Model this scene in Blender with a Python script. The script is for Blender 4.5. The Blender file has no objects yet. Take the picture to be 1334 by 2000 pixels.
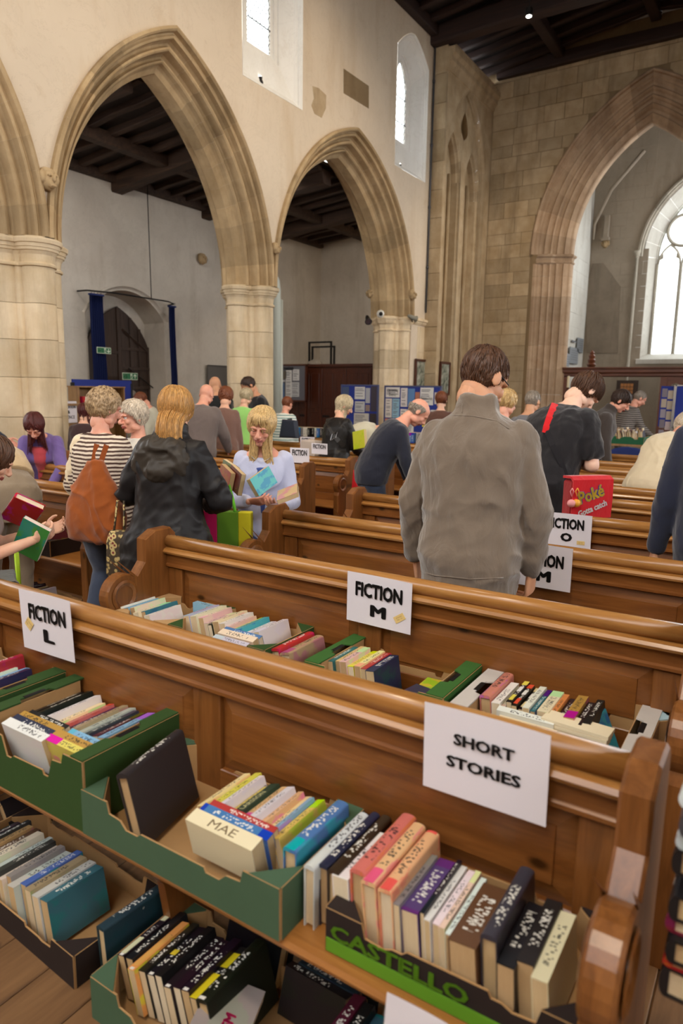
import bpy, bmesh, math, random
import numpy as np
from mathutils import Vector, Matrix, Euler, noise
R = math.radians
rnd = random.Random(7)
SC = bpy.context.scene
COL = SC.collection
# ---------------------------------------------------------------- camera
YAW, PITCH, ROLL, FPX = R(32.76844), R(-9.86112), R(0.907526), 1341.756
CAMZ = 1.59
_f = Vector((-math.sin(YAW) * math.cos(PITCH), math.cos(YAW) * math.cos(PITCH), math.sin(PITCH)))
_r = Vector((math.cos(YAW), math.sin(YAW), 0)); _u = _r.cross(_f)
CR = _r * math.cos(ROLL) + _u * math.sin(ROLL)
CU = -_r * math.sin(ROLL) + _u * math.cos(ROLL)
CF = _f
CP = Vector((0, 0, CAMZ))
cam = bpy.data.cameras.new('camera'); camo = bpy.data.objects.new('camera', cam); COL.objects.link(camo)
camo.matrix_world = Matrix(((CR.x, CU.x, -CF.x, 0), (CR.y, CU.y, -CF.y, 0), (CR.z, CU.z, -CF.z, CAMZ), (0, 0, 0, 1)))
cam.sensor_fit = 'VERTICAL'; cam.sensor_height = 36; cam.sensor_width = 24; cam.lens = FPX / 2000 * 36
cam.clip_start = .05; cam.clip_end = 200
cam.dof.use_dof = True; cam.dof.focus_distance = 3.3; cam.dof.aperture_fstop = 2.8
SC.camera = camo
# ---------------------------------------------------------------- sky, added lights, exposure
SC.view_settings.view_transform = 'Standard'; SC.view_settings.look = 'None'
SC.view_settings.gamma = 1; SC.view_settings.use_curve_mapping = False
SC.view_settings.exposure = 0.36
SC.cycles.use_denoising = True
SC.cycles.max_bounces = 6; SC.cycles.diffuse_bounces = 4; SC.cycles.glossy_bounces = 3
SC.cycles.caustics_reflective = False; SC.cycles.caustics_refractive = False
SC.cycles.sample_clamp_indirect = 6
W = bpy.data.worlds.new('overcast_sky'); SC.world = W; W.use_nodes = True
W.node_tree.nodes['Background'].inputs[0].default_value = (.97, .985, 1.0, 1)
W.node_tree.nodes['Background'].inputs[1].default_value = 4.6
def lamp(name, kind, loc, power, color=(1, .8, .55), target=None, size=.2, angle=70):
    d = bpy.data.lights.new(name, kind); d.energy = power; d.color = color
    if kind == 'SPOT': d.spot_size = R(angle); d.spot_blend = .9; d.shadow_soft_size = size
    elif kind == 'POINT': d.shadow_soft_size = size
    else: d.size = size
    o = bpy.data.objects.new(name, d); COL.objects.link(o); o.location = loc
    if target is not None: o.rotation_euler = (Vector(target) - Vector(loc)).to_track_quat('-Z', 'Y').to_euler()
    return o
# warm floodlights added high under the nave roof, unseen, to light walls and pews
lamp('nave_fill_light', 'SPOT', (-2.9, 9.3, 8.2), 300, (1, .80, .56), (-6.7, 9.0, 3.2), .25, 110)
lamp('nave_fill_light', 'SPOT', (-2.9, 4.0, 8.2), 300, (1, .80, .56), (-6.7, 5.0, 3.0), .25, 110)
lamp('nave_fill_light', 'SPOT', (-2.4, 12.6, 8.2), 380, (1, .80, .56), (-5.9, 15.8, 2.4), .25, 75)
lamp('nave_fill_light', 'SPOT', (-.6, -1.2, 7.6), 500, (1, .85, .66), (-1.3, 2.8, .5), .3, 85)
lamp('nave_fill_light', 'SPOT', (-2.6, 3.2, 8.0), 420, (1, .85, .66), (-2.9, 6.2, .8), .3, 85)
lamp('aisle_fill_light', 'SPOT', (-8.2, 6.5, 5.2), 110, (1, .93, .84), (-10.8, 9.4, 1.8), .2, 120)  # added pair of fill lights to brighten the dim aisle
lamp('aisle_fill_light', 'SPOT', (-8.3, 10.5, 5.2), 80, (1, .93, .84), (-9.6, 15.5, 2.2), .2, 100)
# ---------------------------------------------------------------- pixel -> place (used to read positions off the survey of the photograph)
def ray(px, py): return (CR * (px - 667) - CU * (py - 1000) + CF * FPX) / FPX
def onx(px, py, X): d = ray(px, py); return CP + d * (X / d.x)
def ony(px, py, Y): d = ray(px, py); return CP + d * (Y / d.y)
def onz(px, py, Z): d = ray(px, py); return CP + d * ((Z - CAMZ) / d.z)
# ---------------------------------------------------------------- materials
MATS = {}
class NT:
    def __init__(s, name):
        s.m = bpy.data.materials.new(name); s.m.use_nodes = True; s.t = s.m.node_tree
        s.b = s.t.nodes['Principled BSDF']; MATS[name] = s.m
    def n(s, typ, **kw):
        nd = s.t.nodes.new(typ)
        for k, v in kw.items():
            if k.startswith('i_'):
                key = k[2:]; key = int(key) if key.isdigit() else key.replace('_', ' ')
                if isinstance(v, bpy.types.NodeSocket): s.t.links.new(v, nd.inputs[key])
                else: nd.inputs[key].default_value = v
            else: setattr(nd, k, v)
        return nd
    def l(s, a, b): s.t.links.new(a, b)
    def coord(s, scale=(1, 1, 1), kind='Object', loc=(0, 0, 0), rot=(0, 0, 0)):
        tc = s.n('ShaderNodeTexCoord'); mp = s.n('ShaderNodeMapping')
        mp.inputs['Scale'].default_value = scale; mp.inputs['Location'].default_value = loc; mp.inputs['Rotation'].default_value = rot
        s.l(tc.outputs[kind], mp.inputs['Vector']); return mp.outputs[0]
    def wcoord(s, scale=(1, 1, 1)):
        g = s.n('ShaderNodeNewGeometry'); mp = s.n('ShaderNodeMapping'); mp.inputs['Scale'].default_value = scale
        s.l(g.outputs['Position'], mp.inputs['Vector']); return mp.outputs[0]
    def noise(s, vec, scale=5, detail=4, rough=.55, dist=0):
        nd = s.n('ShaderNodeTexNoise', i_Scale=scale, i_Detail=detail, i_Roughness=rough, i_Distortion=dist)
        if vec is not None: s.l(vec, nd.inputs['Vector'])
        return nd.outputs['Fac']
    def ramp(s, fac, stops):
        nd = s.n('ShaderNodeValToRGB'); s.l(fac, nd.inputs[0]); e = nd.color_ramp.elements
        while len(e) < len(stops): e.new(.5)
        for k, (p, c) in enumerate(stops):
            e[k].position = p; e[k].color = (*c, 1) if len(c) == 3 else c
        return nd.outputs[0]
    def mix(s, fac, a, b, mode='MIX'):
        nd = s.n('ShaderNodeMix', data_type='RGBA', blend_type=mode)
        for sock, v in ((nd.inputs[0], fac), (nd.inputs[6], a), (nd.inputs[7], b)):
            if isinstance(v, bpy.types.NodeSocket): s.l(v, sock)
            elif isinstance(v, (int, float)): sock.default_value = v
            else: sock.default_value = (*v, 1) if len(v) == 3 else v
        return nd.outputs[2]
    def math(s, op, a, b=0.0):
        nd = s.n('ShaderNodeMath', operation=op)
        for k, v in enumerate((a, b)):
            if isinstance(v, bpy.types.NodeSocket): s.l(v, nd.inputs[k])
            else: nd.inputs[k].default_value = v
        return nd.outputs[0]
    def base(s, v, rough=.6, spec=None, metal=0):
        if isinstance(v, bpy.types.NodeSocket): s.l(v, s.b.inputs['Base Color'])
        else: s.b.inputs['Base Color'].default_value = (*v, 1)
        if isinstance(rough, bpy.types.NodeSocket): s.l(rough, s.b.inputs['Roughness'])
        else: s.b.inputs['Roughness'].default_value = rough
        if spec is not None: s.b.inputs['Specular IOR Level'].default_value = spec
        s.b.inputs['Metallic'].default_value = metal; return s
    def bump(s, h, strength=.3, dist=.01):
        nd = s.n('ShaderNodeBump', i_Strength=strength, i_Distance=dist); s.l(h, nd.inputs['Height'])
        s.l(nd.outputs[0], s.b.inputs['Normal']); return s
    def objcol(s): return s.n('ShaderNodeObjectInfo').outputs['Color']
def srgb(r, g, b):
    return tuple(((c / 255 + .055) / 1.055) ** 2.4 if c > 10 else c / 255 / 12.92 for c in (r, g, b))
def plain(name, c, rough=.6, metal=0, spec=None, bump=0, bscale=60):
    t = NT(name); n = t.noise(t.coord(), bscale, 3)
    cc = t.mix(t.math('MULTIPLY', n, .35), c, tuple(x * .6 for x in c))
    t.base(cc, rough, spec, metal)
    if bump: t.bump(n, bump, .004)
    return t.m
def wood(name, dark, mid, light, axis='x', rough=.35, knots=True, sc=1.0, bump=.12):
    t = NT(name)
    st = {'x': (1.2, 14, 14), 'y': (14, 1.2, 14), 'z': (14, 14, 1.2)}[axis]
    oi = t.n('ShaderNodeObjectInfo'); tc = t.n('ShaderNodeTexCoord')
    g = t.n('ShaderNodeVectorMath', operation='ADD'); t.l(tc.outputs['Object'], g.inputs[0])
    sh = t.n('ShaderNodeVectorMath', operation='SCALE'); sh.inputs[0].default_value = (7.3, 3.1, 5.7); t.l(oi.outputs['Random'], sh.inputs['Scale'])
    t.l(sh.outputs[0], g.inputs[1]); vec = g.outputs[0]
    mp = t.n('ShaderNodeMapping'); mp.inputs['Scale'].default_value = tuple(a * sc for a in st); t.l(vec, mp.inputs['Vector'])
    n1 = t.noise(mp.outputs[0], 2.2, 6, .6, .6)
    mp2 = t.n('ShaderNodeMapping'); mp2.inputs['Scale'].default_value = tuple(a * 4 * sc for a in st); t.l(vec, mp2.inputs['Vector'])
    n2 = t.noise(mp2.outputs[0], 3, 3)
    c = t.ramp(n1, [(.25, dark), (.5, mid), (.8, light)])
    c = t.mix(t.math('MULTIPLY', n2, .45), c, dark)
    big = t.noise(vec, 1.4, 2); c = t.mix(t.ramp(big, [(.35, (0, 0, 0)), (.7, (.5, .5, .5))]), c, mid)
    if knots:
        mk = t.n('ShaderNodeMapping'); mk.inputs['Scale'].default_value = {'x': (.55, 1, 1), 'y': (1, .55, 1), 'z': (1, 1, .55)}[axis]; t.l(vec, mk.inputs['Vector'])
        mk.inputs['Rotation'].default_value = (0, 0, 0) if axis == 'y' else (R(-90), 0, 0)
        v = t.n('ShaderNodeTexVoronoi', i_Scale=5.0, voronoi_dimensions='2D'); t.l(mk.outputs[0], v.inputs['Vector'])
        k = t.ramp(v.outputs['Distance'], [(.035, (1, 1, 1)), (.085, (0, 0, 0))])
        sel = t.math('GREATER_THAN', t.n('ShaderNodeSeparateColor', i_0=v.outputs['Color']).outputs[0], .62)
        c = t.mix(t.math('MULTIPLY', t.math('MULTIPLY', k, sel), .85), c, tuple(x * .22 for x in dark))
    t.base(c, rough); t.bump(n1, bump, .004); return t.m
M_PEW = wood('pew_pine', srgb(84, 46, 19), srgb(130, 79, 36), srgb(160, 106, 56), 'x', .3)
M_PEWZ = wood('pew_pine_upright', srgb(84, 48, 20), srgb(130, 80, 38), srgb(160, 106, 58), 'z', .3)
M_RAIL = wood('pew_rail_polished', srgb(122, 78, 34), srgb(168, 116, 60), srgb(200, 152, 92), 'x', .24, False)
M_SEAT = wood('pew_seat_board', srgb(120, 72, 30), srgb(166, 110, 54), srgb(192, 138, 76), 'x', .3)
M_FLOOR = wood('floor_board_wood', srgb(84, 58, 36), srgb(122, 88, 56), srgb(150, 112, 74), 'y', .5, True, .7, .2)
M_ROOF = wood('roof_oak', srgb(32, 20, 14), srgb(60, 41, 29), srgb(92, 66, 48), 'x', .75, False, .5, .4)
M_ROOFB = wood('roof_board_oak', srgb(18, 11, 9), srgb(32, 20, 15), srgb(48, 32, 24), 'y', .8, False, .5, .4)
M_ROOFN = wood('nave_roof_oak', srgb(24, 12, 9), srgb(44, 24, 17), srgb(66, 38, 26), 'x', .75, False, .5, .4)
M_DOOR = wood('door_oak', srgb(36, 25, 18), srgb(60, 43, 33), srgb(82, 60, 46), 'z', .65, False, 1, .4)
M_MAHOG = wood('cupboard_mahogany', srgb(50, 22, 12), srgb(78, 36, 20), srgb(98, 50, 28), 'z', .35, False)
M_SCREEN = wood('screen_oak', srgb(70, 34, 18), srgb(104, 56, 32), srgb(128, 74, 46), 'x', .4, False)
M_DESK = wood('desk_oak', srgb(110, 78, 44), srgb(150, 112, 68), srgb(176, 138, 92), 'z', .45, False)
def plaster(name, c, stain, grey, bump=.25, warm=.5):
    t = NT(name); w = t.wcoord()
    a = t.noise(w, .7, 5, .6); b = t.noise(w, 3.5, 6, .65); d = t.noise(w, 26, 4)
    mp = t.n('ShaderNodeMapping'); mp.inputs['Scale'].default_value = (2.4, 2.4, .45); t.l(w, mp.inputs['Vector'])
    st = t.noise(mp.outputs[0], 1.1, 5, .62)
    col = t.mix(t.ramp(a, [(.4, (0, 0, 0)), (.72, (.75, .75, .75))]), c, grey)
    col = t.mix(t.ramp(st, [(.52, (0, 0, 0)), (.78, (warm, warm, warm))]), col, stain)
    col = t.mix(t.ramp(b, [(.6, (0, 0, 0)), (.8, (.4, .4, .4))]), col, stain)
    v = t.noise(w, 1.7, 8, .75, 1.5)
    cr = t.ramp(v, [(.494, (0, 0, 0)), (.4985, (.45, .45, .45)), (.503, (0, 0, 0))])
    col = t.mix(cr, col, tuple(x * .5 for x in stain))
    t.base(col, .9, .15); t.bump(t.math('ADD', b, t.math('MULTIPLY', d, .4)), bump, .012); return t.m
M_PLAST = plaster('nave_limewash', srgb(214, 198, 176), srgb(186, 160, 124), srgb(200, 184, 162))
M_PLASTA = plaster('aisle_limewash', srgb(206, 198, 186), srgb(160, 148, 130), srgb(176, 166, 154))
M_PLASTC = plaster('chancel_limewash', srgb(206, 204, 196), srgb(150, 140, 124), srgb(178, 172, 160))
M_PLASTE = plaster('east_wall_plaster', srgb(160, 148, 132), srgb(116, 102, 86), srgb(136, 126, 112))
M_REVEAL = plaster('window_reveal_limewash', srgb(238, 236, 230), srgb(206, 196, 178), srgb(226, 222, 214), .12, .25)  # whitened to stand in for sky light falling on the reveals
def stone(name, c, d, w2, bump=.4):
    t = NT(name); w = t.wcoord()
    oi = t.n('ShaderNodeObjectInfo'); a = t.noise(w, 2.6, 6, .65); b = t.noise(w, 45, 4, .7)
    mp = t.n('ShaderNodeMapping'); mp.inputs['Scale'].default_value = (3, 3, .5); t.l(w, mp.inputs['Vector'])
    s2 = t.noise(mp.outputs[0], 1.3, 5, .6)
    col = t.mix(t.ramp(a, [(.35, (0, 0, 0)), (.7, (.8, .8, .8))]), c, d)
    col = t.mix(t.ramp(s2, [(.5, (0, 0, 0)), (.75, (.55, .55, .55))]), col, w2)
    hv = t.n('ShaderNodeHueSaturation'); t.l(col, hv.inputs['Color'])
    t.l(t.math('ADD', t.math('MULTIPLY', oi.outputs['Random'], .32), .84), hv.inputs['Value'])
    t.base(hv.outputs[0], .85, .2); t.bump(t.math('ADD', a, t.math('MULTIPLY', b, .5)), bump, .008); return t.m
M_STONE = stone('arcade_limestone', srgb(182, 158, 122), srgb(150, 124, 88), srgb(118, 100, 76))
M_PIER = stone('pier_limestone', srgb(222, 204, 174), srgb(196, 172, 134), srgb(150, 132, 106))
M_ASH = stone('ashlar_limestone', srgb(180, 160, 130), srgb(150, 126, 92), srgb(112, 95, 72))
M_CHARCH = stone('chancel_arch_limestone', srgb(176, 152, 126), srgb(146, 118, 92), srgb(118, 98, 80))
M_MORTAR = plaster('lime_mortar', srgb(136, 116, 88), srgb(100, 82, 60), srgb(118, 100, 76))
M_BLOCKED = stone('blocked_opening_stone', srgb(138, 126, 110), srgb(118, 106, 92), srgb(98, 88, 76))
M_GREYST = stone('window_limestone', srgb(186, 180, 166), srgb(150, 144, 130), srgb(120, 112, 98))
# generic tinted materials: colour comes from the object
def fabric(name, rough=.9, weave=300, bump=.25, sheen=.3, var=.25):
    t = NT(name); c = t.objcol(); v = t.coord(); n = t.noise(v, 14, 5, .6); f = t.noise(v, weave, 2)
    cc = t.mix(t.math('MULTIPLY', n, var), c, t.mix(1.0, c, (.45, .45, .45), 'MULTIPLY'))
    cc = t.mix(t.math('MULTIPLY', f, .3), cc, t.mix(1.0, c, (1.5, 1.5, 1.5), 'MULTIPLY'))
    t.base(cc, rough, .2); t.b.inputs['Sheen Weight'].default_value = sheen
    fold = t.noise(t.coord((9, 9, 4), rot=(.3, .2, 0)), 1.6, 3, .5, .8)
    t.bump(t.math('ADD', t.math('MULTIPLY', f, .12), t.math('MULTIPLY', fold, 2.2)), bump, .012); return t.m
M_FAB = fabric('woven_cloth'); M_FLEECE = fabric('fleece_cloth', .95, 420, .5, .6, .4)
M_SHELL = fabric('coated_nylon', .45, 500, .1, 0, .2); M_LEATHER = fabric('leather', .38, 160, .25, 0, .3)
def stripes(name, c1, c2, freq, duty=.5):
    t = NT(name); v = t.coord(); sx = t.n('ShaderNodeSeparateXYZ'); t.l(v, sx.inputs[0])
    n = t.noise(v, 9, 3); z = t.math('ADD', sx.outputs[2], t.math('MULTIPLY', n, .018))
    fr = t.math('FRACT', t.math('MULTIPLY', z, freq)); k = t.math('GREATER_THAN', fr, duty)
    f = t.noise(v, 300, 2)
    t.base(t.mix(k, c1, c2), .9, .2); t.bump(f, .2, .003); return t.m
M_STR1 = stripes('cream_brown_stripe_knit', srgb(222, 208, 190), srgb(86, 66, 58), 42, .52)
M_STR2 = stripes('white_teal_stripe_knit', srgb(222, 224, 216), srgb(120, 150, 146), 26, .6)
M_STR3 = stripes('grey_stripe_jersey', srgb(150, 142, 134), srgb(66, 60, 60), 30, .5)
def skin():
    t = NT('skin'); c = t.objcol(); v = t.coord(); n = t.noise(v, 24, 4)
    cc = t.mix(t.ramp(n, [(.4, (0, 0, 0)), (.75, (.35, .35, .35))]), c, t.mix(1.0, c, (.95, .62, .55), 'MULTIPLY'))
    t.base(cc, .5, .35); t.b.inputs['Subsurface Weight'].default_value = .12
    t.b.inputs['Subsurface Radius'].default_value = (.012, .005, .003); t.b.inputs['Subsurface Scale'].default_value = .5
    t.bump(t.noise(v, 160, 2), .08, .002); return t.m
M_SKIN = skin()
M_LIP = plain('lip_skin', srgb(178, 96, 88), .4)
def hairm():
    t = NT('hair'); c = t.objcol(); v = t.coord((60, 60, 9)); n = t.noise(v, 3, 4, .6)
    cc = t.mix(t.ramp(n, [(.35, (0, 0, 0)), (.7, (1, 1, 1))]), t.mix(1.0, c, (.5, .46, .42), 'MULTIPLY'), t.mix(1.0, c, (1.3, 1.28, 1.22), 'MULTIPLY'))
    t.base(cc, .42, .4); t.bump(n, .5, .006); return t.m
M_HAIR = hairm()
def cover():
    # printed cover: the local unit box runs x = thickness, y = along the spine, z = towards the spine
    t = NT('printed_cover'); oi = t.n('ShaderNodeObjectInfo'); c = oi.outputs['Color']; rn = oi.outputs['Random']
    v = t.coord(); sx = t.n('ShaderNodeSeparateXYZ'); t.l(v, sx.inputs[0])
    bw = t.n('ShaderNodeRGBToBW'); t.l(c, bw.inputs[0])
    ink = t.mix(t.math('LESS_THAN', bw.outputs[0], .22), (.015, .015, .02), (.82, .8, .72))
    hs = t.n('ShaderNodeHueSaturation'); t.l(c, hs.inputs['Color']); hs.inputs['Saturation'].default_value = 1.25
    t.l(t.math('ADD', t.math('MULTIPLY', rn, .5), .25), hs.inputs['Hue'])
    second = hs.outputs[0]
    # glyph-like blocks along the spine
    off = t.n('ShaderNodeCombineXYZ'); t.l(t.math('MULTIPLY', rn, 91), off.inputs[0]); t.l(t.math('MULTIPLY', rn, 37), off.inputs[1])
    ad = t.n('ShaderNodeVectorMath', operation='ADD'); t.l(v, ad.inputs[0]); t.l(off.outputs[0], ad.inputs[1])
    mp = t.n('ShaderNodeMapping'); mp.inputs['Scale'].default_value = (4, 34, 3); t.l(ad.outputs[0], mp.inputs['Vector'])
    vo = t.n('ShaderNodeTexVoronoi', i_Scale=1.0, distance='CHEBYCHEV'); t.l(mp.outputs[0], vo.inputs['Vector'])
    glyph = t.math('LESS_THAN', vo.outputs['Distance'], .36)
    ax = t.math('ABSOLUTE', sx.outputs[0]); inx = t.math('LESS_THAN', ax, .27)
    ay = t.math('ABSOLUTE', t.math('ADD', sx.outputs[1], t.math('MULTIPLY', t.math('SUBTRACT', rn, .5), .3))); iny = t.math('LESS_THAN', ay, .3)
    gl = t.math('MULTIPLY', glyph, t.math('MULTIPLY', inx, iny))
    top = t.math('GREATER_THAN', sx.outputs[2], .99)
    mb = t.noise(ad.outputs[0], 2.2, 3, .6)
    side = t.mix(t.ramp(mb, [(.5, (0, 0, 0)), (.56, (.55, .55, .55))]), c, second)
    band = t.math('GREATER_THAN', t.math('ABSOLUTE', t.math('ADD', sx.outputs[1], t.math('MULTIPLY', t.math('SUBTRACT', rn, .5), .5))), .4)
    sp = t.mix(t.math('MULTIPLY', band, t.math('GREATER_THAN', t.math('FRACT', t.math('MULTIPLY', rn, 13)), .55)), c, second)
    sp = t.mix(t.math('MULTIPLY', gl, .85), sp, ink)
    fig = t.math('MULTIPLY', t.math('GREATER_THAN', t.noise(ad.outputs[0], 3.2, 2), .78), .4)
    side = t.mix(fig, side, ink)
    t.base(t.mix(top, side, sp), .38, .4); return t.m
M_COVER = cover()
M_COVERP = NT('plain_cover_cloth'); M_COVERP.base(M_COVERP.objcol(), .6, .25); M_COVERP.bump(M_COVERP.noise(M_COVERP.coord(), 300, 2), .15, .002); M_COVERP = M_COVERP.m
def pages():
    t = NT('page_edges'); c = t.objcol(); v = t.coord((70, 1, 2)); n = t.noise(v, 1.6, 3, .7)
    t.base(t.mix(t.ramp(n, [(.35, (0, 0, 0)), (.7, (.6, .6, .6))]), c, t.mix(1.0, c, (.62, .55, .45), 'MULTIPLY')), .9, .1); t.bump(n, .3, .003); return t.m
M_PAGES = pages()
def card(name):
    t = NT(name); c = t.objcol(); v = t.coord(); n = t.noise(v, 7, 5, .6); f = t.noise(v, 90, 3)
    t.base(t.mix(t.math('MULTIPLY', n, .45), c, t.mix(1.0, c, (.55, .52, .48), 'MULTIPLY')), .7, .25); t.bump(t.math('ADD', n, t.math('MULTIPLY', f, .3)), .15, .006); return t.m
M_CARD = card('printed_cardboard'); M_KRAFT = plain('kraft_cardboard', srgb(176, 136, 88), .85, bump=.1, bscale=30)
def sheet():
    t = NT('white_paper'); c = t.objcol(); n = t.noise(t.coord(), 5, 3)
    t.base(t.mix(t.math('MULTIPLY', n, .1), c, (.5, .48, .5)), .55, .3); t.bump(n, .1, .01); return t.m
M_PAPER = sheet()
M_INK = plain('black_ink', (.012, .011, .012), .5)
M_TINT = NT('painted'); M_TINT.base(M_TINT.objcol(), .5); M_TINT = M_TINT.m
M_IRON = plain('black_iron', (.02, .018, .018), .5, .6)
M_BRASS = plain('chrome_fitting', (.6, .6, .62), .25, 1)
M_LEAD = plain('window_lead', (.09, .09, .1), .6, .3)
M_BLUE = plain('blue_board_felt', srgb(40, 56, 140), .95, bump=.2, bscale=200)
M_CURT = plain('blue_curtain_cloth', srgb(30, 46, 104), .9, bump=.3, bscale=150)
def glass():
    t = NT('window_glass'); t.b.inputs['Base Color'].default_value = (1, 1, 1, 1)
    tr = t.n('ShaderNodeBsdfTransparent'); gl = t.n('ShaderNodeBsdfGlossy', i_Roughness=.15); mx = t.n('ShaderNodeMixShader'); mx.inputs[0].default_value = .06
    tr.inputs[0].default_value = (.93, .95, .95, 1)
    t.l(tr.outputs[0], mx.inputs[1]); t.l(gl.outputs[0], mx.inputs[2]); t.l(mx.outputs[0], t.t.nodes['Material Output'].inputs[0]); return t.m
M_GLASS = glass()
def glow(name, c, e):
    t = NT(name); t.base(c, .4); t.b.inputs['Emission Color'].default_value = (*c, 1); t.b.inputs['Emission Strength'].default_value = e; return t.m
M_BULB = glow('lit_lamp_lens', (1, .95, .85), 8)
# ---------------------------------------------------------------- geometry helpers
def link(name, me, mats=None, parent=None, loc=(0, 0, 0), rot=(0, 0, 0), color=None, smooth=False):
    o = bpy.data.objects.new(name, me); COL.objects.link(o); o.location = loc; o.rotation_euler = rot
    if mats is not None and not me.materials:
        for m in (mats if isinstance(mats, (list, tuple)) else [mats]): me.materials.append(m)
    if parent is not None: o.parent = parent
    if color is not None: o.color = (*color, 1)
    if smooth:
        for p in me.polygons: p.use_smooth = True
    return o
def bm_mesh(bm, name='mesh', smooth=False):
    me = bpy.data.meshes.new(name); bm.normal_update(); bm.to_mesh(me); bm.free()
    if smooth: me.shade_smooth()
    return me
def tag(o, label=None, cat=None, group=None, kind=None):
    if label: o['label'] = label
    if cat: o['category'] = cat
    if group: o['group'] = group
    if kind: o['kind'] = kind
    return o
def empty(name, loc=(0, 0, 0), rz=0, label=None, cat=None, group=None):
    o = bpy.data.objects.new(name, None); COL.objects.link(o); o.location = loc; o.rotation_euler = (0, 0, rz); o.empty_display_size = .1
    return tag(o, label, cat, group)
def box(bm, x0, x1, y0, y1, z0, z1, bev=0, mi=0):
    vs = [bm.verts.new((x, y, z)) for z in (z0, z1) for y in (y0, y1) for x in (x0, x1)]
    fs = [bm.faces.new([vs[i] for i in q]) for q in ((0, 2, 3, 1), (4, 5, 7, 6), (0, 1, 5, 4), (2, 6, 7, 3), (0, 4, 6, 2), (1, 3, 7, 5))]
    for f in fs: f.material_index = mi
    if bev:
        es = list({e for f in fs for e in f.edges}); bmesh.ops.bevel(bm, geom=es, offset=bev, segments=1, affect='EDGES', material=-1)
    return fs
def boxmesh(x0, x1, y0, y1, z0, z1, bev=0):
    bm = bmesh.new(); box(bm, x0, x1, y0, y1, z0, z1, bev); return bm_mesh(bm)
def prism(bm, pts, thick, axis='x', at0=0, mi=(0, 0, 0), bev=0):
    """extrude a 2-D outline; axis x: pts=(y,z), y: pts=(x,z), z: pts=(x,y)"""
    def P(p, t):
        return {'x': (t, p[0], p[1]), 'y': (p[0], t, p[1]), 'z': (p[0], p[1], t)}[axis]
    a = [bm.verts.new(P(p, at0)) for p in pts]; b = [bm.verts.new(P(p, at0 + thick)) for p in pts]
    n = len(pts); f0 = bm.faces.new(a); f1 = bm.faces.new(b[::-1]); f0.material_index = mi[0]; f1.material_index = mi[1]; fs = [f0, f1]
    for i in range(n):
        f = bm.faces.new((a[i], b[i], b[(i + 1) % n], a[(i + 1) % n])); f.material_index = mi[2]; fs.append(f)
    bmesh.ops.recalc_face_normals(bm, faces=fs)
    if bev:
        es = list({e for f in (f0, f1) for e in f.edges}); bmesh.ops.bevel(bm, geom=es, offset=bev, segments=1, affect='EDGES')
    return fs
def prismmesh(pts, thick, axis='x', at0=0, bev=0):
    bm = bmesh.new(); prism(bm, pts, thick, axis, at0, bev=bev); return bm_mesh(bm)
def tube(bm, pts, rad, seg=8, cap=True, flat=None):
    pts = [Vector(p) for p in pts]; n = len(pts)
    if not hasattr(rad, '__len__'): rad = [rad] * n
    rings = []; up = None
    for i, p in enumerate(pts):
        d = (pts[min(i + 1, n - 1)] - pts[max(i - 1, 0)])
        d = d.normalized() if d.length > 1e-9 else Vector((0, 0, 1))
        if up is None:
            up = Vector((0, 0, 1)) if abs(d.z) < .9 else Vector((1, 0, 0))
        a = d.cross(up)
        a = a.normalized() if a.length > 1e-6 else d.orthogonal().normalized()
        b = a.cross(d).normalized(); up = b
        fl = flat or 1.0
        rings.append([bm.verts.new(p + (a * math.cos(2 * math.pi * k / seg) + b * math.sin(2 * math.pi * k / seg) * fl) * rad[i]) for k in range(seg)])
    for i in range(n - 1):
        for k in range(seg):
            bm.faces.new((rings[i][k], rings[i][(k + 1) % seg], rings[i + 1][(k + 1) % seg], rings[i + 1][k]))
    if cap:
        bm.faces.new(rings[0][::-1]); bm.faces.new(rings[-1])
    return rings
def lathe(bm, prof, seg=20, c=(0, 0, 0)):
    rings = []
    for r, z in prof: rings.append([bm.verts.new((c[0] + r * math.cos(2 * math.pi * k / seg), c[1] + r * math.sin(2 * math.pi * k / seg), c[2] + z)) for k in range(seg)])
    for i in range(len(rings) - 1):
        for k in range(seg): bm.faces.new((rings[i][k], rings[i][(k + 1) % seg], rings[i + 1][(k + 1) % seg], rings[i + 1][k]))
    bm.faces.new(rings[0][::-1]); bm.faces.new(rings[-1])
def tubemesh(pts, rad, seg=8, smooth=True):
    bm = bmesh.new(); tube(bm, pts, rad, seg); return bm_mesh(bm, smooth=smooth)
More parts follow.
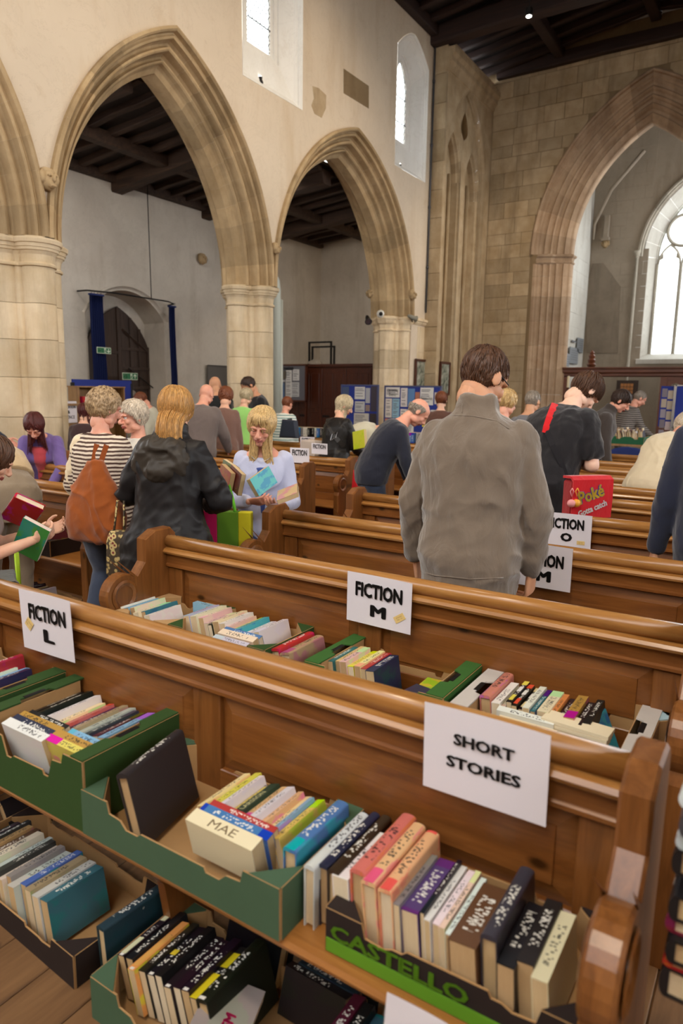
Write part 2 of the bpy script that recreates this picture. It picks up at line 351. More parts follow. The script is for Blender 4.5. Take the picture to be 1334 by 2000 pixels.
def text(name, s, size, loc, rot, parent, mat=None, bold=0, xs=1.0, align='CENTER', color=None, extr=.0004, spacing=1.0):
    """lettering as a mesh; bold is a fraction of the letter height"""
    c = bpy.data.curves.new(name, 'FONT'); c.body = s; c.size = 1; c.align_x = align; c.align_y = 'CENTER'
    c.resolution_u = 2
    o = bpy.data.objects.new(name, c); COL.objects.link(o)
    me = bpy.data.meshes.new_from_object(o.evaluated_get(bpy.context.evaluated_depsgraph_get())); bpy.data.objects.remove(o); bpy.data.curves.remove(c)
    me.materials.clear(); me.materials.append(mat or M_INK)
    if bold and len(me.vertices):
        bm = bmesh.new()
        for k in range(8):
            n0 = len(bm.verts); bm.from_mesh(me); bm.verts.ensure_lookup_table()
            for vv in bm.verts[n0:]: vv.co += Vector((bold * math.cos(k * math.pi / 4), bold * math.sin(k * math.pi / 4) * .8, 0))
        bm.to_mesh(me); bm.free()
    v = np.empty(len(me.vertices) * 3, 'f'); me.vertices.foreach_get('co', v); v = v.reshape(-1, 3)
    if len(v): v[:, :2] -= (v[:, :2].max(0) + v[:, :2].min(0)) / 2
    v *= size; v[:, 0] *= xs; me.vertices.foreach_set('co', v.ravel()); me.update()
    o = bpy.data.objects.new(name, me); COL.objects.link(o); o.location = loc; o.rotation_euler = rot
    if parent: o.parent = parent
    if color is not None: o.color = (*color, 1)
    return o
def fit(o, w, h):
    me = o.data; v = np.empty(len(me.vertices) * 3, 'f'); me.vertices.foreach_get('co', v); v = v.reshape(-1, 3); d = v.max(0) - v.min(0)
    v[:, 0] *= w / max(d[0], 1e-5); v[:, 1] *= h / max(d[1], 1e-5); me.vertices.foreach_set('co', v.ravel()); me.update()
# ================================================================ STRUCTURE
XW, XB, XPC = -6.8, -7.7, -7.25          # arcade wall face, back face, pier line
YC = 16.3                                # chancel-arch wall
def struct(o): o['kind'] = 'structure'; return o
def column_wall(us, spans, P, both=None, mi=0):
    """wall built from vertical strips; spans(u) -> [(z0,z1)]; P(u,z,side)"""
    bm = bmesh.new()
    for i in range(len(us) - 1):
        a, b = us[i] + 1e-5, us[i + 1] - 1e-5
        sa, sb = spans(a), spans(b)
        for (z0, z1), (w0, w1) in zip(sa, sb):
            z0 = -.1 if z0 == 0 else z0; w0 = -.1 if w0 == 0 else w0
            for sd in ((0, 1) if both else (0,)):
                q = [P(us[i], z0, sd), P(us[i + 1], w0, sd), P(us[i + 1], w1, sd), P(us[i], z1, sd)]
                if z1 - z0 < 1e-6 and w1 - w0 < 1e-6: continue
                bm.faces.new([bm.verts.new(p) for p in (q if sd == 0 else q[::-1])])
    bmesh.ops.remove_doubles(bm, verts=bm.verts[:], dist=1e-4)
    return bm_mesh(bm)
class Arch:
    """two-centred pointed arch in a plane: centre u0, half span s, spring z0, rise h"""
    def __init__(a, u0, s, z0, h): a.u0, a.s, a.z0, a.h = u0, s, z0, h; a.R = (s * s + h * h) / (2 * s)
    def top(a, u, o=0.0):
        d = abs(u - a.u0); r = a.R - o; x = d + (a.R - a.s)
        return a.z0 + math.sqrt(max(r * r - x * x, 0)) if x < r else None
    def half(a, z, o=0.0):
        r = a.R - o; q = r * r - (z - a.z0) ** 2
        if z <= a.z0: return a.s - o
        return math.sqrt(q) - (a.R - a.s) if q > 0 and math.sqrt(q) > (a.R - a.s) else 0
    def pt(a, side, t, o):
        r = a.R - o; th = t * math.acos((a.R - a.s) / r)
        return a.u0 + side * (r * math.cos(th) - (a.R - a.s)), a.z0 + r * math.sin(th)
def arch_ring(name, A, prof, P, nv, m, parent, seg=4, gap=.0016, below=None):
    for side in (-1, 1):
        for k in range(nv):
            bm = bmesh.new(); rows = []
            for j in range(seg + 1):
                t = (k + gap + (1 - 2 * gap) * j / seg) / nv
                rows.append([bm.verts.new(P(*A.pt(side, t, o), d)) for o, d in prof])
            for j in range(seg):
                for i in range(len(prof) - 1):
                    q = (rows[j][i], rows[j][i + 1], rows[j + 1][i + 1], rows[j + 1][i])
                    bm.faces.new(q if side > 0 else q[::-1])
            bmesh.ops.recalc_face_normals(bm, faces=bm.faces[:])
            link(name, bm_mesh(bm), m, parent)
def sweep_line(A, o, d, P, n=20, t0=0):
    L = [A.pt(-1, t0 + (1 - t0) * k / n, o) for k in range(n + 1)] + [A.pt(1, 1 - (1 - t0) * k / n, o) for k in range(1, n + 1)]
    return [P(u, z, d) for u, z in L]
# ---------------------------------------------------------------- floor
floor = struct(link('floor', boxmesh(-12, 5.5, -4.5, 21.2, -.12, -.012), M_FLOOR))
fb = boxmesh(-.0875, .0875, -1.6, 1.6, -.02, 0, .003)
fb.materials.append(M_FLOOR)
for i in range(29):
    for j in range(3):
        o = link('floor_board', fb, None, floor, (-4.15 + i * .178, -.2 + j * 3.204 + (i % 2) * .6, 0))
# ---------------------------------------------------------------- arcade wall (left of the nave)
ARC = [Arch(2.82, 1.9, 3.15, 2.80), Arch(6.62, 1.9, 3.15, 2.80), Arch(10.835, 2.315, 3.15, 2.93)]
PIERS = [.92, 4.72, 8.52, 13.15]
WINS = [(7.88, 9.27), (12.23, 13.54), (3.4, 4.75)]
ZT = 8.75
def win_top(u, w):
    c = (w[0] + w[1]) / 2; h = (w[1] - w[0]) / 2
    d = abs(u - c) / h
    return 8.36 - .40 * (d ** 1.6)
def arc_spans(y):
    lo = 0.0
    for A in ARC:
        if abs(y - A.u0) < A.s - .03:
            t = A.top(y, .05); lo = t if t else A.z0
    for p in PIERS[:3]:
        if abs(y - p) <= .05: lo = 3.3
    for w in WINS:
        if w[0] < y < w[1]: return [(lo, 5.86), (win_top(y, w), ZT)]
    return [(lo, (lo + ZT) / 2), ((lo + ZT) / 2, ZT)]
ys = sorted(set([round(-2 + .06 * k, 4) for k in range(int(15.76 / .06) + 1)] + [13.76] + [w[i] for w in WINS for i in (0, 1)] + [round(A.u0, 4) for A in ARC] + [13.10]))
wall_left = struct(link('wall_left', column_wall(ys, arc_spans, lambda u, z, sd: (XW, u, z)), M_PLAST))
link('wall_back', column_wall(ys, lambda y: [(arc_spans(y)[0][0], 6.3)], lambda u, z, sd: (XB, u, z)), M_PLASTA, wall_left)
bm = bmesh.new()   # closing faces of the wall: end by the respond and top
box(bm, XB + .002, XW - .002, 13.13, 13.755, 0, 5.75); box(bm, XW - .2, XW - .002, 13.56, 13.755, 5.7, ZT); box(bm, XB + .002, XW - .002, -2, 13.7, ZT - .02, ZT); box(bm, XB, XW - .36, -2, 13.7, 6.28, 6.30)
for ya_, yb_ in ((-2, 3.38), (4.77, 7.86), (9.29, 12.21)): box(bm, XW - .36, XW - .002, ya_, yb_, 6.28, 6.30)  # unseen slabs added inside the wall to stop sky light leaking in
link('wall_core', bm_mesh(bm), M_PLAST, wall_left)
HALF = [(.0, .015), (.0, -.055), (.035, -.075), (.055, -.055), (.06, .012), (.078, .012), (.10, -.006), (.122, .008), (.128, .08), (.147, .118), (.172, .128), (.186, .11), (.193, .08),
        (.214, .076), (.232, .092), (.236, .13), (.243, .205), (.262, .24), (.285, .248), (.299, .225), (.305, .2), (.322, .198), (.336, .22), (.34, .285), (.36, .32), (.385, .338), (.41, .36)]
PROF = HALF + [(o, .9 - d) for o, d in HALF[::-1]]
PW = lambda u, z, d: (XW - d, u, z)
for A in ARC:
    ar = empty('arch', (0, 0, 0)); ar.parent = wall_left
    arch_ring('voussoir', A, PROF, PW, 11, M_STONE, ar)
# piers
def pier_radius(kind):
    def f(phi, e=0.0):
        best = 0
        for q in range(4):
            a = q * math.pi / 2; c = .255 - e * .1; dx = phi - a
            if kind == 'round':
                r = .175 + e; s = c * math.sin(dx)
                if abs(s) < r and math.cos(dx) > 0: best = max(best, c * math.cos(dx) + math.sqrt(r * r - s * s))
            else:
                if math.cos(dx) > 0:
                    lim = 9
                    for nrm, dist in ((0, c + .165 + e), (math.pi / 4, c * math.cos(math.pi / 4) + .165 + e), (-math.pi / 4, c * math.cos(math.pi / 4) + .165 + e), (math.pi / 2, .155 + e), (-math.pi / 2, .155 + e)):
                        k = math.cos(dx - nrm)
                        if k > 1e-6: lim = min(lim, dist / k)
                    best = max(best, lim)
            b = a + math.pi / 4; dx = phi - b; c2 = .248; r = .050 + e * .6; s = c2 * math.sin(dx)
            if abs(s) < r and math.cos(dx) > 0: best = max(best, c2 * math.cos(dx) + math.sqrt(r * r - s * s))
        return best
    return f
def pier(y, kind, name='pier'):
    pr = empty(name, (XPC, y, 0)); pr.parent = wall_left
    f = pier_radius(kind); N = 96; ph = [2 * math.pi * k / N + 1e-4 for k in range(N)]
    def lev(bm, z, e): return [bm.verts.new((f(p, e) * math.cos(p), f(p, e) * math.sin(p), z)) for p in ph]
    def loft(prof, nm):
        bm = bmesh.new(); rows = [lev(bm, z, e) for z, e in prof]
        for a, b in zip(rows, rows[1:]):
            for k in range(N): bm.faces.new((a[k], a[(k + 1) % N], b[(k + 1) % N], b[k]))
        bm.faces.new(rows[0][::-1]); bm.faces.new(rows[-1])
        link(nm, bm_mesh(bm), M_PIER, pr)
    loft([(0, .10), (.22, .10), (.26, .05), (.3, .06), (.34, .02), (.36, 0)], 'pier_base')
    zs = [.36, .82, 1.27, 1.70, 2.10, 2.48, 2.86]
    for a, b in zip(zs, zs[1:]): loft([(a + .002, -.003), (a + .006, 0), (b - .006, 0), (b - .002, -.003)], 'drum')
    loft([(2.86, 0), (2.865, .022), (2.885, .026), (2.90, .01), (2.905, -.002), (2.98, .012), (3.015, .035), (3.02, .05), (3.045, .055), (3.05, .066), (3.085, .072), (3.09, .09), (3.125, .1), (3.135, .095), (3.155, .06), (3.16, .0)], 'capital')
pier(PIERS[0], 'round'); pier(PIERS[1], 'round'); pier(PIERS[2], 'oct'); pier(PIERS[3], 'oct', 'respond_pier')
# string course running on from the respond capital
bm = bmesh.new(); prism(bm, [(XW - .02, 3.02), (XW + .02, 3.02), (XW + .05, 3.06), (XW + .05, 3.085), (XW + .075, 3.095), (XW + .075, 3.13), (XW + .03, 3.155), (XW - .02, 3.16)], .55, 'y', 13.2)
link('string_course', bm_mesh(bm), M_PIER, wall_left)
for k in range(5):   # squared stones between respond and corner
    link('stone', boxmesh(XW - .02, XW + .006, 13.42, 13.757, .3 + k * .54, .3 + k * .54 + .533, .004), M_PIER, wall_left)
# carved label stops
def corbel_head(loc, s, parent, turn=0):
    bm = bmesh.new(); rr = random.Random(int(loc[1] * 100))
    def ell(c, r): 
        m = bmesh.ops.create_icosphere(bm, subdivisions=2, radius=1)['verts']
        for v in m: v.co = Vector((v.co.x * r[0] + c[0], v.co.y * r[1] + c[1], v.co.z * r[2] + c[2]))
    ell((0, 0, 0), (.085, .08, .105)); ell((.05, 0, -.035), (.05, .05, .055)); ell((.105, 0, 0), (.022, .02, .04)); ell((.07, .03, .035), (.03, .02, .015)); ell((.07, -.03, .035), (.03, .02, .015))
    ell((0, .075, .02), (.05, .04, .075)); ell((0, -.075, .02), (.05, .04, .075)); ell((-.02, 0, .085), (.07, .085, .05)); ell((.07, 0, -.06), (.03, .04, .014)); ell((-.05, 0, .02), (.1, .05, .08))
    for v in bm.verts: v.co += v.normal * .012 * noise.noise(v.co * 30)
    o = link('carved_head', bm_mesh(bm, smooth=True), M_STONE, parent, loc, (0, 0, turn)); o.scale = (s, s, s); return o
corbel_head((XW + .05, 4.74, 3.72), 1.0, wall_left); corbel_head((XW + .05, 8.55, 3.70), .72, wall_left, .3)
corbel_head((XW + .04, 13.05, 3.58), .9, wall_left); corbel_head((-7.0, 11.75, 3.45), .7, wall_left, -1.2); corbel_head((-10.72, 11.1, 4.3), 1.0, wall_left)
# bare patches where the limewash has fallen
def patch(pts, m, x):
    bm = bmesh.new(); prism(bm, [(p.y, p.z) for p in pts], .004, 'x', x); return bm_mesh(bm)
pp = [onx(a, b, XW) for a, b in ((610, 168), (622, 172), (637, 186), (636, 212), (628, 230), (614, 222), (608, 206), (613, 192))]
link('bare_stone_patch', patch(pp, None, XW), M_ASH, wall_left)
pp = [onx(a, b, XW) for a, b in ((671, 134), (720, 168), (720, 212), (671, 182))]
link('bare_stone_patch', patch(pp, None, XW), M_MORTAR, wall_left)
# ---------------------------------------------------------------- clerestory windows
def clerestory(n, w, curved):
    y0, y1 = w; yc = (y0 + y1) / 2; h = (y1 - y0) / 2
    wn = struct(empty('window_%d' % n, (XW, yc, 6)))
    rel = lambda x, y, z: (x - XW, y - yc, z - 6)
    N = 16
    def outline(sc, dz, zb):   # closed loop y,z ; sc shrink in y
        L = [(yc - h * sc, zb)] + [(yc + h * sc * (2 * k / N - 1), win_top(yc + h * (2 * k / N - 1), w) - dz) for k in range(N + 1)] + [(yc + h * sc, zb)]
        return L
    # splayed reveal from the wall face to the glass plane, moulded outer edge
    lv = [(XW + .004, 1.0, .0, 5.86), (XW - .01, .985, .02, 5.87), (XW - .03, .975, .03, 5.88), (XW - .035, .955, .045, 5.9), (XW - .07, .945, .06, 5.93), (XW - .075, .925, .075, 5.94), (XW - .11, .88, .1, 5.98), (XW - .21, .60, .27, 6.38), (XW - .22, .56, .30, 6.42), (XW - .245, .55, .31, 6.43), (XW - .25, .46, .37, 6.48), (XW - .275, .44, .385, 6.49), (XW - .28, .38, .42, 6.52), (XW - .31, .36, .43, 6.53)]
    bm = bmesh.new(); rows = []
    for x, sc, dz, zb in lv: rows.append([bm.verts.new(rel(x, *p)) for p in outline(sc, dz, zb)])
    for a, b in zip(rows, rows[1:]):
        for k in range(len(a) - 1): bm.faces.new((a[k], a[k + 1], b[k + 1], b[k]))
        if True: bm.faces.new((a[-1], a[0], b[0], b[-1]))
    bmesh.ops.recalc_face_normals(bm, faces=bm.faces[:])
    link('window_reveal', bm_mesh(bm), M_REVEAL, wn)
    gx = XW - .30
    L = outline(.38, .42, 6.52)
    bm = bmesh.new(); prism(bm, [(y - yc, z - 6) for y, z in L], .006, 'x', gx - XW); link('pane', bm_mesh(bm), M_GLASS, wn)
    # lattice of leads
    bm = bmesh.new(); hw = h * .37; zb, zt = 6.53, win_top(yc, w) - .43; st = .12
    for sg in (-1, 1):
        k = -30
        while k < 30:
            p = []
            for q in range(61):
                y = -hw + 2 * hw * q / 60; z = 6.7 + k * st + sg * y * 1.35
                zt2 = win_top(yc + y / .37, w) - .43
                if zb < z < zt2: p.append((y, z))
            if len(p) > 1: tube(bm, [(gx - XW + .012, p[0][0], p[0][1] - 6), (gx - XW + .012, p[-1][0], p[-1][1] - 6)], .0055, 4)
            k += 1
    link('lead_lattice', bm_mesh(bm), M_LEAD, wn)
    bm = bmesh.new()
    for zz in (6.85, 7.3): box(bm, gx - XW + .02, gx - XW + .03, -hw, hw, zz - 6 - .006, zz - 6 + .006)
    link('saddle_bar', bm_mesh(bm), M_LEAD, wn)
    return wn
for n, w in enumerate(WINS): clerestory(n + 1, w, True)
def sill_lamp(px, py, x, label):
    p = onx(px, py, x); e = empty('sill_spotlight', p, 0, label, 'lamp')
    bm = bmesh.new(); lathe(bm, [(.02, 0), (.03, .01), (.03, .06), (.045, .09)], 14); link('lamp_body', bm_mesh(bm, smooth=True), M_IRON, e, (0, 0, 0), (0, R(-25), 0))
    bm = bmesh.new(); lathe(bm, [(.041, .088), (.041, .098), (.0, .1)], 14); link('lamp_lens', bm_mesh(bm), M_BULB, e, (0, 0, 0), (0, R(-25), 0))
sill_lamp(511, 164, XW - .1, 'small black spotlight on the sill of the upper window furthest left')
sill_lamp(783, 331, XW - .1, 'small black spotlight on the sill of the upper window by the corner')
# ---------------------------------------------------------------- corner pier with tall blind tracery
XP = -6.5
BO = Arch(14.93, 1.06, 6.25, 1.78); BL = [Arch(14.44, .44, 6.15, .98), Arch(15.48, .44, 6.0, 1.0)]
def bl_spans(y):
    if abs(y - BO.u0) < BO.s - .01: return [(0, 0.0), (BO.top(y), 8.62)] if False else [(BO.top(y), 8.62)]
    return [(0, 8.62)]
yy = sorted(set([round(13.76 + .04 * k, 4) for k in range(64)] + [16.3, 13.88, 13.89, 15.97, 15.98]))
wp = struct(link('wall_corner', column_wall(yy, bl_spans, lambda u, z, sd: (XP, u, z)), M_ASH))
def bl2(y):
    if abs(y - BO.u0) >= BO.s - .005: return []
    t = BO.top(y)
    for L in BL:
        if abs(y - L.u0) < L.s - .005:
            a = L.top(y); out = [(a, t)]
            d = abs(y - 14.95)
            if d < .2 and a < 7.15 < t - .1: out = [(a, min(t, 7.02 + d)), (max(a, min(t, 7.62 - d * 1.6)), t)]
            return out
    d = abs(y - 14.95)
    if d < .2: return [(0, 7.02 + d), (7.62 - d * 1.6, t)]
    return [(0, t)]
link('tracery_panel', column_wall(yy, bl2, lambda u, z, sd: (XP - .10, u, z)), M_ASH, wp)
link('recess_back', boxmesh(XP - .36, XP - .30, 13.8, 16.1, 0, 8.4), M_ASH, wp)
BPROF = [(0, 0), (.012, .012), (.03, .012), (.05, .045), (.075, .055), (.085, .1)]
e = empty('blind_arch'); e.parent = wp
arch_ring('voussoir', BO, BPROF, lambda u, z, d: (XP - d, u, z), 6, M_ASH, e, 3)
for L in BL: arch_ring('voussoir', L, [(0, 0), (.02, .015), (.045, .02), (.06, .07), (.085, .09), (.09, .2)], lambda u, z, d: (XP - .10 - d, u, z), 5, M_ASH, e, 3)
def jamb(y, z1, x, s, m=M_ASH):
    bm = bmesh.new(); prism(bm, [(x + .002, y), (x - .012, y + s * .012), (x - .012, y + s * .03), (x - .045, y + s * .05), (x - .055, y + s * .075), (x - .2, y + s * .085), (x - .2, y)], z1, 'z', 0)
    link('jamb_moulding', bm_mesh(bm), m, e)
jamb(BO.u0 - BO.s, 6.25, XP, 1); jamb(BO.u0 + BO.s, 6.25, XP, -1)
for L in BL: jamb(L.u0 - L.s, L.z0, XP - .1, 1); jamb(L.u0 + L.s, L.z0, XP - .1, -1)
for yy0 in (14.3, 14.62, 15.3, 15.62):
    bm = bmesh.new(); tube(bm, [(XP - .27, yy0, 0), (XP - .27, yy0, 6.3)], .035, 8); link('blind_shaft', bm_mesh(bm, smooth=True), M_ASH, e)
for k, z in enumerate([.0, .5, 1.0, 1.52, 2.02, 2.5, 3.0, 3.55, 4.1, 4.6, 5.2, 5.75, 6.3, 6.9, 7.4, 7.95]):   # quoin face turned to the west
    z2 = [.5, 1.0, 1.52, 2.02, 2.5, 3.0, 3.55, 4.1, 4.6, 5.2, 5.75, 6.3, 6.9, 7.4, 7.95, 8.62][k]
    link('stone', boxmesh(XW - .05, XP + .004, 13.745, 13.80, z + .003, z2 - .003, .004), M_ASH, wp)
bm = bmesh.new(); prism(bm, [(XP - .03, 8.0), (XP + .02, 8.02), (XP + .05, 8.12), (XP + .10, 8.16), (XP + .1, 8.24), (XP + .16, 8.3), (XP + .16, 8.4), (XP - .03, 8.42)], 2.55, 'y', 13.74)
for v in bm.verts: v.co += v.normal * .012 * noise.noise(v.co * 9)
link('cornice', bm_mesh(bm), M_ASH, wp)
bm = bmesh.new(); tube(bm, [(XW + .03, 13.72, 3.3), (XW + .03, 13.72, 8.7)], .018, 8)
for z in (4.2, 5.4, 6.6, 7.8): tube(bm, [(XW + .03, 13.72, z), (XW + .03, 13.72, z + .05)], .028, 8)
link('cable_pipe', bm_mesh(bm, smooth=True), M_LEAD, wp)
# ---------------------------------------------------------------- chancel arch wall
CA = Arch(-3.08, 2.34, 4.78, 3.44)
def ca_spans(x):
    if abs(x - CA.u0) < CA.s - .02: return [(CA.top(x, .04), 9.2)]
    return [(0, 9.2)]
xs = sorted(set([round(-6.8 + .08 * k, 4) for k in range(int(8.8 / .08) + 1)] + [-5.42, -.74]))
wall_far = struct(link('wall_far', column_wall(xs, ca_spans, lambda u, z, sd: (u, YC + (.0 if sd == 0 else .9), z), True), M_MORTAR))
rs = random.Random(5); z = .1; nst = 0
while z < 8.9:
    hh = rs.uniform(.25, .36); x = -6.46 + rs.uniform(-.25, 0); z1 = z + hh - .010
    segs = []
    hb = CA.half((z + z1) / 2, -.0)
    ends = [(-6.49, CA.u0 - hb, -1), (CA.u0 + hb, .9, 1)] if hb > .05 else [(-6.49, .9, 0)]
    for e0, e1, sd in ends:
        x = e0
        while x < e1 - .06:
            w_ = rs.uniform(.34, .72); x1 = min(x + w_, e1)
            if e1 - x1 < .16: x1 = e1
            L = []
            for q in range(4):
                zz = z + (z1 - z) * q / 3; hq = CA.half(zz, -.004)
                a = x + .005; b = x1 - .005
                if hq > .05:
                    if sd == -1: b = min(b, CA.u0 - hq)
                    if sd == 1: a = max(a, CA.u0 + hq)
                L.append((a, b, zz))
            if all(b - a > .03 for a, b, _ in L) and nst < 300:
                pts = [(a, zz) for a, b, zz in L] + [(b, zz) for a, b, zz in L[::-1]]
                d = rs.uniform(.004, .014); bm = bmesh.new(); prism(bm, pts, .03, 'y', YC - d); link('stone', bm_mesh(bm), M_ASH, wall_far); nst += 1
            x = x1
    z += hh
CH = [(.0, .02), (.0, -.04), (.03, -.06), (.06, -.05), (.075, .0), (.13, .0), (.16, .03), (.19, .03), (.23, .07), (.27, .075), (.30, .05), (.33, .075), (.36, .12), (.40, .125), (.43, .1), (.46, .13),
      (.48, .18), (.53, .19), (.56, .16), (.60, .2), (.63, .25), (.68, .255), (.71, .23), (.75, .27), (.79, .31), (.83, .33), (.85, .37)]
CPROF = CH + [(o, .9 - d) for o, d in CH[::-1]]
PC = lambda u, z, d: (u, YC + d, z)
ca = empty('chancel_arch'); ca.parent = wall_far
arch_ring('voussoir', CA, CPROF, PC, 9, M_CHARCH, ca, 5)
for sd in (-1, 1):
    base = [(o, d) for o, d in CPROF if o > .07]
    zs = [0, .55, 1.1, 1.62, 2.2, 2.75, 3.3, 3.85, 4.30, 4.58]
    for a, b in zip(zs, zs[1:]):
        bm = bmesh.new(); r0 = [bm.verts.new(PC(CA.u0 + sd * (CA.s - o), a + .003, d)) for o, d in base]; r1 = [bm.verts.new(PC(CA.u0 + sd * (CA.s - o), b - .003, d)) for o, d in base]
        for i in range(len(base) - 1): bm.faces.new((r0[i], r0[i + 1], r1[i + 1], r1[i]))
        bmesh.ops.recalc_face_normals(bm, faces=bm.faces[:]); link('jamb_stone', bm_mesh(bm), M_CHARCH, ca)
    bm = bmesh.new(); rows = []
    for zz, g in ((4.57, 0), (4.59, .02), (4.62, .02), (4.64, .0), (4.70, .015), (4.73, .05), (4.76, .055), (4.78, .02), (4.785, .0)):
        cap = [(.13, 0), (.45, .10), (.5, .18), (.85, .36), (.85, .54), (.5, .72), (.45, .8), (.13, .9)]
        rows.append([bm.verts.new(PC(CA.u0 + sd * (CA.s - o - g), zz, d + (-g if d < .45 else g))) for o, d in cap])
    for a, b in zip(rows, rows[1:]):
        for i in range(len(a) - 1): bm.faces.new((a[i], a[i + 1], b[i + 1], b[i]))
    bmesh.ops.recalc_face_normals(bm, faces=bm.faces[:]); link('impost_capital', bm_mesh(bm), M_CHARCH, ca)
# ---------------------------------------------------------------- chancel beyond
XN, YE = -5.2, 20.8
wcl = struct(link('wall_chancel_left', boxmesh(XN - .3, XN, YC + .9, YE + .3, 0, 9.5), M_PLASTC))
k = 0
for iz in range(15):
    z0 = .2 + iz * .36; y = YC + .95 + (iz % 2) * .3
    while y < YE - .1:
        y1 = min(y + .62, YE - .02); link('stone', boxmesh(XN - .01, XN + .006, y + .004, y1 - .004, z0 + .004, z0 + .356, .003), M_PLASTC, wcl); y = y1
EW = Arch(-2.3, 1.5, 5.35, 2.05)
def ew_spans(x):
    if abs(x - EW.u0) < EW.s: return [(0, 2.62), (EW.top(x) or 5.35, 9.5)]
    return [(0, 9.5)]
xe = sorted(set([round(-5.25 + .08 * k, 4) for k in range(80)] + [EW.u0 - EW.s, EW.u0 + EW.s]))
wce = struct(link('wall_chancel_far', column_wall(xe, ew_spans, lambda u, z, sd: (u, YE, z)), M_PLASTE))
rs = random.Random(9); z = 2.3
while z < 8.2:
    x = -5.19
    while x < -3.7:
        w_ = rs.uniform(.4, .75); x1 = min(x + w_, -3.66)
        if z > 5.35 and EW.half(z + .2, -.2) > abs(min(x1, EW.u0) - EW.u0): break
        link('stone', boxmesh(x + .004, x1 - .004, YE - rs.uniform(.003, .01), YE + .02, z + .004, z + .32, .003), M_PLASTE, wce); x = x1
    z += .325
pp = [ony(a, b, YE - .01) for a, b in ((1146, 690), (1146, 556), (1157, 515), (1178, 514), (1212, 560), (1206, 690))]
bm = bmesh.new(); prism(bm, [(p.x, p.z) for p in pp], .025, 'y', YE - .03); link('blocked_opening', bm_mesh(bm), M_BLOCKED, wce)
bm = bmesh.new(); tube(bm, [(EW.u0 - 1.64, YE - .05, .0), (EW.u0 - 1.64, YE - .05, 5.3)], .04, 10); link('window_shaft', bm_mesh(bm, smooth=True), M_GREYST, wce)
bm = bmesh.new(); lathe(bm, [(.04, 0), (.055, .02), (.045, .05), (.07, .12), (.09, .16), (.09, .2)], 12, (EW.u0 - 1.64, YE - .05, 5.3)); link('shaft_capital', bm_mesh(bm), M_GREYST, wce)
bm = bmesh.new(); tube(bm, [(-5.12, YE - .12, 5.9), (-5.12, YE - .12, 6.3), (-4.7, YE - .3, 7.1), (-3.9, YE - .5, 7.9)], [.03, .045, .05, .05], 8); link('vault_rib', bm_mesh(bm, smooth=True), M_PLASTE, wce)
corbel_head((-4.8, YE - .06, 5.75), 1.0, wce, R(-90))
bm = bmesh.new(); box(bm, -4.9, -4.7, YE - .16, YE, 5.84, 5.92); box(bm, -4.86, -4.74, YE - .12, YE, 5.92, 6.5); link('vault_corbel', bm_mesh(bm), M_PLASTE, wce)
# chancel window
w4 = struct(empty('window_4', (EW.u0, YE, 2.62)))
PE = lambda u, z, d: (u - EW.u0, d, z - 2.62)
EWs = Arch(EW.u0, 1.64, 5.35, 2.23)
e = empty('window_arch'); e.parent = w4
arch_ring('voussoir', EWs, [(0, .0), (0, -.06), (.05, -.08), (.08, -.03), (.10, -.05), (.14, .0)], PE, 7, M_GREYST, e, 4)
arch_ring('voussoir', EW, [(0, .0), (.02, .0), (.26, .42), (.28, .42), (.28, .48), (.33, .5)], PE, 7, M_PLASTC, e, 4)
for sd in (-1, 1):
    bm = bmesh.new(); q = [PE(EW.u0 + sd * (EW.s - o), zz, d) for zz in (2.62, 5.35) for o, d in ((0, 0), (.26, .42), (.28, .42), (.28, .48), (.33, .5))]
    vs = [bm.verts.new(p) for p in q]
    for i in range(4): bm.faces.new((vs[i], vs[i + 1], vs[i + 6], vs[i + 5]))
    bmesh.ops.recalc_face_normals(bm, faces=bm.faces[:]); link('splay', bm_mesh(bm), M_PLASTC, w4)
bm = bmesh.new(); prism(bm, [(-.04, -.12), (-.05, 0), (.40, .16), (.6, .18), (.6, -.12)], 2.9, 'x', -1.45); link('sloping_sill', bm_mesh(bm), M_PLASTC, w4)
hwn = EW.s - .30; SP = 5.2; lights = 4; lw = 2 * hwn / lights
for i in range(lights + 1):
    bm = bmesh.new(); x = -hwn + i * lw
    prism(bm, [(x - .05, .43), (x - .02, .40), (x + .02, .40), (x + .05, .43), (x + .02, .52), (x - .02, .52)], SP - 2.78, 'z', .16); link('mullion', bm_mesh(bm), M_GREYST, w4)
PEg = lambda u, z, d: (u, d, z - 2.62)
for i in range(lights):
    c = -hwn + (i + .5) * lw; L = Arch(c, lw / 2, SP - .02, .52)
    arch_ring('light_head', L, [(0, .43), (.04, .40), (.06, .43), (.04, .50)], PEg, 3, M_GREYST, w4, 4)
    for sd in (-1, 1):
        a_ = L.pt(sd, .12, 0); b_ = L.pt(sd, .62, 0); m_ = L.pt(sd, .36, .12)
        bm = bmesh.new(); prism(bm, [(a_[0], a_[1] - 2.62), (m_[0], m_[1] - 2.62), (b_[0], b_[1] - 2.62)], .05, 'y', .42); link('cusp', bm_mesh(bm), M_GREYST, w4)
def ringo(cx, cz, r, w=.045):
    bm = bmesh.new(); n = 28; rows = []
    for k in range(n):
        a = 2 * math.pi * k / n; rows.append([bm.verts.new((cx + (r + o) * math.cos(a), d, cz + (r + o) * math.sin(a))) for o, d in ((w, .43), (0, .39), (-w, .43), (0, .5))])
    for k in range(n):
        a, b = rows[k], rows[(k + 1) % n]
        for i in range(4): bm.faces.new((a[i], a[(i + 1) % 4], b[(i + 1) % 4], b[i]))
    bmesh.ops.recalc_face_normals(bm, faces=bm.faces[:]); link('tracery_ring', bm_mesh(bm), M_GREYST, w4)
ringo(-.60, 6.02 - 2.62, .40); ringo(.60, 6.02 - 2.62, .40); ringo(0, 6.72 - 2.62, .30)
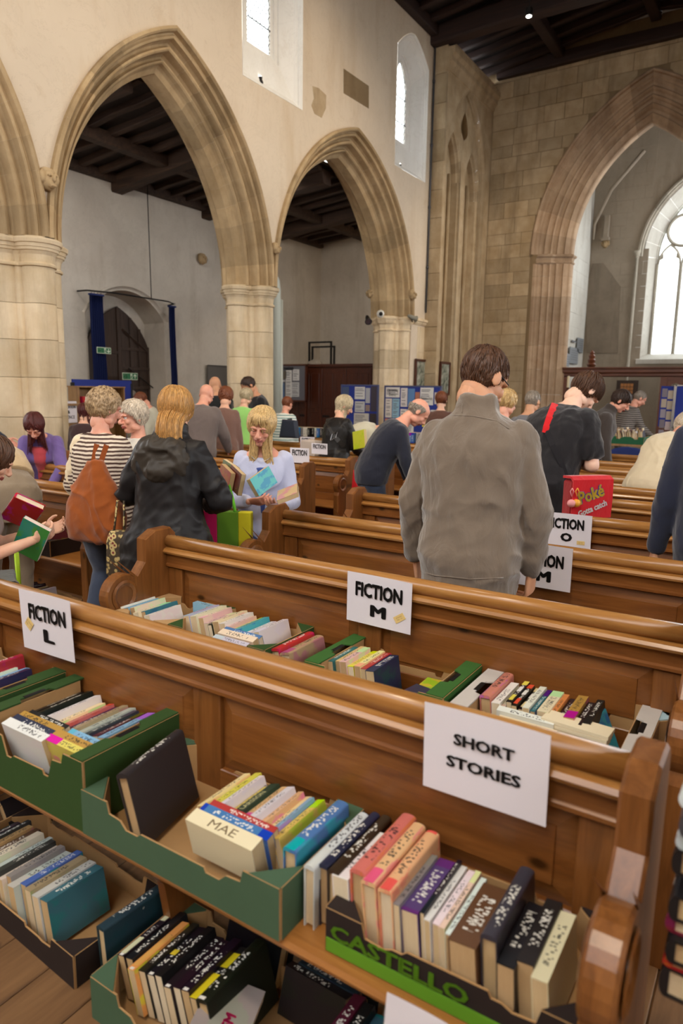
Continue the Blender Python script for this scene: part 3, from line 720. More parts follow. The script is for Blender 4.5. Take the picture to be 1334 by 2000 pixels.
bm = bmesh.new(); prism(bm, [(-hwn, .16), (hwn, .16), (hwn, 2.73)] + [((EW.s - .3) * math.cos(a) , 2.73 + 1.72 * math.sin(a) * (1 - .05 * math.cos(a))) for a in [math.pi * k / 14 for k in range(1, 14)]] + [(-hwn, 2.73)], .006, 'y', .455)
link('pane', bm_mesh(bm), M_GLASS, w4)
bm = bmesh.new()
for i in range(lights):
    x0 = -hwn + i * lw + .04
    for k in range(11):
        zz = .42 + k * .215; t = .008 if k % 3 else .014; box(bm, x0, x0 + lw - .08, .446, .452, zz - t / 2, zz + t / 2)
link('saddle_bar', bm_mesh(bm), M_LEAD, w4)
bm = bmesh.new(); box(bm, XN, 2, YC + .9, YE + .2, 8.9, 9.0); struct(link('ceiling_chancel', bm_mesh(bm), M_ROOFB))
wcr = struct(link('wall_chancel_right', boxmesh(-.72, -.5, YC + .9, YE + .2, 0, 3.2), M_PLASTC))  # unseen south wall, height set for the sky light reaching the chancel
# ---------------------------------------------------------------- north aisle
XA, YA = -10.8, 15.6
DY = 9.15     # door centre
class Seg(Arch):
    """segmental arch: half span s, rise h"""
    def __init__(a, u0, s, z0, h): a.u0, a.s, a.z0, a.h = u0, s, z0, h; a.R = (s * s + h * h) / (2 * h); a.zc = z0 + h - a.R
    def top(a, u, o=0.0):
        r = a.R - o; d = abs(u - a.u0)
        return a.zc + math.sqrt(max(r * r - d * d, 0))
    def pt(a, side, t, o):
        r = a.R - o; x0 = (a.s - o); th0 = math.acos(min(1, x0 / r)); th = th0 + (math.pi / 2 - th0) * t
        return a.u0 + side * r * math.cos(th), a.zc + r * math.sin(th)
DA = Seg(DY, 1.02, 2.95, .58)
def ai_spans(y):
    if abs(y - DY) < 1.02: return [(DA.top(y), 5.42)]
    if .2 < y < 1.7 or 2.4 < y < 3.9: return [(0, 1.7), (4.6, 5.42)]  # unseen openings added to let sky light into the aisle
    return [(0, 5.42)]
ya = sorted(set([round(-2 + .1 * k, 4) for k in range(177)] + [round(DY + 1.02 * (k / 12 - 1), 4) for k in range(25)] + [YA, .2, 1.7, 2.4, 3.9]))
wal = struct(link('wall_aisle', column_wall(ya, ai_spans, lambda u, z, sd: (XA, u, z)), M_PLASTA))
wae = struct(link('wall_aisle_far', prismmesh([(XA - .1, 0), (XB + .1, 0), (XB + .1, 5.72), (XA - .1, 5.42)], .3, 'y', YA), M_PLASTA))
# door recess: splayed reveal and flat back with the door leaf standing in it
PD = lambda u, z, d: (XA - d, u, z)
e = empty('door_reveal'); e.parent = wal
arch_ring('voussoir', DA, [(0, 0), (0, -.03), (.03, -.035), (.05, 0), (.07, .02), (.1, .02), (.16, .55)], PD, 6, M_PLASTA, e, 3, .0)
for sd in (-1, 1):
    bm = bmesh.new(); vs = [bm.verts.new(PD(DY + sd * (1.02 - o), zz, d)) for zz in (0, 2.95) for o, d in ((.0, 0), (.05, 0), (.1, .02), (.16, .55))]
    for i in range(3): bm.faces.new((vs[i], vs[i + 1], vs[i + 5], vs[i + 4]))
    bmesh.ops.recalc_face_normals(bm, faces=bm.faces[:]); link('reveal_jamb', bm_mesh(bm), M_PLASTA, e)
link('reveal_back', boxmesh(XA - .6, XA - .54, DY - 1.1, DY + 1.1, 0, 3.7), M_PLASTA, e)
# ---------------------------------------------------------------- roofs
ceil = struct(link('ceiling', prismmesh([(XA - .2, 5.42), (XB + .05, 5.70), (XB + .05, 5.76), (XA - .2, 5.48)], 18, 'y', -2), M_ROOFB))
def beam(p0, p1, w, h, m, name, parent, sag=0):
    p0, p1 = Vector(p0), Vector(p1); d = (p1 - p0); L = d.length; d.normalize(); a = Vector((0, 0, 1)).cross(d).normalized(); b = d.cross(a)
    bm = bmesh.new(); rr = random.Random(int(abs(p0.x * 97 + p0.y * 31 + p0.z * 11) * 10)); rows = []
    for k in range(7):
        c = p0 + d * L * k / 6 + Vector((rr.uniform(-1, 1), rr.uniform(-1, 1), rr.uniform(-1, 1))) * .012 - Vector((0, 0, sag * math.sin(math.pi * k / 6)))
        rows.append([bm.verts.new(c + a * sx * w / 2 + b * sz * h / 2) for sx, sz in ((-.85, -1), (.85, -1), (1, -.8), (1, 1), (-1, 1), (-1, -.8))])
    for q, r_ in zip(rows, rows[1:]):
        for i in range(6): bm.faces.new((q[i], q[(i + 1) % 6], r_[(i + 1) % 6], r_[i]))
    bm.faces.new(rows[0][::-1]); bm.faces.new(rows[-1]); bmesh.ops.recalc_face_normals(bm, faces=bm.faces[:])
    return link(name, bm_mesh(bm), m, parent)
zr = lambda x: 5.42 + (x - XA) * .09
y = 1.0
while y < 15.5:
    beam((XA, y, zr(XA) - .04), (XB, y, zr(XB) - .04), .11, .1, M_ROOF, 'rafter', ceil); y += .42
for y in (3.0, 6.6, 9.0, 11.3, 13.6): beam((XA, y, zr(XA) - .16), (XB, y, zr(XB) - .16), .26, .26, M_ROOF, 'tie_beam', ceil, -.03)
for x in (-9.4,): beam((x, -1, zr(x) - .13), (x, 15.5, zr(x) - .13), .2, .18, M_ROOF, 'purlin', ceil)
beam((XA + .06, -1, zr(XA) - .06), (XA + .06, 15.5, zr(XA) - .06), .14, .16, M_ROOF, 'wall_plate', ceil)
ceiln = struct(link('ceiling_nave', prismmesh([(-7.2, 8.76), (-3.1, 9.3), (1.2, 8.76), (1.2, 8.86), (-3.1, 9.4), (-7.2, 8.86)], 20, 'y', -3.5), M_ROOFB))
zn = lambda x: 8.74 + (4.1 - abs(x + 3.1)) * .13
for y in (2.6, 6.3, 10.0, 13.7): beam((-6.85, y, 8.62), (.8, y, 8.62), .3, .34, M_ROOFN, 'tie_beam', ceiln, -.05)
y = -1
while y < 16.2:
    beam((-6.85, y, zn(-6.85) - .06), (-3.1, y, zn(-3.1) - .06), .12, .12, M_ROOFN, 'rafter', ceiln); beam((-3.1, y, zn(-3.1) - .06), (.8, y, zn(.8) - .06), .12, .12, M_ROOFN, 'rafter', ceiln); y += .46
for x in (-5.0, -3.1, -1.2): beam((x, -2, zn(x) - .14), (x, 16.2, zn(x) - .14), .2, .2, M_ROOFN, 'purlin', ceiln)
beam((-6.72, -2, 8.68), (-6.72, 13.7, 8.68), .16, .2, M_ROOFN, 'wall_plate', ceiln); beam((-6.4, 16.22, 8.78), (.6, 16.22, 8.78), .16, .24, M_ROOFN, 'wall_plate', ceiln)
p = ony(1033, 30, 12.0)
e = empty('ceiling_lamp', p, 0, 'small lit round lamp hanging high under the dark nave roof', 'lamp')
bm = bmesh.new(); lathe(bm, [(.02, .12), (.06, .1), (.065, .0), (.05, -.01)], 14); link('lamp_body', bm_mesh(bm), M_IRON, e)
bm = bmesh.new(); lathe(bm, [(.045, -.005), (.045, -.02), (.02, -.035)], 14); link('lamp_lens', bm_mesh(bm), M_BULB, e)
bm = bmesh.new(); tube(bm, [(0, 0, .1), (0, 0, max(.2, 8.95 - p.z))], .008, 6); link('lamp_rod', bm_mesh(bm), M_IRON, e)
# walls never seen from here with heights set to limit the sky light: a plinth under the south windows, the west wall
wr = struct(link('wall_right', boxmesh(5.0, 5.3, -4.5, YC, 0, 2.9), M_PLAST))
ww = struct(link('wall_near', boxmesh(-11, 5.2, -4.6, -4.3, 0, 5.6), M_PLAST))
bm = bmesh.new(); box(bm, 1.15, 5.6, -3.5, YC, 5.2, 5.3); struct(link('ceiling_right', bm_mesh(bm), M_ROOFB))
wsr = struct(link('wall_arcade_right', boxmesh(.95, 1.15, -3.5, YC, 5.2, 8.8), M_PLAST))
# ================================================================ PEWS
ZR = .872
def pew_meshes(L):
    d = {}
    end = [(.045, .0), (.045, .905), (.012, .938), (-.085, .938), (-.152, .903), (-.155, .797), (-.208, .735)]
    for k in range(15):
        a = R(38) + R(187) * k / 14; end.append((-.277 + .1 * math.cos(a), .665 + .1 * math.sin(a)))
    end += [(-.362, .56), (-.36, .0)]
    bm = bmesh.new(); prism(bm, end, .06, 'x', -.03, bev=.007)
    d['end'] = bm_mesh(bm)
    bm = bmesh.new()
    n = 18; rows = []
    for k in range(n):
        a = 2 * math.pi * k / n; rows.append([bm.verts.new((x, -.277 + r * math.cos(a), .665 + r * math.sin(a))) for x, r in ((-.034, .072), (-.038, .06), (-.032, .046), (.032, .046), (.038, .06), (.034, .072))])
    for k in range(n):
        for i in range(5): bm.faces.new((rows[k][i], rows[k][i + 1], rows[(k + 1) % n][i + 1], rows[(k + 1) % n][i]))
    bmesh.ops.recalc_face_normals(bm, faces=bm.faces[:]); d['roundel'] = bm_mesh(bm)
    bm = bmesh.new(); rg = tube(bm, [(.03, 0, ZR), (L * .33, .002, ZR - .002), (L * .66, -.001, ZR - .002), (L - .03, 0, ZR)], .031, 14); d['rail'] = bm_mesh(bm, smooth=True)
    bm = bmesh.new(); prism(bm, [(.018, .845), (-.016, .845), (-.036, .838), (-.044, .828), (-.04, .818), (-.022, .812), (.018, .812)], L - .06, 'x', .03); d['ledge'] = bm_mesh(bm)
    bm = bmesh.new(); prism(bm, [(.02, .815), (-.018, .815), (-.018, .768), (-.026, .762), (-.026, .752), (-.008, .744), (.02, .744)], L - .06, 'x', .03); d['frieze'] = bm_mesh(bm)
    def panel(x0, x1, z0, z1):
        bm = bmesh.new(); w = .045
        v = [[(x0, z0), (x1, z0), (x1, z1), (x0, z1)], [(x0 + w, z0 + w), (x1 - w, z0 + w), (x1 - w, z1 - w), (x0 + w, z1 - w)]]
        a = [bm.verts.new((x, .006, z)) for x, z in v[0]]; b = [bm.verts.new((x, -.006, z)) for x, z in v[1]]; c = [bm.verts.new((x, -.010, z)) for x, z in [(p[0] + .002 * s, p[1]) for p, s in zip(v[1], (1, -1, -1, 1))]]
        bk = [bm.verts.new((x, .016, z)) for x, z in v[0]]
        for i in range(4):
            j = (i + 1) % 4; bm.faces.new((a[i], a[j], b[j], b[i])); bm.faces.new((b[i], b[j], c[j], c[i])); bm.faces.new((a[j], a[i], bk[i], bk[j]))
        bm.faces.new(c); bm.faces.new(bk[::-1]); bmesh.ops.recalc_face_normals(bm, faces=bm.faces[:]); return bm_mesh(bm)
    m = L / 2; d['panel_a'] = panel(.12, m - .05, .515, .745); d['panel_b'] = panel(m + .05, L - .12, .515, .745)
    for k, (a, b) in enumerate(((.03, .122), (m - .052, m + .052), (L - .122, L - .03))): d['stile%d' % k] = boxmesh(a, b, -.012, .018, .44, .745, .003)
    d['bottom_rail'] = boxmesh(.03, L - .03, -.011, .018, .44, .517, .003)
    bm = bmesh.new(); prism(bm, [(.0, .412), (-.325, .412), (-.338, .418), (-.341, .428), (-.334, .438), (-.32, .441), (.0, .441)], L - .06, 'x', .03); d['seat'] = bm_mesh(bm)
    bm = bmesh.new(); prism(bm, [(-.01, 0), (-.16, 0), (-.2, .25), (-.3, .412), (-.01, .412)], .03, 'x', m - .015); d['seat_bracket'] = bm_mesh(bm)
    d['back_board'] = boxmesh(.03, L - .03, -.002, .018, .06, .44)
    return d
def make_pew(loc, L, label, group, ds):
    e = empty('pew', loc, 0, label, 'pew', group)
    link('pew_end', ds['end'], M_PEWZ, e); link('pew_end', ds['end'], M_PEWZ, e, (L, 0, 0))
    link('roundel', ds['roundel'], M_PEWZ, e); link('roundel', ds['roundel'], M_PEWZ, e, (L, 0, 0))
    link('rail', ds['rail'], M_RAIL, e); link('ledge', ds['ledge'], M_RAIL, e); link('frieze', ds['frieze'], M_PEW, e)
    link('panel', ds['panel_a'], M_PEW, e); link('panel', ds['panel_b'], M_PEW, e)
    for k in range(3): link('stile', ds['stile%d' % k], M_PEWZ, e)
    link('bottom_rail', ds['bottom_rail'], M_PEW, e); link('seat', ds['seat'], M_SEAT, e); link('seat_bracket', ds['seat_bracket'], M_PEWZ, e); link('back_board', ds['back_board'], M_PEW, e)
    return e
RB = [1.36, 2.28, 3.20, 4.11, 4.94, 5.67, 6.37, 7.02, 7.85, 8.9]
ORD = ['nearest', 'second', 'third', 'fourth', 'fifth', 'sixth', 'seventh', 'eighth', 'ninth', 'tenth', 'eleventh']
DR = pew_meshes(2.33); PX0 = -2.485
notes = ['carrying the short stories sheet', 'with the grey fleece man behind it', 'with the half hidden fiction sheet', 'carrying the fiction O sheet', 'by the red shoulder bag', '', '', '', '', 'by the blue chair']
for i, y in enumerate(RB):
    make_pew((PX0, y, 0), 2.33, ('%s pine pew of the right block %s' % (ORD[i], notes[i])).strip() + (', polished round top rail' if not notes[i] else ''), 'pine pews of the right block', DR)
LB = [3.12, 3.86, 4.6, 5.32, 6.12, 6.9, 7.7, 8.5]
DL = pew_meshes(2.62)
for i, y in enumerate(LB):
    make_pew((-6.40, y, 0), 2.62, '%s pine pew of the left block across the aisle, counted from the camera' % ORD[i], 'pine pews of the left block', DL)
# ================================================================ SIGNS
PAPER = srgb(222, 216, 222)
def sheet_sign(name, c, w, h, lines, label, tilt=0, sticker=None, rz=0, lean=0, curl=.006, cat='sign', group=None):
    """c centre of the sheet; its face looks to -Y before rz. lines: (text, cx, cz, w, h, bold)"""
    e = empty(name, c, rz, label, cat, group)
    e.rotation_euler = (lean, tilt, rz)
    bm = bmesh.new(); n = 8; rows = []
    for i in range(n + 1):
        for_x = -w / 2 + w * i / n
        rows.append([(bm.verts.new((for_x, curl * math.sin(math.pi * i / n) * (1 - j / 4) - .0002, h / 2 - h * j / 4)), bm.verts.new((for_x, curl * math.sin(math.pi * i / n) * (1 - j / 4) + .0006, h / 2 - h * j / 4))) for j in range(5)])
    for i in range(n):
        for j in range(4):
            for s in (0, 1):
                q = [rows[i][j][s], rows[i + 1][j][s], rows[i + 1][j + 1][s], rows[i][j + 1][s]]; bm.faces.new(q if s else q[::-1])
    bmesh.ops.recalc_face_normals(bm, faces=bm.faces[:])
    link('paper', bm_mesh(bm, smooth=True), M_PAPER, e, color=PAPER)
    for s, cx, cz, tw, th, bold in lines:
        o = text('lettering', s, th, (cx, -.0012, cz), (R(90), 0, 0), e, M_INK, bold); fit(o, tw, th)
    if sticker:
        sx, sz, sw, sh, rot = sticker
        st = link('price_sticker', boxmesh(-sw / 2, sw / 2, -.0008, 0, -sh / 2, sh / 2), M_TINT, e, (sx, -.001, sz), (0, rot, 0), color=srgb(226, 196, 128))
        o = text('sticker_lettering', 'all books\n50p - £1', sh * .3, (0, -.001, 0), (R(90), 0, 0), st, M_TINT, 0, color=srgb(160, 120, 60))
    return e
def mid(*q): return sum(q, Vector()) / len(q)
def quad(pts, Y): return [ony(x, y, Y) for x, y in pts]
def hung(pts, Y, lines, label, sticker=None):
    q = quad(pts, Y); c = mid(*q); w = ((q[1] - q[0]).length + (q[2] - q[3]).length) / 2; h = ((q[3] - q[0]).length + (q[2] - q[1]).length) / 2
    t = math.atan2(-(q[1].z - q[0].z), q[1].x - q[0].x)
    t = max(-.05, min(.05, t))
    return sheet_sign('paper_sign', (c.x, Y, c.z), w, h, [(s, a * w, b * h, e * w, f * h, g) for s, a, b, e, f, g in lines], label, t, (sticker[0] * w, sticker[1] * h, sticker[2] * w, sticker[3] * h, sticker[4]) if sticker else None, lean=R(1.2))
hung([(835, 1371), (1078, 1437), (1064, 1617), (821, 1532)], 1.325 - .018, [('SHORT', 0.0, .17, .49, .135, .04), ('STORIES', 0, -.10, .60, .135, .04)], 'white sheet reading SHORT STORIES taped to the nearest pew rail')
F_ = 'FICTION'
hung([(44, 1152), (142, 1176), (141, 1292), (40, 1262)], 1.325 - .018, [(F_, .03, .17, .72, .27, .05), ('L', .04, -.19, .22, .22, .06)], 'white sheet reading FICTION L hung on the nearest pew', (-.34, -.06, .13, .17, R(40)))
hung([(681, 1115), (806, 1140), (801, 1239), (675, 1211)], 2.28 - .053, [(F_, 0, .19, .73, .30, .05), ('M', .0, -.2, .25, .24, .06)], 'white sheet reading FICTION M hung on the second pew', (.33, -.22, .17, .13, R(-35)))
hung([(1010, 1057), (1120, 1072), (1113, 1156), (1003, 1141)], 3.20 - .053, [(F_, .0, .15, .72, .30, .05), ('M', .02, -.22, .27, .26, .06)], 'white sheet reading FICTION M half hidden behind the grey fleece man')
hung([(1063, 999), (1157, 1008), (1153, 1075), (1057, 1063)], 4.11 - .053, [(F_, -.02, .2, .74, .32, .05), ('O', .0, -.2, .24, .26, .06)], 'white sheet reading FICTION O hung on the fourth pew', (.3, -.32, .16, .11, 0))
q = quad([(757, 1912), (905, 1990)], .995)
sheet_sign('paper_sign', (q[0].x + .105, .985, q[0].z - .10), .21, .15, [('SCI-FI', 0, -.005, .15, .045, .02)], 'white sheet hanging from the seat edge of the nearest pew', R(2), None, lean=R(-3))
hung([(568, 874), (605, 876), (603, 905), (566, 903)], 5.32 - .055, [(F_, 0, .18, .78, .40, .03)], 'white FICTION sheet on the left pew behind the blond woman, frontmost of three', None)
hung([(587, 853), (615, 854), (614, 876), (586, 875)], 6.9 - .055, [(F_, 0, .2, .78, .42, .03)], 'white FICTION sheet hung beside the pale carton on a far left pew', None)
hung([(609, 865), (640, 867), (639, 888), (608, 886)], 6.12 - .055, [(F_, 0, .2, .8, .42, .03)], 'white FICTION sheet partly hidden by the black leather jacket', None)
p = ony(44, 912, 3.78)
sheet_sign('paper_sign', (p.x, 3.78, .87), .3, .21, [(F_, 0, .02, .24, .09, .03)], 'white sheet tilted on the left pew below the purple cardigan woman', R(12), lean=R(-20))
# ================================================================ CRATES AND BOOKS
GREEN = srgb(52, 80, 38); GREEN2 = srgb(74, 100, 76); TAN = srgb(190, 152, 106); DARKBOX = srgb(44, 34, 32); WHITEBOX = srgb(206, 198, 190)
def crate(label, c, L, D, H, col, rot=0, fl=.055, dip=.45, flange=True, group='fruit crates used for books', cat='crate', ink=None, dipb=None):
    """c: centre of the base; open cardboard tray with tall corners, dipped long sides and wide folded end tops"""
    e = empty('crate', c, rot, label, cat, group)
    link('base', boxmesh(-L / 2, L / 2, -D / 2, D / 2, 0, .004), M_KRAFT, e)
    def side(y, s, dp):
        cw = min(.10, L * .16); hz = H * (1 - dp); x = L / 2; xi = max(.02, min(x * .35, x - cw - .09))
        o = [(-x, 0), (x, 0), (x, H), (x - cw, H), (x - cw - .008, H - .03), (x - cw - .05, H - .034), (x - cw - .07, hz), (xi, hz), (xi - .006, hz + .012), (-xi + .012, hz + .010), (-xi, hz), (-x + cw + .07, hz), (-x + cw + .05, H - .034), (-x + cw + .008, H - .03), (-x + cw, H), (-x, H)]
        bm = bmesh.new(); fs = prism(bm, o, .005, 'y', y - .0025, mi=(0, 1, 1) if s < 0 else (1, 0, 1))
        link('side_panel', bm_mesh(bm), [M_CARD, M_KRAFT], e, color=col)
    side(-D / 2, -1, dip); side(D / 2, 1, dip if dipb is None else dipb)
    for s in (-1, 1):
        x = s * L / 2
        y = D / 2 - .004
        o = [(-y, 0), (y, 0), (y, H), (-y, H)]
        bm = bmesh.new(); prism(bm, o, .005, 'x', x - .0025, mi=(0, 1, 1) if s < 0 else (1, 0, 1)); link('end_panel', bm_mesh(bm), [M_CARD, M_KRAFT], e, color=col)
        if flange:
            bm = bmesh.new(); yy = D / 2
            pts = [(x, -yy), (x - s * fl, -yy), (x - s * fl, -.06), (x - s * fl * .6, -.05), (x - s * fl * .6, .05), (x - s * fl, .06), (x - s * fl, yy), (x, yy)]
            prism(bm, pts, .005, 'z', H - .001); link('end_flap', bm_mesh(bm), M_CARD, e, color=col)
            link('inner_end', boxmesh(x - s * fl - .003, x - s * fl, -D / 2 + .02, D / 2 - .02, .004, H - .002), M_KRAFT, e)
            bm = bmesh.new(); tube(bm, [(x - s * fl * .55, -.035, H + .004), (x - s * fl * .55, .035, H + .004)], .009, 6, flat=.25); link('hand_slot', bm_mesh(bm), M_IRON, e)
        else:
            for t in (-1, 1):
                bm = bmesh.new(); a = [(x, t * D / 2), (x - s * .085, t * D / 2), (x, t * (D / 2 - .085))]; prism(bm, a, .004, 'z', H - .003); link('corner_flap', bm_mesh(bm), M_CARD, e, color=col)
                bm = bmesh.new(); a = [(x - s * .086, t * (D / 2 - .003)), (x - s * .082, t * (D / 2 - .003)), (x - s * .003, t * (D / 2 - .082)), (x - s * .003, t * (D / 2 - .086))]; prism(bm, a, H - .006, 'z', .003); link('corner_post', bm_mesh(bm), M_KRAFT, e)
    return e
PAL = dict(w=('white', (226, 222, 212)), c=('cream', (226, 208, 172)), y=('yellow', (234, 206, 70)), Y=('pale yellow', (238, 222, 150)), o=('orange', (226, 144, 66)), O=('pale orange', (236, 178, 116)), r=('red', (188, 44, 40)), s=('salmon', (214, 112, 92)), m=('maroon', (92, 30, 36)), b=('brown', (98, 66, 44)), t=('tan', (176, 142, 96)), k=('black', (26, 23, 24)), K=('charcoal', (58, 54, 56)), n=('navy', (34, 40, 72)), u=('blue', (60, 108, 176)), B=('sky blue', (124, 178, 210)), q=('turquoise', (46, 168, 190)), T=('teal', (46, 108, 118)), g=('green', (70, 120, 62)), G=('dark green', (34, 66, 44)), l=('lilac', (186, 172, 206)), p=('purple', (84, 58, 110)), P=('pink', (226, 170, 176)), x=('grey', (140, 136, 134)), X=('pale grey', (188, 186, 180)), M=('magenta', (186, 34, 100)), D=('dark brown', (52, 34, 28)), e=('ochre', (182, 138, 58)), i=('mint white', (206, 216, 208)))
def cover_mesh(hard):
    if not hard: o = [(-.5, 0), (-.5, 1), (.5, 1), (.5, 0), (.455, 0), (.455, .985), (-.455, .985), (-.455, 0)]
    else:
        arc = [(.5 * math.cos(a), .955 + .05 * math.sin(a)) for a in [math.pi * k / 8 for k in range(9)]]
        o = [(.5, 0)] + arc + [(-.5, 0), (-.41, 0)] + [(-.42, .935), (.42, .935)] + [(.41, 0)]
    bm = bmesh.new(); prism(bm, o, 1, 'y', -.5); return bm_mesh(bm)
COVM = {False: cover_mesh(False), True: cover_mesh(True)}
PAGM = {False: boxmesh(-.452, .452, -.497, .497, .004, .982), True: boxmesh(-.415, .415, -.475, .475, .035, .94)}
for m in COVM.values(): m.materials.append(M_COVER)
for m in PAGM.values(): m.materials.append(M_PAGES)
PAGEC = [srgb(*c) for c in ((214, 188, 146), (222, 200, 164), (204, 174, 130), (230, 214, 184), (196, 164, 122))]
rb = random.Random(21)
NBOOK = [0]
_TENS = ['', '', 'twenty', 'thirty', 'forty']
def ordw(k):
    o = ['first', 'second', 'third', 'fourth', 'fifth', 'sixth', 'seventh', 'eighth', 'ninth', 'tenth', 'eleventh', 'twelfth', 'thirteenth', 'fourteenth', 'fifteenth', 'sixteenth', 'seventeenth', 'eighteenth', 'nineteenth']
    k += 1
    return o[k - 1] if k < 20 else (_TENS[k // 10] + ' ' + o[k % 10 - 1] if k % 10 else {20: 'twentieth', 30: 'thirtieth', 40: 'fortieth'}[k])
def book(c, T, L, Wd, col, label, rot=(0, 0, 0), hard=False, group=None, plain=False, pages=None):
    e = bpy.data.objects.new('book', None); COL.objects.link(e); e.empty_display_size = .02; e.location = c; e.rotation_euler = rot
    tag(e, label, 'book', group)
    a = bpy.data.objects.new('cover', COVM[hard]); COL.objects.link(a); a.parent = e; a.scale = (T, L, Wd); a.color = (*col, 1)
    if plain: a.material_slots[0].link = 'OBJECT'; a.material_slots[0].material = M_COVERP
    b = bpy.data.objects.new('page_block', PAGM[hard]); COL.objects.link(b); b.parent = e; b.scale = (T, L, Wd); b.color = (*(pages or rb.choice(PAGEC)), 1)
    NBOOK[0] += 1; return e
ORDN = ['first', 'second', 'third', 'fourth', 'fifth', 'sixth', 'seventh', 'eighth', 'ninth', 'tenth', 'eleventh', 'twelfth', 'thirteenth', 'fourteenth', 'fifteenth', 'sixteenth', 'seventeenth', 'eighteenth']
def spine_label(b, y0, y1, col, w=.7):
    c = b.children[0].scale; link('spine_label', boxmesh(-c[0] * w / 2, c[0] * w / 2, y0 * c[1], y1 * c[1], c[2] * .999, c[2] * 1.004 + .0004), M_TINT, b, color=srgb(*col))
def books(place, c, spec, ang=0, tilt=0, group=None, frm='from left', jit=.012, front=True, hs=1.0, titles=None):
    """a row of books standing spine up; c = point at the near lower left corner of the row, ang = heading of the row"""
    x = 0; d = Vector((math.cos(ang), math.sin(ang), 0)); n = Vector((-d.y, d.x, 0)); out = []
    for i, s in enumerate(spec.split()):
        f = s.split(':'); code = f[0]; hard = 'h' in code[1:]; nm, rgb = PAL[code[0]]
        T = float(f[1]) / 1000 if len(f) > 1 and f[1] else rb.uniform(.025, .038) if hard else rb.uniform(.017, .032)
        L = float(f[2]) / 1000 if len(f) > 2 and f[2] else rb.uniform(.205, .232) if hard else rb.uniform(.174, .196)
        Wd = float(f[3]) / 1000 if len(f) > 3 and f[3] else (rb.uniform(.14, .152) if hard else rb.uniform(.108, .126)) * hs
        tl = tilt + rb.uniform(-.02, .02); j = rb.uniform(-jit, jit)
        step = T / max(math.cos(tl), .4) + .0012
        cc = Vector(c) + d * (x + step / 2) + n * (L / 2 + (j if front else 0)) + Vector((0, 0, abs(math.sin(tl)) * T / 2))
        gm = sum(rgb) / 3; rgb2 = tuple(min(250, max(8, gm + (v - gm) * .82 + rb.uniform(-9, 9))) for v in rgb)
        lab = '%s %s, %s %s %s' % (nm, 'hardback' if hard else 'paperback', ORDN[i], frm, place)
        o = book(cc, T, L, Wd, srgb(*rgb2), lab, (0, tl, ang), hard, group or 'books ' + place, plain=bool(titles and i in titles))
        if titles and i in titles:
            tt, tc, tw = titles[i]
            t_ = text('spine_title', tt, T * .62, (0, 0, Wd * (1.007 if hard else 1.002)), (0, 0, R(90)), o, M_TINT, .0, color=srgb(*tc)); fit(t_, tw * L, T * .55)
        out.append(o); x += step
    return out
SZ = .4415
# --- nearest pew, seat, left to right
PL = 'in leftmost green crate, nearest pew'
crate('green fruit crate at the left edge on the nearest pew seat', (-2.20, 1.185, SZ), .46, .33, .20, GREEN, 0, .06, .35)
books(PL, (-2.36, 1.12, SZ + .05), 'n k w l:30 c:30 c rh w B n', 0, -.2, hs=1.15)
books('in front row of leftmost green crate', (-2.14, 1.17, SZ + .04), 'o b w', R(-90), 0, frm='from back')
crate('large green fruit crate full of paperbacks on the nearest pew', (-1.68, 1.185, SZ), .49, .34, .20, GREEN, 0, .05, .45)
PB = 'in back row of large green crate'
books(PB, (-1.85, 1.15, SZ + .045), 'k:26 k:28 K:28 w:28 Y:30 s:24 n:28 t:26 X:30 K:26 m:26 B:34', 0, -.28, hs=1.05)
books('in front row of large green crate', (-1.83, 1.165, SZ + .075), 'k:22 e:24 n:26 w:30', R(-90), .25, frm='from back')
books('at front right of large green crate', (-1.63, 1.155, SZ + .077), 'B:30 e:26 y:24', R(-90), .25, frm='from back')
crate('worn green fruit crate half empty in the middle of the nearest pew', (-1.115, 1.185, SZ), .65, .345, .125, GREEN2, 0, .055, .42, False)
o = book((-1.27, 1.15, SZ + .02), .033, .245, .20, srgb(44, 40, 42), 'large black hardback leaning upright beside the big green crate', (R(0), R(-14), R(12)), True)
link('card_liner', boxmesh(-.26, .22, -.165, .165, .006, .009), M_KRAFT, [c for c in COL.objects if c.name.startswith('crate')][-1])
PM = 'in leaning row of worn middle crate'
books(PM, (-1.085, 1.12, SZ + .01), 'Y:20 y:22 w:18 y:16 G:30 O:18 w:24 O:18 Y:20 B:14 y:22', 0, -.36, hs=1.12, titles={4: ('LARSSON', (214, 206, 150), .5)})
books('at front of worn middle crate', (-1.10, 1.165, SZ + .04), 'r:20:200:112 u:24:210:112 c:40:205:105', R(-90), .22, frm='from back', titles={2: ('MAE', (110, 90, 60), .4)})
books('standing at right end of worn middle crate', (-.835, 1.09, SZ + .012), 'uh:36:215:148', 0, -.06)
books('standing loose between crate and green striped box', (-.775, 1.085, SZ), 'ih:27:228:150 nh:24:226:150 Dh:28:232:152', 0, -.02)
bx = crate('dark brown fruit box with a green printed band on the nearest pew', (-.435, 1.20, SZ), .53, .29, .10, DARKBOX, R(1), .0, .25, False, None, 'box')
link('green_band', boxmesh(-.262, .262, -.1505, -.148, .004, .034), M_CARD, bx, color=srgb(98, 150, 36))
t_ = text('box_lettering', 'CASTELLO', .03, (-.10, -.1515, .056), (R(90), 0, 0), bx, M_TINT, .03, color=srgb(106, 158, 34)); fit(t_, .30, .034)
books('in green banded box', (-.70, 1.085, SZ + .012), 'w:40 sh:38 Oh:34 Oh:33 x:14 p:38 k:9 w:13 w:15 c:13 w:12 b:56 Kh:32 k:34 k:32 c:30', 0, -.08, hs=1.12)
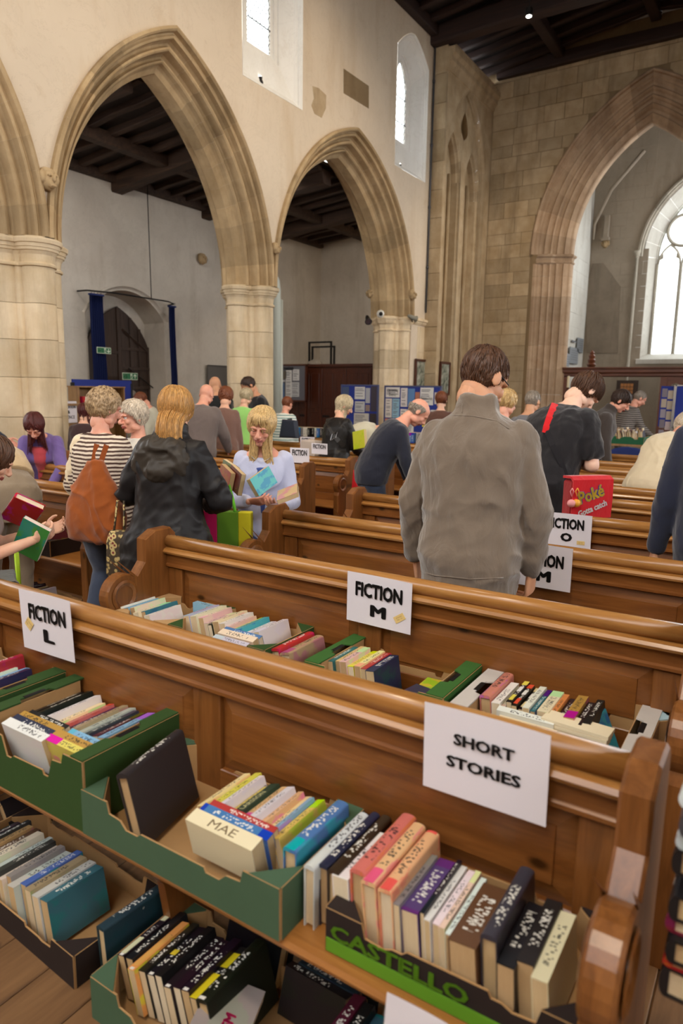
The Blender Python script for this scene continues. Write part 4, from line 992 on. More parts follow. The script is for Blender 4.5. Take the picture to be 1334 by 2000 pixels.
# --- floor below the nearest pew
crate('dark cardboard box of muted paperbacks on the floor', (-1.80, 1.14, 0), .72, .31, .10, DARKBOX, R(-3), .0, .3, False, None, 'box')
books('in dark floor box', (-2.06, 1.025, .008), 'G K K t b c:36 X K c x X:38 u:30 t:34 X:34 T:40', R(-3), -.2, hs=1.12)
books('lying behind dark floor box', (-2.18, 1.22, .02), 'k k', R(-6), -.7, hs=1.1, titles={0: ('DAR', (190, 180, 160), .4), 1: ('JACK', (190, 180, 160), .5)})
o = book((-1.40, 1.14, .004), .035, .215, .15, srgb(40, 60, 70), 'dark teal hardback standing on the floor between two boxes', (0, R(-6), R(-4)), True)
crate('green fruit crate of black thrillers on the floor', (-1.03, 1.105, 0), .62, .33, .12, GREEN2, 0, .05, .45, False)
TH = books('in floor crate of black thrillers', (-1.30, 1.01, .012), 'k:26 k:28 o:26 k:26 k:28 k:26 k:28 k:26 k:30 k:34 kh:38', 0, -.28, hs=1.12)
spine_label(TH[2], -.42, .2, (214, 160, 84)); spine_label(TH[0], -.45, -.1, (206, 206, 170)); spine_label(TH[0], .3, .45, (206, 206, 170)); spine_label(TH[4], -.1, .0, (214, 190, 50)); spine_label(TH[9], -.5, -.05, (220, 200, 30), .95); spine_label(TH[9], .08, .36, (220, 200, 30), .95)
for b_ in TH[::2]: spine_label(b_, -.495, -.455, (226, 222, 214), .5)
o = book((-.915, 1.06, .10), .03, .2, .135, srgb(150, 138, 134), 'grey and magenta cover lettered MJ lying on black thrillers', (R(0), R(-78), R(20)), False)
t_ = text('cover_lettering', 'MJ', .03, (.0165, .05, .09), (R(90), 0, R(90)), o, M_TINT, .05, color=srgb(30, 30, 30))
t_ = text('cover_lettering', 'WEM', .034, (.0165, -.03, .055), (R(90), 0, R(90)), o, M_TINT, .05, color=srgb(190, 30, 90))
books('at back of floor, spines crosswise', (-1.17, 1.33, .02), 'k:30 n:28 k:30', R(-90), -.3, frm='from back', hs=1.1)
books('crosswise beside black thrillers', (-.93, 1.29, .02), 'k:34:230:150 n:30 k:32', R(-90), -.3, frm='from back')
books('on floor right of thrillers crate', (-.72, 1.05, .005), 'm:34 k:30 T:28 M:36 k G', 0, -.2, hs=1.15)
# --- second pew
Y2 = 2.28
crate('tan cardboard tray at the left end of the second pew', (-2.285, Y2 - .175, SZ), .33, .32, .17, TAN, 0, .0, .3, False)
books('in tan tray, second pew', (-2.44, Y2 - .30, SZ + .035), 'w:40:200:140 B:30 c:34 c:36 T:30 w:36', 0, -.3, hs=1.25, titles={0: ('W  L  E', (200, 40, 50), .7)})
books('at back of tan tray', (-2.25, Y2 - .03, SZ + .06), 'B:30:190:115', R(-90), 0, frm='from back')
crate('green and tan crate of pale paperbacks on the second pew', (-1.85, Y2 - .175, SZ), .52, .33, .175, GREEN, 0, .0, .3, False)
books('in back row of pale paperback crate', (-2.09, Y2 - .235, SZ + .04), 'l:36 c:38 c:30 P:32 k:22 c:34 w:32 P:28 y:26 q:30 w:28 X:24 w:30', 0, -.25, hs=1.2)
books('in front row of pale paperback crate', (-1.87, Y2 - .21, SZ + .06), 'u:26 c:34 l:24', R(-90), .3, frm='from back')
books('loose beside pale paperback crate', (-1.56, Y2 - .31, SZ), 'rh:44:235:172 th:48:230:168', 0, -.2)
crate('bright green crate behind the FICTION M sheet on the second pew', (-1.12, Y2 - .175, SZ), .55, .34, .18, srgb(60, 104, 46), 0, .06, .5)
books('in bright green crate', (-1.325, Y2 - .27, SZ + .035), 'T:28 O:26 P:28 y:25 Y:25 r:28 n:36:185:140', 0, -.14, hs=1.2)
o = book((-.98, Y2 - .25, SZ + .085), .026, .18, .115, srgb(60, 60, 80), 'dark paperback lying flat at front of bright green crate', (0, R(90), R(80)))
o = book((-.95, Y2 - .15, SZ + .08), .03, .18, .115, srgb(210, 190, 60), 'yellow and black paperback lying flat in bright green crate', (0, R(90), R(92)))
crate('white printed carton with round holes, right on the second pew', (-.53, Y2 - .175, SZ), .58, .34, .17, WHITEBOX, 0, .06, .45)
WC = books('in white carton', (-.74, Y2 - .26, SZ + .025), 'sh:38:222:160 w:28 c:17 k:18 k:18 k:18 w:22 T:15 c:36 o:17 D:30 e:32 k:22 k:22', 0, -.10, hs=1.25)
for b_, c_ in zip(WC[3:6], ((222, 206, 80), (220, 80, 50), (226, 206, 150))): spine_label(b_, .32, .5, c_, .98); spine_label(b_, -.42, -.18, c_); spine_label(b_, .0, .22, (226, 222, 214))
o = book((-.375, Y2 - .17, SZ + .03), .034, .2, .135, srgb(52, 160, 182), 'turquoise hardback leaning at right end of white carton', (0, R(-24), R(-8)), True)
books('in front row of white carton', (-.68, Y2 - .25, SZ + .06), 'w:26:180:110 c:24:180:90', R(-90), .2, frm='from back')
e = empty('paper_stack', (-.45, Y2 - .26, SZ + .13), R(-4), 'stack of cream magazines lying at the front of the white carton', 'magazines')
for k in range(4): link('magazine', boxmesh(-.10, .10, -.035, .035, .0 + k * .012, .0105 + k * .012), M_PAPER, e, (.003 * k, .002 * (k % 2), 0), color=srgb(232, 216, 180))
crate('pale blue grey carton at the right end of the second pew', (-.205, Y2 - .175, SZ), .09, .33, .17, srgb(176, 206, 216), 0, .0, .05, False)
# --- third pew, peeping over the second rail
Y3 = 3.20
crate('green crate seen over the second rail by the grey fleece man', (-1.66, Y3 - .17, SZ), .5, .31, .14, GREEN, 0, .05, .2)
books('in green crate on third pew', (-1.85, Y3 - .28, SZ + .03), 'w l w P l w r w m w P w b', 0, -.1, hs=1.05)
crate('tan cardboard tray at the left end of the third pew', (-2.22, Y3 - .17, SZ), .42, .31, .13, TAN, 0, .0, .1, False)
books('in tan tray on third pew', (-2.40, Y3 - .28, SZ + .02), 'c w g s t', 0, -.1, hs=1.12)
books('standing between crates on third pew', (-2.0, Y3 - .24, SZ), 'Y:30:200:145', 0, .05)
books('right of grey fleece man, third pew', (-1.02, Y3 - .28, SZ), 'i:40:190:135 K:60:190:130 y:30:190:130 w:14:190:128 O:28:190:130 m:34:190:140 w:36:190:136', 0, -.08, frm='from left,', hs=1.1)
books('at right end of third pew', (-.50, Y3 - .28, SZ), 'P:22 o:30:190:138 P:34:190:140 x:50:190:118 t:30:190:138 r:30:190:138', 0, -.12, hs=1.1)
# --- left block, nearest pews
YL = 3.12
crate('dark cardboard box of paperbacks on the second left pew', (-4.55, YL - .17, SZ), .75, .32, .11, DARKBOX, 0, .0, .2, False, None, 'box')
books('in dark box by taupe trousers', (-4.88, YL - .29, SZ + .01), 'P c t t b k k c t m e', 0, -.35, hs=1.15)
books('at right of dark box by taupe trousers', (-4.40, YL - .28, SZ + .03), 'k p y c m', 0, -.5, hs=1.1)
crate('dark box of dusty books on the floor across the aisle', (-4.45, YL - .22, 0), .7, .3, .10, DARKBOX, 0, .0, .3, False, None, 'box')
books('in dusty floor box across the aisle', (-4.78, YL - .33, .01), 'K k K k b k K x k D t b r w', 0, -.2, hs=1.1)
# right edge: shelf stand with books lying flat
e = empty('shelf_stand', (.19, 1.24, 0), 0, 'narrow wooden shelf stand of flat books at the right edge, beyond the nearest pew end', 'shelf')
for z in (.14, .62, .842): link('shelf', boxmesh(-.20, .20, -.14, .14, z - .018, z, .003), M_SEAT, e)
link('side_panel', boxmesh(.19, .21, -.14, .14, 0, 1.05), M_PEWZ, e); link('back_panel', boxmesh(-.20, .20, .125, .14, 0, 1.05), M_PEWZ, e)
for y_ in (-.13, .11): link('leg', boxmesh(-.20, -.17, y_, y_ + .03, 0, .842), M_PEWZ, e)
def pile(z, items, where):
    for k, (nm, col, T) in enumerate(items):
        book((.135, 1.215 + .006 * (k % 2), z + T / 2 + .0005), T - .001, .21, .215, srgb(*col), 'flat lying %s hardback, %s from the bottom, %s' % (nm, ORDN[k], where), (0, R(-90), R(1.5 * (k % 3 - 1))), True); z += T
pile(.842, [('black', (24, 22, 24), .045), ('pale grey', (176, 184, 186), .028), ('slate', (66, 62, 68), .04), ('bluish white', (206, 214, 214), .032)], 'right edge upper shelf')
pile(.62, [('thick black', (28, 25, 27), .055), ('red', (176, 28, 36), .018), ('coal black', (22, 20, 22), .042), ('magenta', (112, 24, 66), .03), ('glossy black', (24, 22, 24), .045)], 'right edge lower shelf')
# ================================================================ NORTH AISLE AND FAR FURNITURE
d1 = struct(empty('door_1', (XA - .46, DY, 0)))
# right leaf: quarter-arched, ledged with muntins and sunk panels; left leaf stands a little forward
A_d = Arch(.12, .86, 1.9, 1.28)
def leaf(u0, u1, x0, x1, nm):
    pts = [(u0, 0), (u1, 0)]
    n = 14; top = [(u1 - (u1 - u0) * k / n) for k in range(n + 1)]
    pts += [(u, (A_d.top(u) or 1.9)) for u in top]
    return link(nm, prismmesh(pts, x1 - x0, 'x', x0), M_DOOR, d1)
lf = leaf(-.74, .12, -.02, .03, 'door_leaf'); leaf(.125, .975, -.05, 0, 'door_leaf')
bm = bmesh.new(); box(bm, .03, .06, .06, .14, 0, 3.15); link('meeting_stile', bm_mesh(bm), M_DOOR, d1)
for u in (.20, .42, .64, .86):
    t = min((A_d.top(u) or 1.9) - .02, 3.1); link('muntin', boxmesh(0, .028, u - .03, u + .03, 0, t, .005), M_DOOR, d1)
for z in (.35, .8, 1.25, 1.62, 2.0, 2.38):
    u1 = .12 + A_d.half(z) - .03; link('ledge', boxmesh(0, .034, .14, u1, z - .03, z + .03, .005), M_DOOR, d1)
bm = bmesh.new(); tube(bm, [(.03, .2, 2.75), (.03, .82, 2.35)], .025, 4); link('diagonal_brace', bm_mesh(bm), M_DOOR, d1)
for z in (.5, 1.1, 1.7, 2.3): link('ledge', boxmesh(.03, .055, -.72, .06, z - .03, z + .03, .005), M_DOOR, d1)
bm = bmesh.new(); tube(bm, [(.07, .3, 2.0), (.11, 1.0, 1.55)], .012, 6); tube(bm, [(.11, .97, 1.57), (.13, 1.05, 1.52)], .035, 6); link('door_bar', bm_mesh(bm), M_IRON, d1)
# curtain rail and curtains
xr = XA + .28
e = empty('curtain_rail', (XA, DY, 0), 0, 'black iron curtain rail hung before the old arched door', 'rail')
pts = [(.02, -1.12, 3.28), (.26, -1.1, 3.28), (.30, -.6, 3.30), (.30, .3, 3.30), (.30, .75, 3.30), (.24, .95, 3.28), (.02, 1.0, 3.27)]
link('rod', tubemesh(pts, .014, 8), M_IRON, e); link('hanger', tubemesh([(.30, .32, 3.3), (.30, .30, 5.4)], .009, 6), M_IRON, e)
for y in (-1.03, -.97, -.9, -.84, .88, .93): 
    bm = bmesh.new(); tube(bm, [(.29 + .02 * math.cos(a), y, 3.27 + .02 * math.sin(a)) for a in [2 * math.pi * k / 10 for k in range(11)]], .003, 5); link('ring', bm_mesh(bm), M_IRON, e)
def curtain(y0, y1, x, z0, z1, label, n=7):
    e = empty('curtain', (x, (y0 + y1) / 2, z0), 0, label, 'curtain'); w = y1 - y0; bm = bmesh.new(); N = 60; g = []
    for j in range(9):
        zz = (z1 - z0) * j / 8; row = []
        for i in range(N + 1):
            u = i / N; am = .035 * (1 + .25 * math.sin(j + u * 5)); row.append(bm.verts.new((am * math.sin(2 * math.pi * n * u + .4 * math.sin(j * .7)), -w / 2 + w * u * (1 + .12 * (1 - j / 8)), zz)))
        g.append(row)
    for j in range(8):
        for i in range(N): bm.faces.new((g[j][i], g[j][i + 1], g[j + 1][i + 1], g[j + 1][i]))
    bmesh.ops.solidify(bm, geom=bm.faces[:], thickness=.006)
    link('cloth', bm_mesh(bm, smooth=True), M_CURT, e)
    bm = bmesh.new(); box(bm, -.04, .04, -w / 2, w / 2, z1 - z0 - .03, z1 - z0); link('heading', bm_mesh(bm), M_CURT, e)
curtain(DY - 1.06, DY - .78, XA + .27, 1.0, 3.24, 'blue floor length curtain drawn to the left of the old door')
curtain(DY + .84, DY + 1.0, XA + .22, 1.0, 3.24, 'narrow blue curtain drawn to the right of the old door', 3)
def exit_sign(q0, q1, X, up, label):
    a, b = onx(*q0, X), onx(*q1, X); w = abs(b.y - a.y); h = w * .36; c = Vector((X, (a.y + b.y) / 2, (a.z + b.z) / 2))
    e = empty('exit_sign', c, R(90), label, 'sign')
    link('plate', boxmesh(-w / 2, w / 2, 0, .006, -h / 2, h / 2), M_TINT, e, color=srgb(206, 220, 196))
    link('green_field', boxmesh(-w / 2 + .01, w / 2 - .01, -.002, 0, -h / 2 + .01, h / 2 - .01), M_TINT, e, color=srgb(24, 104, 60))
    wc = srgb(214, 226, 206)
    o = text('lettering', 'Fire\nexit', h * .34, (-w * .30, -.004, 0), (R(90), 0, 0), e, M_TINT, .01, color=wc)
    s = 1 if up else -1
    bm = bmesh.new(); prism(bm, [(w * .32 - .008, -s * h * .3), (w * .32 + .008, -s * h * .3), (w * .32 + .008, s * h * .08), (w * .32 + .035, s * -h * .02), (w * .32 + .035, s * h * .1), (w * .32, s * h * .34), (w * .32 - .035, s * h * .1), (w * .32 - .035, s * -h * .02), (w * .32 - .008, s * h * .08)], .002, 'y', -.004); link('arrow', bm_mesh(bm), M_TINT, e, color=wc)
    bm = bmesh.new(); box(bm, w * .02, w * .15, -.004, -.002, -h * .36, h * .36); link('doorway_mark', bm_mesh(bm), M_TINT, e, color=wc)
    bm = bmesh.new(); tube(bm, [(w * .10, -.005, h * .1), (w * .07, -.005, -h * .05), (w * .11, -.005, -h * .15), (w * .09, -.005, -h * .32)], .006, 5); tube(bm, [(w * .07, -.005, -h * .05), (w * .04, -.005, -h * .25)], .006, 5); tube(bm, [(w * .03, -.005, h * .02), (w * .13, -.005, h * .0)], .005, 5); lathe(bm, [(.0, -.008), (.009, 0), (0, .008)], 8, (w * .105, -.005, h * .22)); link('running_figure', bm_mesh(bm), M_TINT, e, color=srgb(24, 104, 60))
exit_sign((189, 677), (217, 692), XA + .34, False, 'green fire exit sign with down arrow over the left curtain')
exit_sign((239, 728), (269, 742), XA + .05, True, 'green fire exit sign with up arrow low on the old door')
# blue board with shelf, desk with EDUCATION sheet
def board_yz(name, X, p0, p1, thick, mat, label, cat, zb=None):
    a, b = onx(*p0, X), onx(*p1, X); e = empty(name, (X, (a.y + b.y) / 2, 0), 0, label, cat); w = abs(b.y - a.y); zt = (a.z + b.z) / 2; return e, w, zt
e, w, zt = board_yz('display_board', -9.3, (141, 741), (255, 743), .03, M_BLUE, 'blue felt display screen behind the shelf of books by the old door', 'screen')
link('felt_panel', boxmesh(-.02, .02, -w / 2, w / 2, .3, zt), M_BLUE, e)
for s in (-1, 1): link('leg', boxmesh(-.025, .025, s * w / 2 - .02, s * w / 2 + .02, 0, zt - .05), M_IRON, e)
e = empty('bookcase', (-9.05, onx(190, 770, -9.05).y, 0), 0, 'small wooden bookcase in front of the blue felt screen', 'bookcase'); zt = onx(190, 757, -9.05).z
for s in (-1, 1): link('side_panel', boxmesh(-.12, .12, s * .42 - .012, s * .42 + .012, 0, zt), M_DESK, e)
link('side_panel', boxmesh(-.12, .12, -.012, .012, .2, zt), M_DESK, e)
link('top_panel', boxmesh(-.13, .13, -.44, .44, zt, zt + .02), M_DESK, e); link('back_panel', boxmesh(-.12, -.11, -.42, .42, 0, zt), M_DESK, e)
for z in (.3, .7, zt - .32): link('shelf', boxmesh(-.12, .12, -.42, .42, z, z + .018), M_DESK, e)
sy = onx(190, 770, -9.05).y
for k, c in enumerate('rwBsuwnrwxuBr'):
    nm, rgb = PAL[c]; book((-9.0, sy - .36 + k * .026, zt - .30), .024, .16, rb.uniform(.19, .24), srgb(*rgb), '%s book, %s from left on the small bookcase shelf' % (nm, ORDN[k]), (0, 0, R(-90)) if False else (R(90), 0, R(90)), group='books on the small bookcase')
for o in [o for o in COL.objects if o.get('group') == 'books on the small bookcase']:
    o.rotation_euler = (R(-90), 0, R(-90)); o.location.z += .0; o.location.z += .085
e = empty('vestry_desk', (-8.5, onx(146, 800, -8.5).y, 0), 0, 'panelled oak desk bearing the EDUCATION & SCIENCE sheet by the round pier', 'desk'); zt = onx(146, 788, -8.5).z
w = 1.3
link('desk_top', boxmesh(-.35, .05, -w / 2, w / 2, zt - .03, zt), M_DESK, e); link('front_board', boxmesh(-.02, 0, -w / 2 + .02, w / 2 - .02, 0, zt - .03), M_DESK, e)
for k in range(4): link('panel', boxmesh(0, .012, -w / 2 + .06 + k * .305, -w / 2 + .31 + k * .305, .15, zt - .12, .006), M_DESK, e)
for s in (-1, 1): link('side_panel', boxmesh(-.34, 0, s * (w / 2 - .02) - .012, s * (w / 2 - .02) + .012, 0, zt - .03), M_DESK, e)
q = [onx(x, y, -8.47) for x, y in ((124, 793), (146, 794), (146, 816), (124, 816))]; c = mid(*q)
sheet_sign('paper_sign', (-8.475, c.y, c.z), .26, .30, [('EDUCATION', 0, .07, .22, .045, .02), ('&', 0, 0, .035, .045, .02), ('SCIENCE', 0, -.07, .18, .045, .02)], 'white EDUCATION & SCIENCE sheet pinned to the oak desk', 0, None, R(90))
# dark board leaning on the aisle wall, pipe by pier
a, b = onx(410, 713, XA + .1), onx(446, 713, XA + .1)
e = empty('leaning_panel', (XA + .08, (a.y + b.y) / 2, 0), 0, 'plain grey board propped on the aisle wall left of the octagonal pier', 'board'); link('board', boxmesh(-.02, .02, -.35, .35, 0, a.z, .004), M_TINT, e, color=srgb(92, 88, 84)); link('frame_edge', boxmesh(.02, .03, -.36, .36, a.z - .03, a.z + .005), M_TINT, e, color=srgb(66, 62, 60))
p = onx(541, 540, -8.2)
e = empty('downpipe', (-8.2, p.y, 0), 0, 'pale painted heating pipe rising beside the octagonal pier', 'pipe')
link('pipe', tubemesh([(0, 0, 0), (0, 0, p.z - .25), (-.0, -.03, p.z - .08), (0, -.12, p.z), (0, -.3, p.z + .02)], .07, 12), M_TINT, e, color=srgb(190, 196, 186)); link('pipe', tubemesh([(0, .13, 0), (0, .13, p.z - .4)], .03, 8), M_TINT, e, color=srgb(200, 204, 194))
# noticeboard + cupboard + frames at the aisle end
YK = 13.6
def xz(px, py, Y): p = ony(px, py, Y); return p.x, p.z
x0, zt = xz(528, 713, YK); x1, _ = xz(730, 711, YK); x0 = max(x0, XA + .06)
e = empty('cupboard', ((x0 + x1) / 2, YK, 0), 0, 'tall panelled mahogany cupboard behind the leather jacket woman', 'cupboard'); w = x1 - x0
link('carcass', boxmesh(-w / 2, w / 2, .02, .6, 0, zt), M_MAHOG, e); link('cornice', boxmesh(-w / 2 - .03, w / 2 + .03, -.02, .62, zt - .06, zt + .01, .01), M_MAHOG, e)
nd = 4
for k in range(nd):
    a = -w / 2 + .04 + k * (w - .08) / nd; b = a + (w - .08) / nd - .012
    dr = link('cupboard_door', boxmesh(a, b, -.005, .02, .06, zt - .1, .004), M_MAHOG, e)
    m_ = (a + b) / 2
    for pa, pb in ((a + .07, m_ - .03), (m_ + .03, b - .07)):
        for za, zb in ((.15, zt * .5), (zt * .5 + .1, zt - .2)): link('panel', boxmesh(pa, pb, -.014, -.004, za, zb, .008), M_MAHOG, dr)
    link('strap_hinge', boxmesh(a + .02, a + .22, -.02, -.012, zt * .45, zt * .45 + .05), M_IRON, dr)
x0, zb = xz(532, 782, YK - .25); x1, zt2 = xz(588, 713, YK - .25)
e = empty('noticeboard', ((x0 + x1) / 2, YK - .3, 0), 0, 'grey noticeboard headed information, covered with pinned sheets', 'noticeboard'); w = x1 - x0 + .35
link('felt_panel', boxmesh(-w / 2, w / 2, 0, .03, zb, zt2), M_TINT, e, color=srgb(96, 96, 104)); 
for z in (zb, zt2): link('frame', boxmesh(-w / 2 - .02, w / 2 + .02, -.01, .04, z - .02, z + .02), M_MAHOG, e)
for s in (-1, 1): link('frame', boxmesh(s * w / 2 - .02, s * w / 2 + .02, -.01, .04, 0, zt2), M_MAHOG, e)
o = text('lettering', 'information', .1, (.0, -.012, zt2 - .07), (R(90), 0, 0), e, M_INK, .02); fit(o, .5, .09)
rs = random.Random(3)
def pinned(e, items, y=-.004):
    for k, (xa, xb, za, zb_, c) in enumerate(items):
        o = link('poster', boxmesh(xa, xb, y - .002, y, za, zb_), M_TINT, e, color=srgb(*c))
        if xb - xa > .12 and sum(c) > 420:
            bm = bmesh.new(); zz = zb_ - .04
            while zz > za + .03:
                box(bm, xa + .02, xa + .02 + (xb - xa - .04) * rs.uniform(.6, 1), y - .0032, y - .0022, zz - .006, zz + .006); zz -= rs.choice((.025, .03, .05))
            link('print_lines', bm_mesh(bm), M_TINT, o, color=srgb(110, 108, 118)); 
pinned(e, [(-.38, -.22, zb + .5, zt2 - .15, (206, 206, 204)), (-.2, .0, zb + .45, zt2 - .35, (190, 190, 190)), (-.2, .04, zt2 - .32, zt2 - .14, (96, 90, 80)), (-.36, -.02, zb + .06, zb + .42, (60, 96, 140)), (.02, .2, zb + .08, zt2 - .12, (210, 210, 208)), (.23, .42, zt2 - .36, zt2 - .1, (204, 204, 204)), (.2, .42, zb + .1, zt2 - .4, (188, 190, 192))])
for k, (xa, xb, za, zb_, yy) in enumerate([(604, 647, 710, 667, YK + .45), (610, 653, 711, 676, YK + .25)]):
    x0, z0 = xz(xa, za, yy); x1, z1 = xz(xb, zb_, yy)
    e = empty('metal_stand', ((x0 + x1) / 2, yy, zt + .01), 0, ('taller' if k == 0 else 'lower') + ' bare metal frame standing on top of the mahogany cupboard', 'frame'); ww_ = (x1 - x0) / 2; hh = z1 - zt
    for s in (-1, 1): link('upright', boxmesh(s * ww_ - .02, s * ww_ + .02, -.02, .02, 0, hh), M_IRON, e)
    link('crossbar', boxmesh(-ww_, ww_, -.02, .02, hh - .04, hh), M_IRON, e)
p = ony(618, 706, YK + .2)
e = empty('folded_cloth', (p.x, YK + .15, zt + .01), 0, 'crumpled pale cloth lying on the mahogany cupboard', 'cloth'); bm = bmesh.new(); bmesh.ops.create_icosphere(bm, subdivisions=3, radius=.2)
for v in bm.verts: v.co = Vector((v.co.x, v.co.y * .6, max(v.co.z, 0) * .6)) + v.normal * .04 * noise.noise(v.co * 9)
for v in bm.verts: v.co.z = max(v.co.z, 0)
link('cloth', bm_mesh(bm, smooth=True), M_TINT, e, color=srgb(150, 140, 128))
# display boards in front of the respond
def pin_board(Y, pl, pr, zlab, label, items):
    (x0, zt), (x1, _) = xz(*pl, Y), xz(*pr, Y); w = x1 - x0; zb = zt - 1.0
    e = empty('display_board', ((x0 + x1) / 2, Y, 0), 0, label, 'display board')
    link('felt_panel', boxmesh(-w / 2, w / 2, 0, .03, zb, zt), M_BLUE, e)
    for z in (zb, zt): link('frame', boxmesh(-w / 2 - .01, w / 2 + .01, -.006, .036, z - .012, z + .012), M_TINT, e, color=srgb(70, 76, 110))
    for s in (-1, 1): link('leg', boxmesh(s * w / 2 - .012, s * w / 2 + .012, -.006, .036, 0, zt), M_TINT, e, color=srgb(70, 76, 110))
    pinned(e, [(-w / 2 + a * w, -w / 2 + b * w, zt - d * 1.0, zt - c * 1.0, col) for a, b, c, d, col in items])
    return e, w, zt
pin_board(11.2, (667, 752), (738, 755), 0, 'blue display board with dark photographs, left of the octagonal respond', [(.03, .22, .03, .3, (60, 76, 110)), (.38, .66, .03, .26, (206, 204, 200)), (.68, .8, .05, .33, (170, 170, 176)), (.82, .98, .02, .48, (58, 50, 62)), (.39, .66, .3, .5, (190, 190, 188)), (.68, .8, .36, .48, (140, 120, 110)), (.37, .78, .52, .99, (196, 190, 178)), (.8, .98, .52, .95, (52, 42, 40))])
e, w, zt = pin_board(11.0, (752, 754), (861, 758), 0, 'blue display board headed upcoming events, pinned with bright leaflets', [(.02, .28, .02, .2, (220, 216, 212)), (.02, .14, .22, .56, (214, 206, 198)), (.15, .28, .22, .56, (140, 180, 200)), (.02, .14, .58, .95, (222, 140, 96)), (.15, .28, .58, .95, (150, 190, 222)), (.30, .42, .03, .36, (212, 206, 204)), (.43, .55, .04, .36, (90, 130, 180)), (.56, .64, .1, .3, (170, 110, 90)), (.65, .88, .02, .32, (214, 212, 208)), (.90, .99, .1, .3, (200, 190, 180)), (.30, .42, .4, .92, (218, 212, 206)), (.43, .55, .4, .9, (220, 216, 212)), (.57, .68, .38, .6, (60, 80, 150)), (.70, .82, .36, .7, (216, 196, 90)), (.84, .95, .4, .8, (210, 206, 200))])
o = text('lettering', 'Upcoming\nEvents', .07, (-w * .35, -.012, zt - .11), (R(90), 0, 0), e, M_INK, 0); fit(o, w * .2, .13)
o = text('lettering', "Mothers' Union", .07, (w * .265, -.012, zt - .2), (R(90), 0, 0), e, M_INK, 0); fit(o, w * .2, .06)
# framed pictures on the wall by the corner
def framed(pts, plane, v, label):
    f = (lambda q: ony(*q, v)) if plane == 'y' else (lambda q: onx(*q, v))
    a, b = f(pts[0]), f(pts[1]); c = (a + b) / 2; h = a.z - b.z
    wv = abs(b.x - a.x) if plane == 'y' else abs(b.y - a.y)
    e = empty('framed_picture', (c.x, c.y, b.z), 0 if plane == 'y' else R(90), label, 'picture')
    for s in (-1, 1): link('frame', boxmesh(s * wv / 2 - .025, s * wv / 2 + .025, -.03, .01, 0, h), M_MAHOG, e)
    for z in (0, h): link('frame', boxmesh(-wv / 2 - .02, wv / 2 + .02, -.03, .01, z - .025, z + .025), M_MAHOG, e)
    t = NT('faded_print'); n = t.noise(t.coord((1, 1, 1)), 5, 5, .6, 1); t.base(t.ramp(n, [(.35, srgb(70, 80, 72)), (.5, srgb(130, 134, 120)), (.66, srgb(176, 176, 164))]), .25)
    link('print', boxmesh(-wv / 2, wv / 2, -.012, 0, 0, h), t.m, e); return e
framed([(812, 703), (834, 772)], 'x', XW + .03, 'large faded framed picture on the pale wall right of the respond')
framed([(860, 708), (875, 770)], 'x', XP - .1 + .03, 'narrow faded framed picture inside the blind tracery recess')
# cameras / spotlights on the respond capital
def small_lamp(px, py, X, label, col, d, cat='spotlight'):
    p = onx(px, py, X); e = empty(cat.replace(' ', '_'), p, 0, label, cat); d = Vector(d).normalized()
    bm = bmesh.new(); tube(bm, [Vector((0, 0, 0)) - d * .08, Vector((0, 0, 0)), d * .1, d * .13], [.03, .045, .05, .07], 12); link('lamp_body', bm_mesh(bm, smooth=True), M_TINT, e, color=srgb(*col))
    bm = bmesh.new(); tube(bm, [(0, 0, 0), (.02, .03, -.1)], .012, 6); link('bracket', bm_mesh(bm), M_IRON, e)
    bm = bmesh.new(); tube(bm, [d * .128, d * .134], .055, 12); link('lens', bm_mesh(bm), M_BRASS, e)
small_lamp(718, 622, -7.0, 'black spotlight clamped left of the octagonal respond capital', (24, 24, 26), (.5, -.6, -.5)); small_lamp(803, 619, -6.72, 'grey spotlight on the string course right of the respond', (128, 124, 110), (.4, .8, -.25))
p = onx(743, 613, -6.85); e = empty('security_camera', p, 0, 'white dome security camera on the octagonal respond capital', 'camera')
bm = bmesh.new(); bmesh.ops.create_uvsphere(bm, u_segments=16, v_segments=10, radius=.075); link('housing', bm_mesh(bm, smooth=True), M_TINT, e, color=srgb(226, 224, 214))
bm = bmesh.new(); bmesh.ops.create_uvsphere(bm, u_segments=12, v_segments=8, radius=.04); link('lens', bm_mesh(bm, smooth=True), M_IRON, e, (.035, -.045, -.005))
# ---------------------------------------------------------------- chancel screen and beyond
YS = YC + .45
def P_s(px, py): return ony(px, py, YS)
xL, zB = P_s(1097, 718).x, P_s(1097, 718).z
e = empty('chancel_screen', (0, YS, 0), 0, 'carved oak chancel screen with moulded top beam under the great arch', 'screen')
bm = bmesh.new(); zl = P_s(1097, 736).z; prism(bm, [(-.02, zl), (-.08, zl + .02), (-.08, zl + .07), (-.13, zl + .1), (-.13, zB - .05), (-.17, zB - .03), (-.17, zB), (.12, zB), (.12, zl)], 3.0, 'x', -4.59); link('top_beam', bm_mesh(bm), M_SCREEN, e)
xp = P_s(1292, 800).x
for x in (-4.55, xp, -1.65): link('post', boxmesh(x - .07, x + .07, -.06, .06, 0, zl), M_SCREEN, e)
x = xp + .07; k = 0
while x < -1.7:
    A = Arch(x + .17, .14, zl - .30, .17); pts = [(x, zl - .42), (x + .03, zl - .42)] + [A.pt(-1, t / 5, 0) for t in range(6)] + [A.pt(1, 1 - t / 5, 0) for t in range(1, 6)] + [(x + .31, zl - .42), (x + .34, zl - .42), (x + .34, zl), (x, zl)]
    link('tracery_light', prismmesh(pts, .05, 'y', -.02), M_SCREEN, e); x += .34
link('dado', boxmesh(xp, -1.6, -.03, .03, 0, .9), M_SCREEN, e)
p = ony(1155, 712, YS + .8)
e = empty('carved_finial', (p.x, YS + .8, 0), 0, 'carved oak bench finial rising above the screen beam', 'finial')
